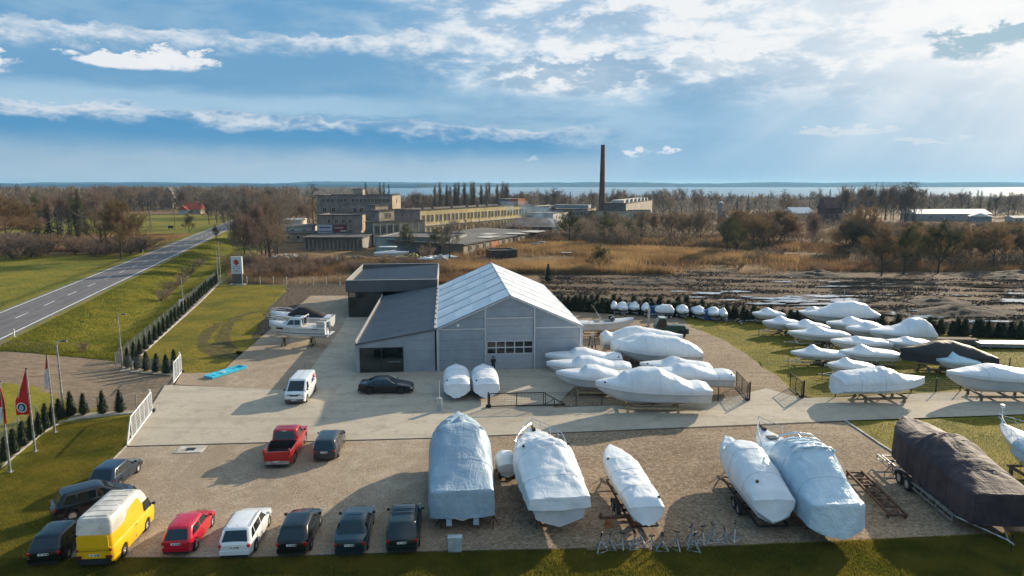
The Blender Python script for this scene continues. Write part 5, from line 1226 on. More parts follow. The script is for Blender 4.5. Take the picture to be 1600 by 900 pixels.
car('dark green estate with roof rails right next to the grey tarped cruiser', G(633, 834), 95, P_green, L=4.55, W=1.80, zr=1.62, zb=0.98, cab=(-2.2, 1.0), roof=(-1.85, 0.35), pillars=(-1.35, -0.3), wb=2.65, rails=2)
car('dark estate car parked to the right of the red pickup', G(516, 703), 95, P_grey, **{**ESTATE, 'rails': False, 'L': 4.5, 'chrome_line': True})
pk = car('red crew cab pickup truck with an empty black bed', G(449, 707), 95, P_red2, L=5.7, W=1.95, zr=1.86, zb=1.18, zh=1.08, nose=0.8, cab=(-0.60, 1.45), roof=(-0.45, 0.75), pillars=(0.30,), wb=3.5, wr=0.40, bed=(-2.78, -0.66), name='pickup_truck', cat='pickup truck',
         top=[(-2.85, 1.16), (-0.62, 1.18), (1.45, 1.18), (1.5, 1.17), (2.5, 1.10), (2.77, 1.0), (2.85, .8)], tumble=.84, bumper=galv, backlights='tall', group=None, taper=.04)
MB().box((-1.72, 0, 0.635), (2.08, 1.66, 0.02)).build('bed_liner', blackplastic, pk)
MB().box((-2.72, 0, .92), (0.03, 1.66, .5)).build('bed_liner', blackplastic, pk); MB().box((-0.69, 0, .92), (0.03, 1.66, .5)).build('bed_liner', blackplastic, pk)
for sd in (1, -1): MB().box((-1.72, sd * 0.845, 0.90), (2.08, 0.02, 0.52)).build('bed_liner', blackplastic, pk); MB().tube([(-2.8, sd * .92, 1.19), (-0.65, sd * .92, 1.20)], 0.022, 6).build('bed_rail', chrome, pk)
MB().box((-0.64, 0, 1.84), (0.06, 0.3, 0.05)).build('third_brake_light', headlight, pk)
car('black fastback with chrome window arch parked before the showroom', G(604, 612), 2, P_black, L=4.9, W=1.86, zr=1.42, zb=0.95, cab=(-2.15, 1.15), roof=(-0.95, 0.30), pillars=(-1.05, -0.1), wb=2.85, wr=0.34, rims=darksteel, chrome_line=True, top=[(-2.45, .82), (-2.38, 1.0), (-2.1, 1.02), (1.2, .95), (2.05, .80), (2.35, .70), (2.45, .6)])
wv = car('white delivery van with red and blue swooshes, facing the camera', G(471, 620), -87, P_white, L=4.8, W=1.90, zr=1.95, zb=1.10, zh=1.02, nose=0.7, cab=(-2.38, 1.95), roof=(-2.28, 1.02), pillars=(0.30, ), wb=3.0, wr=0.33, tumble=0.84, name='panel_van', cat='van', bumper=tan_grey, sidewin=False, group=None, taper=.06, backlights='tall', doors=1,
         top=[(-2.4, 1.0), (-2.35, 1.1), (1.9, 1.10), (2.0, 1.08), (2.28, .98), (2.38, .82), (2.4, .7)])
for sd in (1, -1):
    MB().slab([(0.75, sd * .912, 1.16), (1.55, sd * .900, 1.16), (1.10, sd * .835, 1.72), (0.75, sd * .835, 1.72)][::-sd], .02).build('side_window', glass, wv)
    sw = mat('van_swoosh_navy', (0.03, 0.05, 0.16), 0.4); sr_ = mat('van_swoosh_red', (0.6, 0.02, 0.03), 0.4); sb_ = mat('van_swoosh_cyan', (0.25, 0.5, 0.65), 0.4)
    def sideY(z): return sd * ((0.884 + (0.798 - 0.884) * (z - 1.10) / 0.80) + 0.014) if z > 1.1 else sd * 0.956
    for (m_, pts, w0) in ((sr_, [(-1.9, 1.62), (-1.4, 1.68), (-0.9, 1.66)], .09), (sw, [(-2.0, 1.36), (-1.3, 1.50), (-0.5, 1.34), (0.3, 1.12)], .12), (sw, [(-1.4, 1.26), (-0.9, 1.30), (-0.4, 1.20)], .12)):
        mb = MB(); vs_ = []
        for i, (xx, zz) in enumerate(pts):
            f = math.sin(math.pi * (i + .4) / (len(pts) - .2)) + .15; vs_ += [(xx, sideY(zz + w0 * f), zz + w0 * f), (xx, sideY(zz - w0 * f * .5), zz - w0 * f * .5)]
        MB().add(vs_, [(2 * i, 2 * i + 1, 2 * i + 3, 2 * i + 2) for i in range(len(pts) - 1)]).build('stripe', m_, wv)
for k_ in range(4): MB().box((-2.0 + k_ * .85, 0, 1.975), (0.78, 0.03, 0.012)).build('roof_seam', galv, wv)
for sd in (1, -1): MB().box((2.40, sd * .40, .92), (.03, .42, .06)).build('grille_slot', blackplastic, wv)
MB().box((1.62, 0.15, 1.42), (.02, .3, .05)) 
yv = car('yellow panel van with a raised white roof at the left end of the row', G(186, 849), 95, P_yellow, L=4.9, W=1.93, zr=1.95, zb=1.15, zh=1.05, nose=0.85, cab=(-2.47, 2.25), roof=(-2.40, 1.72), pillars=(), wb=2.7, wr=0.33, tumble=0.86, name='panel_van', cat='van', bumper=blackplastic, sidewin=False, rwin=False, group=None, taper=.04, doors=1, plate=platewhite,
         top=[(-2.5, 1.1), (-2.46, 1.15), (2.2, 1.15), (2.4, 1.05), (2.5, .85)], backlights='corner')
whiteroof_m = mat('grubby_white_roof', (0.62, 0.59, 0.54), 0.5, var=0.15, scale=1.5)
def loftbox(rings_, m_, o, name):
    k = len(rings_[0]); vs_ = sum(rings_, []); fs = [(i * k + j_, i * k + (j_ + 1) % k, (i + 1) * k + (j_ + 1) % k, (i + 1) * k + j_) for i in range(len(rings_) - 1) for j_ in range(k)] + [tuple((len(rings_) - 1) * k + j_ for j_ in range(k))]
    return MB().add(vs_, fs).build(name, m_, o, 40)
def rrect(x0, x1, w, z, r=0.2, k=4):
    pts = []
    for (cx, cy, a0) in ((x1 - r, w - r, 0), (x0 + r, w - r, 90), (x0 + r, -w + r, 180), (x1 - r, -w + r, 270)):
        for i in range(k + 1): a = R(a0 + 90 * i / k); pts.append((cx + r * math.cos(a), cy + r * math.sin(a), z))
    return pts
loftbox([rrect(-2.42, 1.75, 0.875, 1.78), rrect(-2.38, 1.55, 0.86, 2.1), rrect(-2.30, 1.25, 0.82, 2.45), rrect(-2.22, 1.05, .74, 2.56), rrect(-2.0, .8, .5, 2.6)], whiteroof_m, yv, 'raised_roof')
for k_ in range(6): MB().box((-2.0 + k_ * .56, 0, 2.605), (0.05, 1.15, 0.03)).build('roof_rib', whiteroof_m, yv)
for sd in (1, -1):
    MB().slab([(-1.2, sd * .892, 1.76), (0.9, sd * .892, 1.76), (0.62, sd * .850, 2.30), (-0.2, sd * .855, 2.25)][::-sd], .02).build('side_panel', P_yellow, yv)
    MB().slab([(1.15, sd * .945, 1.22), (2.00, sd * .945, 1.22), (1.72, sd * .885, 1.75), (1.15, sd * .885, 1.75)][::-sd], .02).build('side_window', glass, yv)
MB().box((-2.50, 0, 1.42), (.03, 1.5, .62)).build('rear_door', P_yellow, yv)
MB().box((-2.525, 0, 0.98), (.02, 1.6, .012)).build('panel_gap', blackplastic, yv)
for sd in (1, -1): MB().box((-2.53, sd * .74, .66), (.04, .32, .14)).build('tail_lamp_cluster', mat('dark_red_lamp', (.12, .02, .015), .3), yv)
# far parked pair near the sheds
car('blue car parked by the derelict sheds', G(832, 387), 165, paint('mid_blue_car_paint', (0.02, 0.10, 0.22)), **{**ESTATE, 'group': 'cars by the derelict sheds', 'rails': False})
car('silver car parked behind the blue one by the derelict sheds', G(842, 384.5), 165, paint('silver_car_paint', (0.45, 0.47, 0.5)), **{**ESTATE, 'group': 'cars by the derelict sheds', 'rails': False})

# ---- green yard tractor with lifting mast
gm = mat('dark_green_machine_paint', (0.012, 0.05, 0.032), 0.4, 0.1, var=0.15, coat=.4)
p = G(1042, 527); o = thing('lift_truck', 'dark green lift truck with a tall steel mast, towing the open motorboat', 'lift truck', (p.x, p.y, 0), R(180))
loftbox([rrect(-2.0, 0.2, .62, .62, .1), rrect(-2.0, 0.2, .64, .95, .12), rrect(-1.95, .2, .6, 1.30, .12), rrect(-1.85, .15, .5, 1.36, .1)], gm, o, 'hood')
MB().box((-0.6, 0, .52), (3.0, .9, .24)).build('chassis', darksteel, o)
MB().box((-2.15, 0, .75), (.30, 1.5, .55)).build('counterweight', gm, o)
cb = MB(); cp = [(0.15, .55), (1.35, .55), (1.5, 1.15), (1.0, 2.10), (0.30, 2.12), (0.15, 1.3)]
cb.add([(x, -.66, z) for x, z in cp] + [(x, .66, z) for x, z in cp], [tuple(range(6)), tuple(range(11, 5, -1))] + [(i, 6 + i, 6 + (i + 1) % 6, (i + 1) % 6) for i in range(6)]); cb.build('cab', gm, o)
MB().slab([(1.47, -.55, 1.22), (1.47, .55, 1.22), (1.06, .55, 2.03), (1.06, -.55, 2.03)], -.02).build('windscreen', mat('clear_cab_glass', (.25, .33, .36), .08), o)
for sd in (1, -1): MB().slab([(0.35, sd * .675, 1.2), (1.25, sd * .675, 1.2), (0.95, sd * .675, 1.98), (0.4, sd * .675, 1.98)][::-sd], .02).build('side_window', glass, o)
MB().box((.62, 0, 2.15), (.75, 1.25, .05)).build('roof', mat('pale_green_roof', (.3, .42, .42), .5), o)
for sd in (1, -1): wheel(o, -1.5, sd * .68, .45, .32, darksteel); wheel(o, 1.0, sd * .66, .42, .3, darksteel)
for sd in (1, -1): MB().box((2.15, sd * .22, 1.55), (.16, .12, 3.1)).build('mast_rail', galv, o)
for z in (.3, 1.5, 3.0): MB().box((2.15, 0, z), (.10, .4, .10)).build('mast_cross_bar', galv, o)
o.scale = (1.1, 1.1, 1.2)
MB().box((2.32, 0, .75), (.10, 1.1, .8)).build('fork_carriage', darksteel, o)
for sd in (1, -1): MB().box((2.8, sd * .35, .28), (1.0, .12, .06)).build('fork', darksteel, o)

# ---- open white sports boat towed by it
pb = G(948, 527); ob = thing('open_motorboat', 'open white motorboat with a folded black bimini pole on a towed trailer', 'boat', (pb.x, pb.y + .6, .62), R(2)); sh = BoatShape(6.9, 2.4, 1.15, 2.2, .5, .28)
hull_mesh(sh, hull_m).build('hull', hull_m, ob, 42)
def deckring(sh, t0, t1, m_, o, name, camber=.2, n=10):
    vs_ = []; fs = []; k = 8
    for i in range(n + 1):
        t = t0 + (t1 - t0) * i / n
        for j_ in range(k + 1): a = j_ / k * 2 - 1; vs_.append((sh.x(t), a * sh.b(t) * 0.98, sh.sz(t) + 0.01 + camber * (1 - a * a)))
    for i in range(n):
        for j_ in range(k): a = i * (k + 1) + j_; fs.append((a, a + 1, a + k + 2, a + k + 1))
    return MB().add(vs_, [f[::-1] for f in fs]).build(name, m_, o, 40)
deckring(sh, .60, .998, hull_m, ob, 'foredeck', .16); deckring(sh, 0, .17, hull_m, ob, 'sun_pad', .12)
for sd in (1, -1):
    vs_ = []; 
    for i in range(9): t = .17 + .43 * i / 8; vs_ += [(sh.x(t), sd * sh.b(t), sh.sz(t)), (sh.x(t), sd * (sh.b(t) - .28), sh.sz(t) + .04), (sh.x(t), sd * (sh.b(t) - .3), sh.sz(t) - .6)]
    MB().add(vs_, [q for i in range(8) for q in ((3 * i, 3 * i + 3, 3 * i + 4, 3 * i + 1), (3 * i + 1, 3 * i + 4, 3 * i + 5, 3 * i + 2))]).build('side_deck', hull_m, ob)
MB().box((sh.x(.385), 0, .42), (3.0, 1.7, .04)).build('cockpit_floor', seat_m, ob)
for (xx, w) in ((-1.9, 1.5), (-.55, .5), (-.55, -.5)): MB().box((xx, 0 if w > 1 else w * .9, .75), (.55, w if w > 1 else .55, .5)).build('seat', seat_m, ob)
MB().add([(.55, -.98, 1.02), (1.15, -.55, 1.10), (1.15, .55, 1.10), (.55, .98, 1.02), (.35, -.92, 1.52), (.80, -.5, 1.58), (.80, .5, 1.58), (.35, .92, 1.52)], [(0, 1, 5, 4), (1, 2, 6, 5), (2, 3, 7, 6)]).build('windscreen', winglass, ob)
MB().tube([(.35, -.92, 1.53), (.80, -.5, 1.6), (.80, .5, 1.6), (.35, .92, 1.53)], .03, 5).build('windscreen_frame', hull_m, ob)
MB().tube([(-.6, 0.6, 1.2), (-1.25, .6, 2.0)], .04, 6).build('tower_arm', hull_m, ob); MB().tube([(-1.25, .6, 2.0), (-1.9, .6, 2.65)], .09, 7).build('folded_bimini', canvas_black, ob)
for y in (-.35, .35): MB().box((-3.35, y, .72), (.3, .25, .22)).build('air_intake', blackplastic, ob)
MB().tube([(-3.5, 0, .5), (-3.75, 0, .15), (-3.75, 0, -.35)], .09, 7).build('stern_drive', galv, ob)
trailer('single axle trailer under the open white motorboat, hitched to the lift truck', (pb.x, pb.y + .6), 2, 6.4, W=2.2, r=.36, m_=darksteel, zf=.5, group=None, draw=1.6)
ob.scale = (1, 1, 1.25)
# outboard motor on a stand
p = G(925, 545); o = thing('outboard_motor', 'bare outboard leg hanging on a grey stand by the hall corner', 'outboard motor', (p.x, p.y, 0), 0)
MB().tube([(0, -.1, 1.5), (0, -.05, .9), (0, 0, .25)], [.13, .09, .06], 8).build('leg', galv, o); MB().tube([(0, -.1, 1.5), (0, -.1, 1.85)], [.2, .17], 9).build('powerhead', galv, o)
st = MB(); [st.tube([(sx * .45, sy * .4, 0), (sx * .2, 0, 1.45)], .035, 5) for sx in (1, -1) for sy in (1, -1)]; st.box((0, 0, 1.45), (.7, .1, .12)); st.build('stand', darksteel, o)
MB().tube([(0, -.12, .28), (0, .12, .28)], [.14, .14], 10).build('propeller', darksteel, o)

# ---- the two boats left of the showroom
def support_set(o_lb, pos, head, L, W, h):
    o = thing('boat_stand', o_lb, 'stand', (pos[0], pos[1], 0), R(head), None)
    for xx in (-L / 2, L / 2):
        for sd in (1, -1):
            b = MB(); [b.tube([(xx + .3 * math.cos(a), sd * W / 2 + .3 * math.sin(a), 0), (xx, sd * W / 2, h * .8)], .04, 5) for a in (0.4, 2.5, 4.6)]; b.box((xx, sd * W / 2, h), (.3, .3, .08)); b.build('tripod', darksteel, o)
        MB().box((xx, 0, h * .45), (.2, W * .5, h * .9)).build('keel_block', darksteel, o)
p = G(466, 541); x0 = p.x; y0 = p.y + .4
cbt = thing('cabin_boat', 'white cabin motorboat with dark wheelhouse windows on black stands', 'boat', (x0, y0, .95), R(178)); sh = BoatShape(7.0, 2.6, 1.45, 2.4, .55, .25)
hull_mesh(sh, hull_m).build('hull', hull_m, cbt, 42); deckring(sh, .50, .998, hull_m, cbt, 'foredeck', .22); deckring(sh, 0, .5, seat_m, cbt, 'cockpit_deck', .02)
for sd in (1, -1):
    vs_ = []
    for i in range(13): t = .02 + .86 * i / 12; vs_ += [(sh.x(t), sd * (sh.b(t) * .985 + .0), sh.kz(t) + (sh.sz(t) - sh.kz(t)) * .62 ), (sh.x(t), sd * (sh.b(t) * .985), sh.kz(t) + (sh.sz(t) - sh.kz(t)) * .67)]
    MB().tube([(sh.x(.02 + .8 * i / 12), sd * (sh.b(.02 + .8 * i / 12) * .985), .62 + .18 * (i / 12) ** 2) for i in range(13)], .028, 4).build('waterline_stripe', darksteel, cbt)
    MB().box((sh.x(.78), sd * (sh.b(.78) * .965), 1.12), (.95, .05, .14), rz=-sd * .33).build('hull_window', winglass, cbt)
    MB().box((sh.x(.16), sd * (sh.b(.16) + .0), 1.08), (.7, .03, .08)).build('maker_lettering', darksteel, cbt)
loftbox([rrect(-.75, 1.65, 1.02, 1.35, .25), rrect(-.70, 1.15, .95, 1.72, .25), rrect(-.7, .75, .88, 2.05, .25), rrect(-.85, .55, .86, 2.12, .25), rrect(-.6, .3, .6, 2.2, .2)], hull_m, cbt, 'wheelhouse')
for sd in (1, -1):
    for (a, b_) in ((-.55, .12), (.2, .85)): MB().slab([(a, sd * 1.02, 1.50), (b_ + (.2 if a > 0 else 0), sd * 1.02, 1.50), (b_ - (.22 if a > 0 else 0), sd * .925, 1.97), (a, sd * .925, 1.97)][::-sd], .03).build('side_window', winglass, cbt)
MB().slab([(1.55, -.75, 1.48), (1.55, .75, 1.48), (.80, .68, 2.03), (.80, -.68, 2.03)], .03).build('windscreen', winglass, cbt)
MB().box((-.78, 0, 1.72), (.05, 1.2, .72)).build('cabin_door', winglass, cbt); MB().box((-.05, 0, 2.23), (.8, .7, .05)).build('roof_hatch', winglass, cbt)
MB().tube([(-.9, -.9, 1.45), (-1.0, -.85, 2.3), (-1.0, .85, 2.3), (-.9, .9, 1.45)], .05, 6).build('radar_arch', hull_m, cbt)
for y in (-.7, .7): MB().box((-2.9, y, 1.55), (.9, .25, .5)).build('cockpit_seat', seat_m, cbt)
MB().box((-3.45, 0, 1.4), (.12, 2.1, .7)).build('transom', hull_m, cbt); MB().box((-3.75, 0, .5), (.6, 1.9, .06)).build('swim_platform', hull_m, cbt)
MB().tube([(-3.6, 0, 1.7), (-3.75, 0, .9), (-3.8, 0, .2)], [.22, .16, .08], 8).build('outboard', galv, cbt)
rail_mesh(sh, .66, .45, 7, .1, .018).build('bow_rail', chrome, cbt)
cbt.scale = (1, 1, 1.18)
support_set('black stands under the white cabin motorboat', (x0, y0), 178, 3.2, 1.5, 1.0)
p = G(472, 522); x1_, y1_ = p.x, p.y + .2
rb = thing('cabin_boat', 'white motorboat with a black canopy behind the cabin motorboat', 'boat', (x1_, y1_, .95), R(178)); sh = BoatShape(8.0, 2.6, 1.35, 2.4, .55, .22)
hull_mesh(sh, hull_m).build('hull', hull_m, rb, 42); deckring(sh, .45, .998, hull_m, rb, 'foredeck', .24); deckring(sh, 0, .12, hull_m, rb, 'sun_deck', .10)
cover_mesh(sh, [(.10, .15, .4), (.2, .45, .4), (.4, .9, .45), (.52, .95, .5), (.62, .55, .4), (.68, .25, .3), (.7, .15, .3)], .06, .02, 5, gap=-.12, t0=.10, t1=.68).build('black_canopy', canvas_black, rb, 60)
rail_mesh(sh, .66, .4, 7, .1, .018).build('bow_rail', chrome, rb)
rb.scale = (1, 1, 1.2)
support_set('black stands under the motorboat with a black canopy', (x1_, y1_), 178, 3.6, 1.5, 1.0)
# turquoise tray
p = G(353, 583); o = thing('turquoise_tray', 'long turquoise plastic tray lying on the gravel strip', 'tray', (p.x, p.y, .0), R(66)); tq = mat('turquoise_plastic', (.05, .52, .72), .4, var=.12)
MB().box((0, 0, .06), (4.4, 1.1, .08)).build('bottom', tq, o)
for sd in (1, -1): MB().box((0, sd * .55, .16), (4.5, .12, .22)).build('side_wall', tq, o); MB().box((sd * 2.2, 0, .165), (.12, 1.0, .20)).build('end_wall', tq, o)
for xx in (-1.3, 0, 1.3): MB().box((xx, 0, .115), (.1, .96, .05)).build('rib', tq, o)
MB().box((-.3, .1, .17), (.5, .35, .1), rz=.4).build('folded_rag', seat_m, o)
# ================================================================== YARD OBJECTS
post_m = galv; fence_green = mat('dark_green_wire', (0.02, 0.035, 0.028), 0.5, 0.3); wire_m = mat('grey_wire', (0.22, 0.24, 0.24), 0.5, 0.5)
_pm = {}
def panel_mesh(L, h, m_, dense=0.10, r=0.008):
    key = (round(L, 2), h, m_.name, dense)
    if key not in _pm:
        mb = MB(); n = max(2, int(L / dense))
        for k in range(n + 1): mb.box((k * L / n, 0, h / 2 + .05), (r, r, h - .06))
        for k in range(int(h / .2) + 1): mb.box((L / 2, 0, .06 + k * (h - .1) / int(h / .2)), (L, r * 1.2, r * 1.6))
        _pm[key] = mb.mesh('mesh_panel', m_)
    return _pm[key]
def fence(label, pts, h, pm, wm, step=2.5, pr=0.035, z0=0.0, mesh=True, name='wire_fence', raw=False):
    P = [Vector(p) if raw else G(*p) for p in pts]; o = thing(name, label, 'fence', (P[0].x, P[0].y, z0)); pme = MB().box((0, 0, (h + .06) / 2), (pr * 2, pr * 2, h + .06)).mesh('post', pm)
    for a, b in zip(P[:-1], P[1:]):
        d = b - a; n = max(1, round(d.length / step)); st = d.length / n; an = math.atan2(d.y, d.x)
        me_ = panel_mesh(st, h, wm) if mesh else None
        for k in range(n):
            q = a + d * (k / n) - P[0]; zt = float(terrain_z(a.x + d.x * k / n, a.y + d.y * k / n)) if not raw else 0
            inst('post', pme, o, (q.x, q.y, 0), an)
            if mesh: inst('mesh_panel', me_, o, (q.x, q.y, 0), an)
    q = P[-1] - P[0]; inst('post', pme, o, (q.x, q.y, 0)); return o
fence('grey wire mesh fence behind the thuja row, climbing beside the road bank', [(181, 574), (335, 438)], 1.55, post_m, wire_m)
fence('short wire fence section behind the thujas left of the upper sliding gate', [(181, 574), (205, 578), (272, 585)], 1.45, post_m, wire_m)
fence('wire fence behind the thujas left of the lower sliding gate', [(214, 643), (92, 651)], 1.45, post_m, wire_m)
fence('wire fence behind the flagpoles in the lower left corner', [(92, 651), (58, 662), (0, 704), (-90, 772)], 1.45, post_m, wire_m)
fence('thin wire fence with pale posts along the back of the upper lawn', [(345, 443), (386, 444.5), (552, 446)], 1.5, concrete_m, wire_m, step=2.65, pr=.06)
fence('thin dark wire fence along the back edge of the lane', [(1252, 621.5), (1305, 620), (1500, 611), (1680, 604)], 1.3, fence_green, fence_green)
fence('thin dark wire fence between the black gate and the mesh gate', [(852, 635), (900, 634), (1060, 630), (1122, 627), (1168, 625)], 1.25, fence_green, fence_green)
fence('low wire fence by the hedge on the right hand lawn', [(1545, 577), (1640, 575)], 1.2, fence_green, fence_green)

def gate_leaf(label, a, b, h, m_, slantL=0.0, wires=0.12, infill=None, name='sliding_gate', bars=5, tail=None):
    a, b = G(*a), G(*b); d = b - a; L = d.length; o = thing(name, label, 'gate', a, math.atan2(d.y, d.x)); fr = MB(); r = .045
    t0 = slantL
    fr.tube([(0, 0, .12), (L, 0, .12)], r * 1.3, 6); fr.tube([(t0, 0, h), (L, 0, h)], r, 6); fr.tube([(L, 0, .12), (L, 0, h)], r, 6); fr.tube([(0, 0, .12), (t0, 0, h)], r, 6)
    for k in range(bars): xx = t0 + (L - t0) * k / bars; fr.tube([(xx, 0, .12), (xx, 0, h)], r * .8, 6)
    if slantL: fr.tube([(t0 * .5, 0, .12), (t0 * .5, 0, h * .52)], r * .8, 5); fr.tube([(t0, 0, .12), (t0 * .5, 0, h * .52)], r * .7, 5)
    fr.build('gate_frame', m_, o)
    g = MB(); n = int((L - t0) / wires)
    for k in range(n): g.box((t0 + (k + .5) * (L - t0) / n, 0, h / 2 + .05), (.012, .012, h - .15))
    for k in range(1, 6): g.box((t0 + (L - t0) / 2, 0, .12 + (h - .12) * k / 6), (L - t0, .012, .014))
    g.build('infill_bars', infill or m_, o)
    MB().box((L + .12, .12, h * .55), (.12, .12, h * 1.1 + .1)).build('gate_post', m_, o); MB().box((L + .1, -.1, .12), (.45, .2, .22)).build('roller_box', darksteel, o)
    return o
gate_leaf('white steel sliding gate leaf at the lower left of the paved yard', (199, 697), (238, 644), 1.75, whitepaint, 1.4)
gate_leaf('shorter white sliding gate leaf left of the turquoise tray', (271, 600), (284, 582), 1.9, whitepaint, 0.7, bars=3)
gm2 = mat('black_gate_steel', (0.012, 0.012, 0.014), 0.45, 0.4)
gate_leaf('low black sliding gate with slanting tail in front of the hall', (883, 634), (765, 637), 1.25, gm2, 1.9, bars=2)
gate_leaf('dark mesh gate leaf standing open right of the crowded boats', (1150, 604), (1168, 625), 1.5, gm2, 0, bars=2)
gate_leaf('dark mesh gate leaf standing open at the corner of the right lawn', (1234, 606), (1252, 621), 1.45, gm2, 0, bars=2)
# thujas
def conifer_meshes(seed, h=1.9, r=.38, leaves=420, shaggy=.07):
    rnd = random.Random(seed); mb = MB(); n = 10; k = 9; vs_ = []
    for i in range(n + 1):
        f = i / n; rad = r * (math.sin(min(1, f * 8 + .35) * math.pi / 2)) * (1 - f) ** .8 * .86 + .01
        for j_ in range(k): a = 2 * math.pi * j_ / k; rr = rad * (1 + .18 * mnoise.noise(Vector((math.cos(a) * 2, math.sin(a) * 2, f * 6 + seed)))); vs_.append((rr * math.cos(a), rr * math.sin(a), .08 + f * (h - .1)))
    mb.add(vs_, [(i * k + j_, i * k + (j_ + 1) % k, (i + 1) * k + (j_ + 1) % k, (i + 1) * k + j_) for i in range(n) for j_ in range(k)])
    for q in range(leaves):
        f = rnd.random() ** 1.15; a = rnd.uniform(0, 2 * math.pi); rad = r * math.sin(min(1, f * 8 + .35) * math.pi / 2) * (1 - f) ** .8; rad *= rnd.uniform(.88, 1.12)
        p = Vector((rad * math.cos(a), rad * math.sin(a), .08 + f * (h - .12))); d = Vector((math.cos(a) * .5, math.sin(a) * .5, 1)).normalized(); t = Vector((-math.sin(a), math.cos(a), rnd.uniform(-.4, .4))) * rnd.uniform(.03, .06); s_ = rnd.uniform(.08, .20) * (shaggy / .07) ** .5
        mb.add([p - t - d * s_ * .3, p + t - d * s_ * .3, p + d * s_ + Vector((math.cos(a), math.sin(a), 0)) * shaggy], [(0, 1, 2)])
    return mb
thuja_m = mat('thuja_foliage', (0.030, 0.050, 0.016), 0.8, color2=(0.012, 0.022, 0.010), scale=6, bump=.4, bscale=18, randv=.25)
hedge_m = mat('hedge_foliage', (0.042, 0.062, 0.022), 0.85, color2=(0.016, 0.026, 0.013), scale=5, bump=.4, bscale=15, randv=.35)
bark_m = mat('thuja_bark', (.10, .07, .05), .9)
thm = [conifer_meshes(s_, 1.9, .40).mesh('foliage', thuja_m) for s_ in range(4)]
hdm = [conifer_meshes(20 + s_, 1.7, .62, 500, .2).mesh('foliage', hedge_m) for s_ in range(4)]
stm = MB().tube([(0, 0, 0), (0, 0, .5)], .035, 5).mesh('trunk', bark_m)
rnd = random.Random(5)
def thuja(px, py, label, group, s_=1.0, hedge=False, jit=0):
    p = G(px, py); k = rnd.randrange(4); o = thing('thuja' if not hedge else 'conifer_bush', label, 'thuja' if not hedge else 'bush', (p.x + rnd.uniform(-jit, jit), p.y + rnd.uniform(-jit, jit), 0), rnd.uniform(0, 6), group); z = s_ * rnd.uniform(.9, 1.1); o.scale = (s_ * rnd.uniform(.9, 1.1), s_, z)
    inst('foliage', (hdm if hedge else thm)[k], o); inst('trunk', stm, o)
for i, (px, py) in enumerate([(111, 650), (131, 648), (161, 646.5), (188, 644.5)]): thuja(px, py, ['leftmost', 'second', 'third', 'rightmost'][i] + ' dark thuja in the row of four beside the earth road', 'four thujas beside the earth road', 1.05)
for (px, py) in [(93, 655), (83, 664), (72, 670), (62, 679), (50, 688), (36, 697), (22, 709), (9, 720), (-6, 737), (-22, 750)]: thuja(px, py, 'dark cone shaped thuja in the pebble bed behind the flagpoles', 'thujas behind the flagpoles', 1.0)
for i, (px, py) in enumerate([(200, 575), (215, 577), (229, 579), (245, 581), (260, 583), (273, 581)]): thuja(px, py, ['first', 'second', 'third', 'fourth', 'fifth', 'last'][i] + ' thuja from the left in the short row by the upper sliding gate', 'short thuja row by the upper sliding gate', 1.12)
for k in range(26):
    f = k / 25; px = 205 + (339 - 205) * f ** .98; a, b = G(207, 563), G(337, 442); q = a.lerp(b, f); o = thing('thuja', 'dark thuja in the long row along the fence beside the upper lawn', 'thuja', (q.x + .2, q.y, 0), rnd.uniform(0, 6), 'long thuja row beside the upper lawn'); s_ = rnd.uniform(.88, 1.1); o.scale = (s_, s_, s_); inst('foliage', thm[k % 4], o); inst('trunk', stm, o)
def hedge_row(pts, n, lb, gp, s_=1.0):
    P = [G(*p) for p in pts]; tot = sum((b - a).length for a, b in zip(P[:-1], P[1:]))
    for k in range(n):
        d = tot * (k + .5) / n
        for a, b in zip(P[:-1], P[1:]):
            L = (b - a).length
            if d <= L: break
            d -= L
        q = a.lerp(b, min(1, d / L)); o = thing('conifer_bush', lb, 'bush', (q.x + rnd.uniform(-.3, .3), q.y + rnd.uniform(-.35, .35), 0), rnd.uniform(0, 6), gp); z = s_ * rnd.uniform(.72, 1.22); o.scale = (z * rnd.uniform(.9, 1.15), z, z); inst('foliage', hdm[k % 4], o); inst('trunk', stm, o)
hedge_row([(868, 484), (955, 489), (1060, 493), (1180, 501)], 42, 'dark green bush in the hedge behind the row of wrapped jet skis', 'hedge behind the jet skis', 1.1)
hedge_row([(1180, 501), (1370, 518), (1600, 529), (1680, 531)], 44, 'dark green bush in the hedge between the right hand fleet and the mud', 'hedge behind the right hand fleet', 1.15)
hedge_row([(872, 480), (960, 485), (1100, 491)], 22, 'bushy dark shrub in the second row of the hedge behind the jet skis', 'second hedge row behind the jet skis', 1.25)
thuja(856, 440, 'single dark little conifer beside the reeds just above the hall roof', None, 1.8)
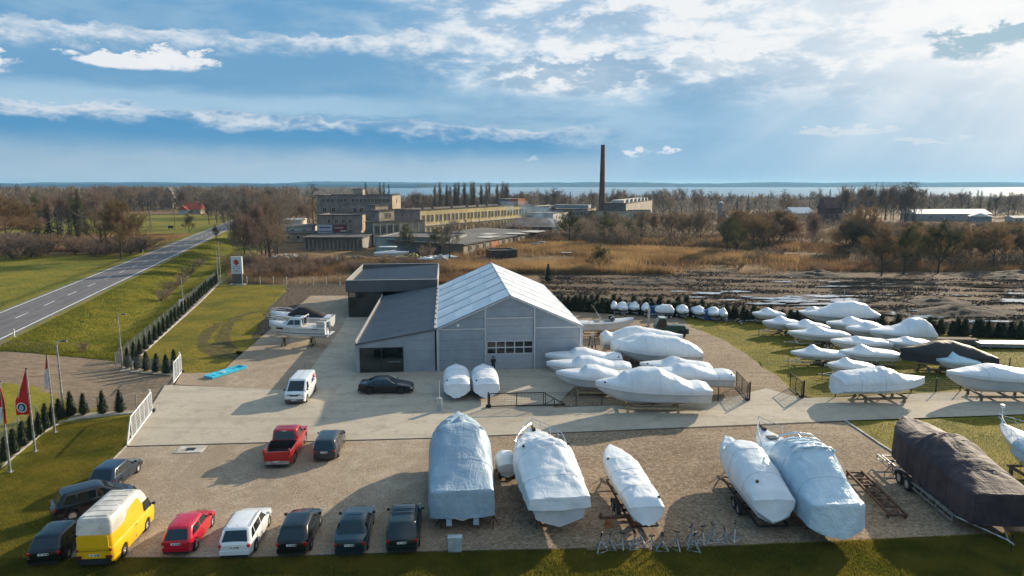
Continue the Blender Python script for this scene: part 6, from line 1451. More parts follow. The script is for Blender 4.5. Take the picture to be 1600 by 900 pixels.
# flags and poles
red_m = mat('red_flag_cloth', (0.56, 0.012, 0.012), 0.6, var=.12, scale=3); whiteflag = mat('white_flag_cloth', (.62, .62, .66), .6, var=.1); navy_m = mat('navy_print', (.02, .035, .12), .5); pink_m = mat('white_print', (.75, .68, .68), .5); lbl_m = mat('light_blue_print', (.32, .45, .58), .5)
def flagpole(px, py, h, label, lean=0.0):
    p = G(px, py); o = thing('flagpole', label, 'flagpole', p, 0, 'three flagpoles at the lawn edge'); MB().tube([(0, 0, 0), (0, 0, 1.6), (0, 0, h)], [.085, .07, .045], 8).build('pole', galv, o, 60); MB().box((0, 0, .04), (.3, .3, .08)).build('base_plate', galv, o); MB().tube([(0, 0, h), (0, 0, h + .12)], .05, 6).build('cap', darksteel, o); MB().tube([(0, 0, h - .1), (-.35, .02, h - .1)], .015, 5).build('arm', galv, o); return p
def drape(pts_l, pts_r, p, mats_, name, label, split=None, n=14, folds=3, amp=.07):
    """cloth between a left and a right edge given as (x, z) lists"""
    def at(L, f):
        f *= len(L) - 1; i = min(int(f), len(L) - 2); k = f - i; return (L[i][0] + (L[i + 1][0] - L[i][0]) * k, L[i][1] + (L[i + 1][1] - L[i][1]) * k)
    vs_ = []; fs = []; mi = []; m = 12
    for i in range(n + 1):
        a, b = at(pts_l, i / n), at(pts_r, i / n)
        for j_ in range(m + 1):
            u = j_ / m; x = a[0] + (b[0] - a[0]) * u; z = a[1] + (b[1] - a[1]) * u; vs_.append((x, amp * math.sin(u * folds * math.pi + i * .35) * (1 - u * .7), z))
    for i in range(n):
        for j_ in range(m):
            q = i * (m + 1) + j_; fs.append((q, q + 1, q + m + 2, q + m + 1)); mi.append(1 if split and (i / n > split if True else 0) else 0)
    mb = MB(); mb.v = vs_; mb.f = fs; mb.mi = mi; o = mb.build(name, mats_, None, 70, loc=p); o['label'] = label; o['category'] = 'flag'; return o
pA = flagpole(16, 738, 6.2, 'nearest of the three flagpoles, carrying a narrow white and red flag'); pB = flagpole(55, 706, 6.1, 'middle flagpole carrying the large red banner'); pC = flagpole(86, 676, 6.2, 'furthest flagpole, with a limp red and white flag')
drape([(-.1, 6.1), (-.35, 5.0), (-.85, 3.9), (-.95, 2.75)], [(-.03, 6.1), (.0, 5.0), (-.02, 4.1), (-.45, 2.8)], pA, [red_m, whiteflag], 'narrow_flag', 'narrow flag hanging from the nearest pole, dark red above and white below', split=.45)
drape([(-.06, 5.9), (.02, 5.0), (.0, 4.2), (.02, 3.4)], [(-.03, 6.0), (.14, 5.0), (.14, 4.2), (.10, 3.35)], pA + Vector((0.05, -.03, 0)), [red_m], 'narrow_flag', 'red fold of cloth wrapped round the nearest flagpole')
flag = drape([(-.08, 6.05), (-.62, 4.7), (-1.02, 3.8), (-1.0, 2.75)], [(-.03, 6.1), (-.03, 5.0), (-.03, 4.0), (-.03, 2.8)], pB, [red_m], 'red_banner', 'large red banner with round emblem on the middle flagpole', folds=3, amp=.06)
ring_ = MB(); n = 24
for (r0, r1, nm, m_, yy) in ((.30, .37, 'emblem_border', pink_m, -.13), (.0, .30, 'emblem_ground', navy_m, -.13),):
    vs_ = [(-.52 + r * math.cos(2 * math.pi * k / n), yy, 3.35 + r * math.sin(2 * math.pi * k / n)) for r in ((r0, r1) if r0 else (r1,)) for k in range(n)]
    MB().add(vs_, [(k, (k + 1) % n, n + (k + 1) % n, n + k)[::-1] for k in range(n)] if r0 else [tuple(range(n))]).build(nm, m_, flag)
MB().add([(-.72, -.136, 3.15), (-.45, -.136, 3.13), (-.36, -.136, 3.35), (-.52, -.136, 3.58), (-.68, -.136, 3.45)], [(0, 1, 2, 3, 4)]).build('emblem_figure', lbl_m, flag)
mb = MB()
for k in range(8): mb.add([(-.46 - .03 * k + dx, -.14, 5.0 - .13 * k + dz) for dx, dz in ((-.05, 0), (.05, 0), (.04, .10), (-.04, .10))], [(0, 1, 2, 3)])
mb.build('banner_lettering', pink_m, flag)
drape([(-.08, 6.1), (-.25, 5.2), (-.42, 4.4), (-.40, 3.5)], [(-.03, 6.15), (-.03, 5.4), (-.04, 4.7), (-.16, 3.5)], pC, [red_m, whiteflag], 'narrow_flag', 'limp flag on the furthest pole, red above and white below', split=.42)
# lamp posts
def lamp_post(px, py, h, label, arm=.5, ang=0):
    p = G(px, py); p.z = max(0, float(terrain_z(p.x, p.y))) if h > 5 else 0; o = thing('lamp_post', label, 'lamp post', p, ang, 'lamp posts along the fences'); MB().tube([(0, 0, 0), (0, 0, h * .5), (0, 0, h)], [.10, .075, .055], 8).build('pole', galv, o, 60); MB().tube([(0, 0, h), (arm, 0, h + .08)], .035, 6).build('arm', galv, o)
    MB().box((arm + .15, 0, h + .08), (.5, .26, .08), taper=.8).build('lamp_head', darksteel, o); MB().box((0, 0, .04), (.34, .34, .08)).build('base_plate', galv, o)
lamp_post(100, 651, 6.3, 'tall grey lamp post beside the earth road near the flagpoles'); lamp_post(191, 574, 5.6, 'lamp post at the corner of the upper fence'); lamp_post(287, 489, 5.4, 'lamp post halfway up the long thuja row'); lamp_post(341, 444, 6.0, 'lamp post at the far end of the thuja row'); lamp_post(345, 442, 8.0, 'tall dark lamp post left of the white pylon sign')
p = G(289, 487); o = thing('notice_board', 'small white notice board on the fence halfway up the thuja row', 'notice board', (p.x - .3, p.y - .2, 0), R(20)); MB().box((0, 0, 1.3), (.7, .05, 1.3)).build('board', whitepaint, o); MB().box((.5, 0, 1.5), (.35, .05, .5)).build('yellow_board', mat('yellow_board', (.7, .5, .05), .5), o); [MB().tube([(x, .05, 0), (x, .05, 1.9)], .03, 5).build('post', galv, o) for x in (-.3, .3)]
# pylon sign
p = G(372, 445); o = thing('pylon_sign', 'white pylon sign with a red angular emblem at the far lawn corner', 'sign', p, R(3)); sgrey = mat('sign_grey', (.10, .095, .095), .6); sface = mat('sign_face', (.56, .57, .60), .45, var=.03)
MB().box((0, 0, 1.1), (1.75, .5, 2.2)).build('base_column', sgrey, o); MB().box((0, 0, .1), (2.9, 1.3, .2)).build('foundation', concrete_m, o); pf = MB().box((0, 0, 3.8), (2.05, .55, 3.3)).build('face_panel', sface, o)
redp = mat('emblem_red', (.38, .02, .03), .5); y_ = -.281; S = 1.0
def poly(pts, m_, nm, par, yy=y_): MB().slab([(x, yy, z) for x, z in pts], .012).build(nm, m_, par)
# upper half and lower half of the emblem, point symmetric about its middle
cz = 4.38
up = [(.60, .16), (.0, .58), (-.60, .12), (-.12, -.22), (-.02, -.30 + .12), (-.16, .0 + .06), (.16, .16)]
U = [(-.60, .10), (-.30, .10), (.0, -.12), (.34, -.36)]
A = [(0, .60), (.62, .16), (.28, .12), (0, .16), (-.20, .22), (.62, -.20)]
up = [(0, .60), (-.62, .14), (.02, -.30), (.28, -.12), (-.16, .12), (.60, .14)]
lo = [(-x, -z) for x, z in up]
poly([(x, cz + z) for x, z in up], redp, 'emblem', pf); poly([(x, cz + z) for x, z in lo], redp, 'emblem', pf, y_ - .004)
def text(body, size, loc, m_, par, name='lettering', rz=0, ext=.006):
    cu = bpy.data.curves.new(name, 'FONT'); cu.body = body; cu.size = size; cu.extrude = ext; cu.align_x = 'CENTER'; cu.align_y = 'CENTER'
    tmp = bpy.data.objects.new(name, cu); C.objects.link(tmp); dg = bpy.context.evaluated_depsgraph_get(); me_ = bpy.data.meshes.new_from_object(tmp.evaluated_get(dg)); bpy.data.objects.remove(tmp)
    me_.materials.clear(); me_.materials.append(m_); ob = bpy.data.objects.new(name, me_); C.objects.link(ob); ob.parent = par; ob.location = loc; ob.rotation_euler = (R(90), 0, rz); return ob
text('SUZUKI', .36, (0, y_ - .01, 3.56), navy_m, pf); MB().box((0, y_, 3.15), (.8, .012, .12)).build('blue_line', lbl_m, pf)
for x in (-.58, .58): MB().box((x, y_, 3.15), (.2, .012, .2)).build('side_mark', navy_m, pf)
MB().box((0, y_, 2.78), (.7, .012, .10)).box((0, y_, 2.55), (1.45, .012, .07)).build('small_print', sgrey, pf)
# jack stands
def jack(px, py, h, a, label, mt=None, pad='flat'):
    p = G(px, py); o = thing('jack_stand', label, 'jack stand', p, a, 'steel boat stands lined up at the edge of the grass'); mt = mt or galv
    b = MB()
    for k in range(3): t = 2 * math.pi * k / 3; b.tube([(.42 * math.cos(t), .42 * math.sin(t), .03), (0, 0, h * .62)], .036, 5)
    for k in range(3): t, t2 = 2 * math.pi * k / 3, 2 * math.pi * (k + 1) / 3; b.tube([(.40 * math.cos(t), .40 * math.sin(t), .06), (.40 * math.cos(t2), .40 * math.sin(t2), .06)], .024, 4)
    b.build('tripod', mt, o); MB().tube([(0, 0, h * .35), (0, 0, h * .95)], .042, 6).build('tube', mt, o)
    if pad == 'flat': MB().box((0, 0, h), (.34, .10, .06), ry=.05).build('pad', darksteel, o)
    else: MB().box((.04, 0, h * 1.02), (.05, .16, .26), ry=.4).build('pad', darksteel, o)
jn = ['leftmost jack stand', 'second jack stand from the left', 'third jack stand from the left, set upright', 'fourth jack stand from the left', 'fifth jack stand, right behind the fourth', 'sixth jack stand, low and spread', 'seventh jack stand from the left', 'eighth jack stand, in the middle of the front row', 'ninth jack stand, in the back row', 'tenth jack stand, in front of the ninth', 'eleventh jack stand with a broad dark pad', 'twelfth jack stand, thin top', 'thirteenth jack stand, lying low', 'rightmost jack stand with a broad dark pad']
for i, (px, py) in enumerate([(938, 862), (953, 858), (972, 856), (991, 857), (1001, 852), (1018, 856), (1034, 860), (1057, 858), (1079, 850), (1084, 860), (1098, 849), (1112, 847), (1131, 847), (1148, 843)]):
    jack(px, py, [.95, .9, .85, .95, .9, .7, .85, 1.0, 1.05, .95, 1.0, 1.05, .8, 1.0][i], i * 1.3, jn[i] + ' at the edge of the grass', pad='flat' if i % 3 else 'side')
a, b = G(917, 861), G(1155, 853); d = b - a
for i, (f0, f1) in enumerate(((0, .42), (.60, 1.0))):
    m0 = a.lerp(b, (f0 + f1) / 2); tag(MB().box((m0.x, m0.y, .06), (d.length * (f1 - f0), .16, .09), rz=math.atan2(d.y, d.x)).build('timber_plank', oldwood), ['pale plank lying before the left hand jack stands', 'dark plank lying before the right hand jack stands'][i], 'plank')
# rusty ladder shaped rail
p = G(1334, 742); q = G(1403, 812); d = q - p; o = thing('steel_cradle_rail', 'rusty ladder shaped steel rail lying right of the film wrapped cruiser', 'steel rail', p, math.atan2(d.y, d.x)); L = d.length
for sd in (1, -1): MB().box((L / 2, sd * .48, .28), (L, .09, .16)).build('side_rail', rust, o)
for k in range(7): MB().box((.15 + k * (L - .3) / 6, 0, .24), (.10, .9, .10)).build('rung', rust, o)
for k in range(5): MB().box((.6 + k * (L - 1.2) / 4, 0, .18), (.5, .55, .05), rx=.5).build('roller_plate', rust, o)
for k in (0, 1):
    for sd in (1, -1): MB().box((.2 + k * (L - .4), sd * .48, .1), (.14, .12, .2)).build('foot', rust, o)
# cabinet
p = G(711, 862); o = thing('meter_cabinet', 'grey two door meter cabinet in front of the grey tarped cruiser', 'cabinet', p, R(2)); cab_m = mat('cabinet_grey', (.40, .46, .46), .5); MB().box((0, 0, .42), (.70, .32, .80)).build('housing', cab_m, o); MB().box((0, 0, .835), (.76, .38, .05)).build('roof', cab_m, o)
for x in (-.172, .172): MB().box((x, -.165, .42), (.325, .02, .72)).build('door', cab_m, o)
MB().box((0, 0, .03), (.66, .3, .06)).build('plinth', concrete_m, o)
p = G(687, 641); o = thing('power_pillar', 'thin white pole with a socket box between the lane and the end-on boats', 'power post', p); MB().tube([(0, 0, 0), (0, 0, 2.6)], .03, 6).build('pole', whitepaint, o); MB().box((0, -.05, .55), (.42, .25, 1.1)).build('box', cab_m, o)
# row of small wrapped jet skis
for i, (px, py, w, L, lb) in enumerate([(961, 492, 1.0, 2.2, 'narrow wrapped jet ski at the left end of the back row'), (975, 494, 1.55, 3.0, 'second wrapped craft from the left in the back row'), (993, 493.5, 1.6, 3.2, 'third wrapped craft from the left in the back row'), (1011, 495, 1.2, 2.6, 'wrapped craft left of the lift truck mast'), (1070, 499, 1.6, 3.0, 'wrapped craft alone right of the lift truck'),
        (1096, 501, 1.6, 3.0, 'wrapped craft left of the second blue container'), (1119, 503, 1.65, 3.0, 'wrapped craft right of the second blue container'), (1133, 504, 1.0, 2.2, 'smallest wrapped jet ski at the right end of the back row')]):
    pp = G(px, py); r = boat(lb, (pp.x, pp.y + L / 2), -95 + (i % 3) * 4, L, w, .55, [(0, .45, .9), (.25, .65, .5), (.45, .85, .25), (.6, .80, .2), (.78, .35, .1), (1, .08, .2)], keel=.55, seed=200 + i, group='small wrapped craft in the back row', full=3.2, name='wrapped_jet_ski', cat='jet ski')
    trailer('small trailer under the ' + lb.replace('wrapped ', ''), (pp.x, pp.y + L / 2), -95 + (i % 3) * 4, L, W=w * .95, r=.24, zf=.42, group='boat trailers', bow_post=False, draw=.9)
pp = G(1039, 498); boat('wrapped boat lying sideways in the back row behind the lift truck', (pp.x, pp.y + .8), 180, 2.7, 1.4, .55, [(0, .3, .7), (.15, .85, .7), (.6, .85, .7), (.9, .4, .6), (1, .25, .5)], keel=.6, seed=220, full=4.5, group=None); trailer('twin trailer under the sideways boat in the back row', (pp.x, pp.y + .8), 180, 2.8, W=1.4, r=.26, axles=2, zf=.5, group='boat trailers')
bin_m = mat('blue_container', (.02, .09, .28), .5, var=.15); box_m = mat('weathered_beige_box', (.30, .28, .20), .8, var=.2)
def bin_(px, py, w, h, d, m_, label, cat):
    p = G(px, py); o = thing('container' if m_ is bin_m else 'storage_box', label, cat, p, R(3)); MB().box((0, d / 2, h / 2), (w, d, h), taper=1.06).build('body', m_, o); MB().box((0, d / 2, h + .04), (w * 1.08, d * 1.08, .09)).build('lid', m_, o)
    for k in range(4): MB().box((-w * .38 + k * w * .253, -.02, h * .5), (.06, .05, h * .85)).build('rib', m_, o)
bin_(1024, 494, 1.5, 1.35, 1.2, bin_m, 'blue skip container behind the lift truck mast', 'container'); bin_(1108, 500, 1.5, 1.3, 1.2, bin_m, 'blue skip container between two wrapped craft in the back row', 'container')
bin_(912, 483, 1.5, .9, 1.0, box_m, 'darker weathered box by the hedge behind the hall', 'box'); bin_(932, 484, 1.5, 1.0, 1.0, box_m, 'beige weathered box by the hedge, right of the darker one', 'box')
trailer('empty flat trailer parked right of the back row of wrapped craft', G(1152, 506), 178, 4.0, W=1.5, r=.26, group=None, m_=darksteel)
# timber and sheets stacks
p = G(1490, 540); o = thing('timber_stack', 'stack of weathered beams behind the black covered boat', 'timber stack', p, R(-4))
for k in range(12): MB().box((rnd.uniform(-.4, .4), (k % 4) * .32, .15 + (k // 4) * .27), (5.2 + rnd.uniform(-.6, .6), .24, .22), rz=rnd.uniform(-.03, .03)).build('beam', oldwood, o)
p = G(1580, 545); o = thing('sheet_stack', 'stack of pale corrugated metal sheets by the hedge at the right edge', 'sheet stack', p, R(-3))
for k in range(6): MB().box((rnd.uniform(-.3, .3), .6 + rnd.uniform(-.1, .1), .28 + k * .07), (7.0, 1.8, .04), rz=rnd.uniform(-.03, .03)).build('sheet', mat('pale_sheet_metal', (.42, .44, .46), .4, .4), o)
for x in (-2.6, 0, 2.6): MB().box((x, .6, .12), (.14, 2.0, .22)).build('bearer', oldwood, o)
p = G(1317, 491); o = thing('steel_mast', 'thin pale mast standing behind the high roofed wrapped cruiser', 'mast', p); MB().tube([(0, 0, 0), (0, 0, 3.6)], .05, 6).build('pole', galv, o); MB().box((0, 0, 3.6), (.3, .1, .1)).build('head', galv, o)
for px, py, lb in ((705, 668, 0),): pass
# traffic delineators along the road
for i, Y in enumerate((79, 172)):
    x = road_edge_x(Y) + 1.1; o = thing('road_delineator', ['white road delineator post near the left edge', 'small white road delineator post further up the road'][i], 'delineator', (x, Y, ROADZ - .05)); MB().box((0, 0, .5), (.12, .08, 1.0)).build('post', whitepaint, o); MB().box((0, -.045, .8), (.12, .01, .2)).build('dark_band', darksteel, o)
x = road_edge_x(181) - 10.0; o = thing('road_delineator', 'white delineator post at the foot of the big roadside tree', 'delineator', (x, 181, ROADZ - .3)); MB().box((0, 0, .5), (.12, .08, 1.1)).build('post', whitepaint, o); MB().box((0, -.045, .8), (.12, .01, .2)).build('dark_band', darksteel, o)
# ---- person at the hall door: one skinned body
def person(pos, rz, label):
    o = thing('person', label, 'person', pos, rz)
    J = {'pel': (0, 0, .95), 'wai': (0, .02, 1.12), 'che': (0, .04, 1.34), 'nek': (0, .06, 1.50), 'hd0': (0, .08, 1.58), 'hd1': (0, .09, 1.70),
         'sL': (-.19, .04, 1.42), 'eL': (-.24, .06, 1.16), 'wL': (-.17, .22, 1.02), 'sR': (.19, .04, 1.42), 'eR': (.25, .05, 1.15), 'wR': (.18, .20, 1.05),
         'hL': (-.10, 0, .90), 'kL': (-.11, .03, .50), 'aL': (-.11, -.02, .09), 'fL': (-.12, .15, .04), 'hR': (.10, 0, .90), 'kR': (.13, .08, .50), 'aR': (.14, .02, .09), 'fR': (.15, .19, .04)}
    rad = dict(pel=.15, wai=.14, che=.17, nek=.06, hd0=.085, hd1=.085, sL=.075, eL=.052, wL=.035, sR=.075, eR=.052, wR=.035, hL=.10, kL=.068, aL=.045, fL=.04, hR=.10, kR=.068, aR=.045, fR=.04)
    E = [('pel', 'wai'), ('wai', 'che'), ('che', 'nek'), ('nek', 'hd0'), ('hd0', 'hd1'), ('che', 'sL'), ('sL', 'eL'), ('eL', 'wL'), ('che', 'sR'), ('sR', 'eR'), ('eR', 'wR'), ('pel', 'hL'), ('hL', 'kL'), ('kL', 'aL'), ('aL', 'fL'), ('pel', 'hR'), ('hR', 'kR'), ('kR', 'aR'), ('aR', 'fR')]
    for s_, w in (('L', 'wL'), ('R', 'wR')):
        wx, wy, wz = J[w]; J['p' + s_] = (wx, wy + .06, wz - .01); rad['p' + s_] = .03; E.append((w, 'p' + s_))
        for k in range(4):
            J['f%s%d' % (s_, k)] = (wx - .03 + .02 * k, wy + .15 + (.01 if k in (1, 2) else 0), wz - .04); rad['f%s%d' % (s_, k)] = .009; E.append(('p' + s_, 'f%s%d' % (s_, k)))
        J['t' + s_] = (wx + (.05 if s_ == 'L' else -.05), wy + .08, wz - .02); rad['t' + s_] = .010; E.append(('p' + s_, 't' + s_))
    names = list(J); me_ = bpy.data.meshes.new('body'); me_.from_pydata([J[k] for k in names], [(names.index(a), names.index(b)) for a, b in E], [])
    b = bpy.data.objects.new('body', me_); C.objects.link(b); md = b.modifiers.new('s', 'SKIN'); sv = me_.skin_vertices[0].data
    for i, k in enumerate(names): sv[i].radius = (rad[k], rad[k]); sv[i].use_root = (k == 'pel')
    sb = b.modifiers.new('u', 'SUBSURF'); sb.levels = 2; sb.render_levels = 2
    dg = bpy.context.evaluated_depsgraph_get(); m2 = bpy.data.meshes.new_from_object(b.evaluated_get(dg)); bpy.data.objects.remove(b)
    cloth = mat('dark_work_clothes', (.012, .013, .018), .85); skin = mat('skin', (.45, .28, .20), .6); hair = mat('dark_hair', (.02, .015, .012), .7)
    m2.materials.clear(); [m2.materials.append(k) for k in (cloth, skin)]
    for p_ in m2.polygons:
        c_ = p_.center; hand = any((c_ - Vector(J[w])).length < .17 and c_.y > J[w][1] + .01 for w in ('wL', 'wR')) and c_.z < 1.1
        p_.material_index = 1 if (c_.z > 1.50 or hand) else 0; p_.use_smooth = True
    bo = inst('body', m2, o)
    hm = MB(); n = 10; vs_ = []
    for i in range(6):
        for j_ in range(n):
            th = math.pi / 2 * i / 5 * 1.25; a = 2 * math.pi * j_ / n; vs_.append((.105 * math.sin(th) * math.cos(a), .07 + .115 * math.sin(th) * math.sin(a), 1.66 + .12 * math.cos(th)))
    hm.add(vs_, [(i * n + j_, (i + 1) * n + j_, (i + 1) * n + (j_ + 1) % n, i * n + (j_ + 1) % n) for i in range(5) for j_ in range(n)]); hm.build('hair', hair, o, 60)
    MB().box((0, .185, 1.62), (.025, .03, .04)).build('nose', skin, o)
p = G(771, 583); person((p.x, p.y, 0.02), R(10), 'person in dark clothes standing at the lower left of the hall door')
# ================================================================== DISTANT BUILDINGS
shaderender = mat('stained_pinkish_shade_render', (.30, .25, .225), .95, color2=(.17, .14, .13), scale=.35, detail=8)  # factory fronts: their shade is put into this darker render
tanrender = mat('weathered_tan_render', (.40, .33, .235), .95, color2=(.25, .20, .15), scale=.4, detail=8)  # paler on factory right walls: their sunlight put into the colour
yellowrender = mat('yellow_ochre_render', (.60, .48, .23), .95, color2=(.44, .34, .17), scale=.35, detail=8)
greyrender = mat('grey_concrete_render', (.30, .28, .255), .95, color2=(.18, .17, .155), scale=.4, detail=8)
tarroof = mat('black_tar_roof', (.045, .04, .04), .9, color2=(.10, .09, .085), scale=.3)
greyroof = mat('grey_felt_roof', (.13, .12, .115), .9, color2=(.08, .075, .07), scale=.25)
voidglass = mat('dark_broken_window', (.018, .016, .018), .35, color2=(.07, .045, .045), scale=.6)
greenwall = mat('pale_green_sheet_wall', (.30, .37, .33), .7, color2=(.22, .28, .27), scale=.5)
bluewall = mat('grey_blue_sheet_wall', (.24, .27, .28), .7, color2=(.18, .20, .21), scale=.5)
whitewall = mat('dirty_white_wall', (.52, .50, .46), .8, color2=(.40, .38, .35), scale=.4)
sillm = mat('pale_ledge', (.52, .47, .38), .8)
redroof = mat('red_tile_roof', (.42, .075, .045), .8, color2=(.30, .05, .03), scale=1.2)
brickm = bpy.data.materials.new('chimney_brick'); brickm.use_nodes = True; _x = NT(brickm.node_tree); _b = brickm.node_tree.nodes['Principled BSDF']; _v = _x.coord('Object')
_n = _x.noise(_x.vscale(_v, (1, 1, .12)), 1.2, 6, .7); _c = _x.mix(_x.smooth(_n, .35, .65), (.10, .045, .035), (.19, .085, .06)); _br = _x.noise(_x.vscale(_v, (1, 1, 8)), 1.0, 3); _x.put(_b.inputs['Base Color'], _x.mix(_x.mul(_x.smooth(_br, .4, .6), .3), _c, (.07, .035, .03))); _b.inputs['Roughness'].default_value = .95

class Bld:
    """box building: origin is the near corner A; front wall runs A->B (2-D points), depth goes away from the camera"""
    def __init__(s, label, A, B, depth, h, wall, roofm, name='factory_building', cat='building', group=None, wall2=None, parapet=.35, z0=0.0):
        A, B = Vector((*A, 0)), Vector((*B, 0)); s.L = (B - A).length; s.h = h; s.d = depth; an = math.atan2((B - A).y, (B - A).x); s.z0 = z0
        s.o = thing(name, label, cat, (A.x, A.y, z0), an, group); w2 = wall2 or wall
        MB().box((s.L / 2, .15, h / 2), (s.L, .3, h)).build('front_wall', wall, s.o); MB().box((s.L / 2, depth - .15, h / 2), (s.L, .3, h)).build('back_wall', wall, s.o)
        MB().box((.15, depth / 2, h / 2), (.3, depth - .6, h)).build('left_wall', wall, s.o); MB().box((s.L - .15, depth / 2, h / 2), (.3, depth - .6, h)).build('right_wall', w2, s.o)
        MB().box((s.L / 2, depth / 2, h - parapet), (s.L - .6, depth - .6, .2)).build('roof', roofm, s.o)
        e = MB(); [e.box(c_, d_) for c_, d_ in (((s.L / 2, -.05, h + .06), (s.L + .5, .5, .14)), ((s.L / 2, depth + .05, h + .06), (s.L + .5, .5, .14)), ((-.05, depth / 2, h + .06), (.5, depth - .4, .14)), ((s.L + .05, depth / 2, h + .06), (.5, depth - .4, .14)))]; e.build('roof_edge', tarroof, s.o)
    def win(s, side, xs, z0, z1, w, m_=None, frame=True, bars=1):
        key = ('w', w, round(z1 - z0, 2), bars, (m_ or voidglass).name)
        if key not in _pm:
            hh = z1 - z0; _pm[key] = (MB().box((0, .02, hh / 2), (w, .14, hh)).mesh('pane', m_ or voidglass),
                (lambda f: ([f.box((0, -.09, (hh if q else 0)), (w + .16, .10, .08)) for q in (0, 1)], [f.box((-w / 2 + w * q / (bars + 1), -.09, hh / 2), (.07, .09, hh)) for q in range(bars + 2)], f)[-1])(MB()).mesh('window', sillm))
        pm_, fm = _pm[key]
        for x in xs:
            if side == 'f': loc, rz = (x, -.01, z0), 0
            elif side == 'r': loc, rz = (s.L + .01, x, z0), R(90)
            else: loc, rz = (-.01, x, z0), R(-90)
            f = inst('window', fm, s.o, loc, rz); inst('pane', pm_, f)
def XY(px, Y, z=8): return (XatY(px, Y, z), Y)
FG = 'buildings of the derelict factory'
# main shaded block with sunlit end
b = Bld('tall ruined factory block with ribbon windows and a sunlit tan end wall', XY(495, 250, 12), XY(613, 250, 12), 19, 15.2, shaderender, tarroof, wall2=tanrender, group=FG); L = b.L
for (a, c_, z) in ((.06, .24, 12.7), (.31, .40, 12.7), (.46, .97, 12.7)):
    n = max(2, int((c_ - a) * L / 1.35)); b.win('f', [L * (a + (c_ - a) * (k + .5) / n) for k in range(n)], z, z + 1.35, 1.15)
for (a, c_, z) in ((.04, .28, 9.1), (.46, .97, 9.1), (.04, .28, 5.4), (.46, .97, 5.4)):
    n = max(2, int((c_ - a) * L / 2.3)); b.win('f', [L * (a + (c_ - a) * (k + .5) / n) for k in range(n)], z, z + 1.6, 1.3)
b.win('f', [L * q for q in (.315, .345, .375)], 6.2, 10.6, .5); b.win('r', [9.5], 12.2, 13.8, 1.1); b.win('r', [9.5], 8.6, 10.2, 1.1)
for q in (.30, .425): MB().box((L * q, -.2, 7.6), (.35, .4, 15.0)).build('pilaster', shaderender, b.o)
MB().box((L * .5, 8, 16.2), (3.6, 4, 2.2)).build('roof_house', tanrender, b.o); MB().box((L * .5, 8, 17.4), (4.0, 4.4, .2)).build('roof_house_top', tarroof, b.o)
# block with banners
b = Bld('shaded factory block with a white and a red banner hung on it', XY(496, 222, 8), XY(563, 222, 8), 16, 9.3, shaderender, greyroof, wall2=tanrender, group=FG); L = b.L
b.win('f', [L * q for q in (.27, .44, .60, .76)], 6.6, 8.0, 1.0); b.win('f', [L * .75], 2.6, 4.6, 1.2); b.win('f', [L * q for q in (.2, .32, .55, .66, .8)], .8, 1.8, 2.0, bars=3)
for k in range(7): MB().box((L * k / 6, -.12, 4.6), (.28, .28, 9.1)).build('pilaster', shaderender, b.o)
bw = mat('banner_white_blue', (.42, .47, .55), .6); br_ = mat('banner_red', (.16, .03, .035), .6)
q = MB().box((L * .175, -.35, 4.9), (L * .33, .06, 2.6)).build('white_banner', bw, b.o); MB().box((L * .175, -.385, 4.1), (L * .30, .02, .25)).box((L * .175, -.385, 5.3), (L * .26, .02, .35)).build('banner_print', navy_m, q)
q = MB().box((L * .53, -.35, 4.95), (L * .31, .06, 2.4)).build('red_banner', br_, b.o); MB().box((L * .60, -.385, 4.2), (L * .14, .02, .3)).box((L * .5, -.385, 5.2), (L * .2, .02, .2)).build('banner_print', pink_m, q)
# low colonnade pavilion
b = Bld('low dark pavilion with a colonnade front below the bannered block', XY(477, 201, 2), XY(566, 201, 2), 18, 3.6, greyrender, tarroof, group=FG); L = b.L
n = 14; b.win('f', [L * (k + .5) / n for k in range(n)], .3, 2.9, L / n - .5)
for k in range(n + 1): MB().box((L * k / n, -.35, 1.6), (.35, .5, 3.2)).build('column', greyrender, b.o)
MB().box((L / 2, 8, 3.75), (L + 1.4, 19, .25)).build('overhanging_roof', tarroof, b.o)
# annex with lit side wall, and penthouse
A_, B_ = Vector(XY(571, 219, 5)), Vector(XY(582, 215, 5)); b = Bld('two storey annex with a sunlit bay fronted side and a penthouse', A_, B_, 19, 7.3, shaderender, greyroof, wall2=tanrender, group=FG)
b.win('r', [1.4 + k * 2.3 for k in range(4)], 3.6, 6.3, 1.7, bars=2); b.win('r', [1.4 + k * 2.3 for k in range(8)], .8, 2.5, 1.6)
for k in range(9): MB().box((b.L + .2, .3 + k * 2.3, 3.3), (.45, .35, 6.6)).build('pilaster', sillm, b.o)
b2_ = Bld('small penthouse block standing on the annex roof', XY(571, 224, 9), XY(592, 221, 9), 7.5, 3.4, shaderender, tarroof, wall2=tanrender, group=FG, z0=7.3)
b2_.win('r', [3.9, 5.4], 1.0, 2.6, .9); b2_.win('f', [b2_.L * .55], 1.0, 2.4, 1.0)
b3_ = Bld('upper penthouse with a lit right face above the annex', XY(571, 236, 12), XY(586, 234, 12), 7, 2.6, shaderender, tarroof, wall2=tanrender, group=FG, z0=9.4)
# yellow long building
A_ = Vector(XY(611, 246, 8)); B_ = Vector(XY(656, 240, 8)); LY = 80
b = Bld('very long yellow ochre factory wing with two rows of windows', A_, B_, LY, 10.3, shaderender, tarroof, wall2=yellowrender, group=FG, name='factory_wing')  # dull front end against the yellow side: shade put into the colour
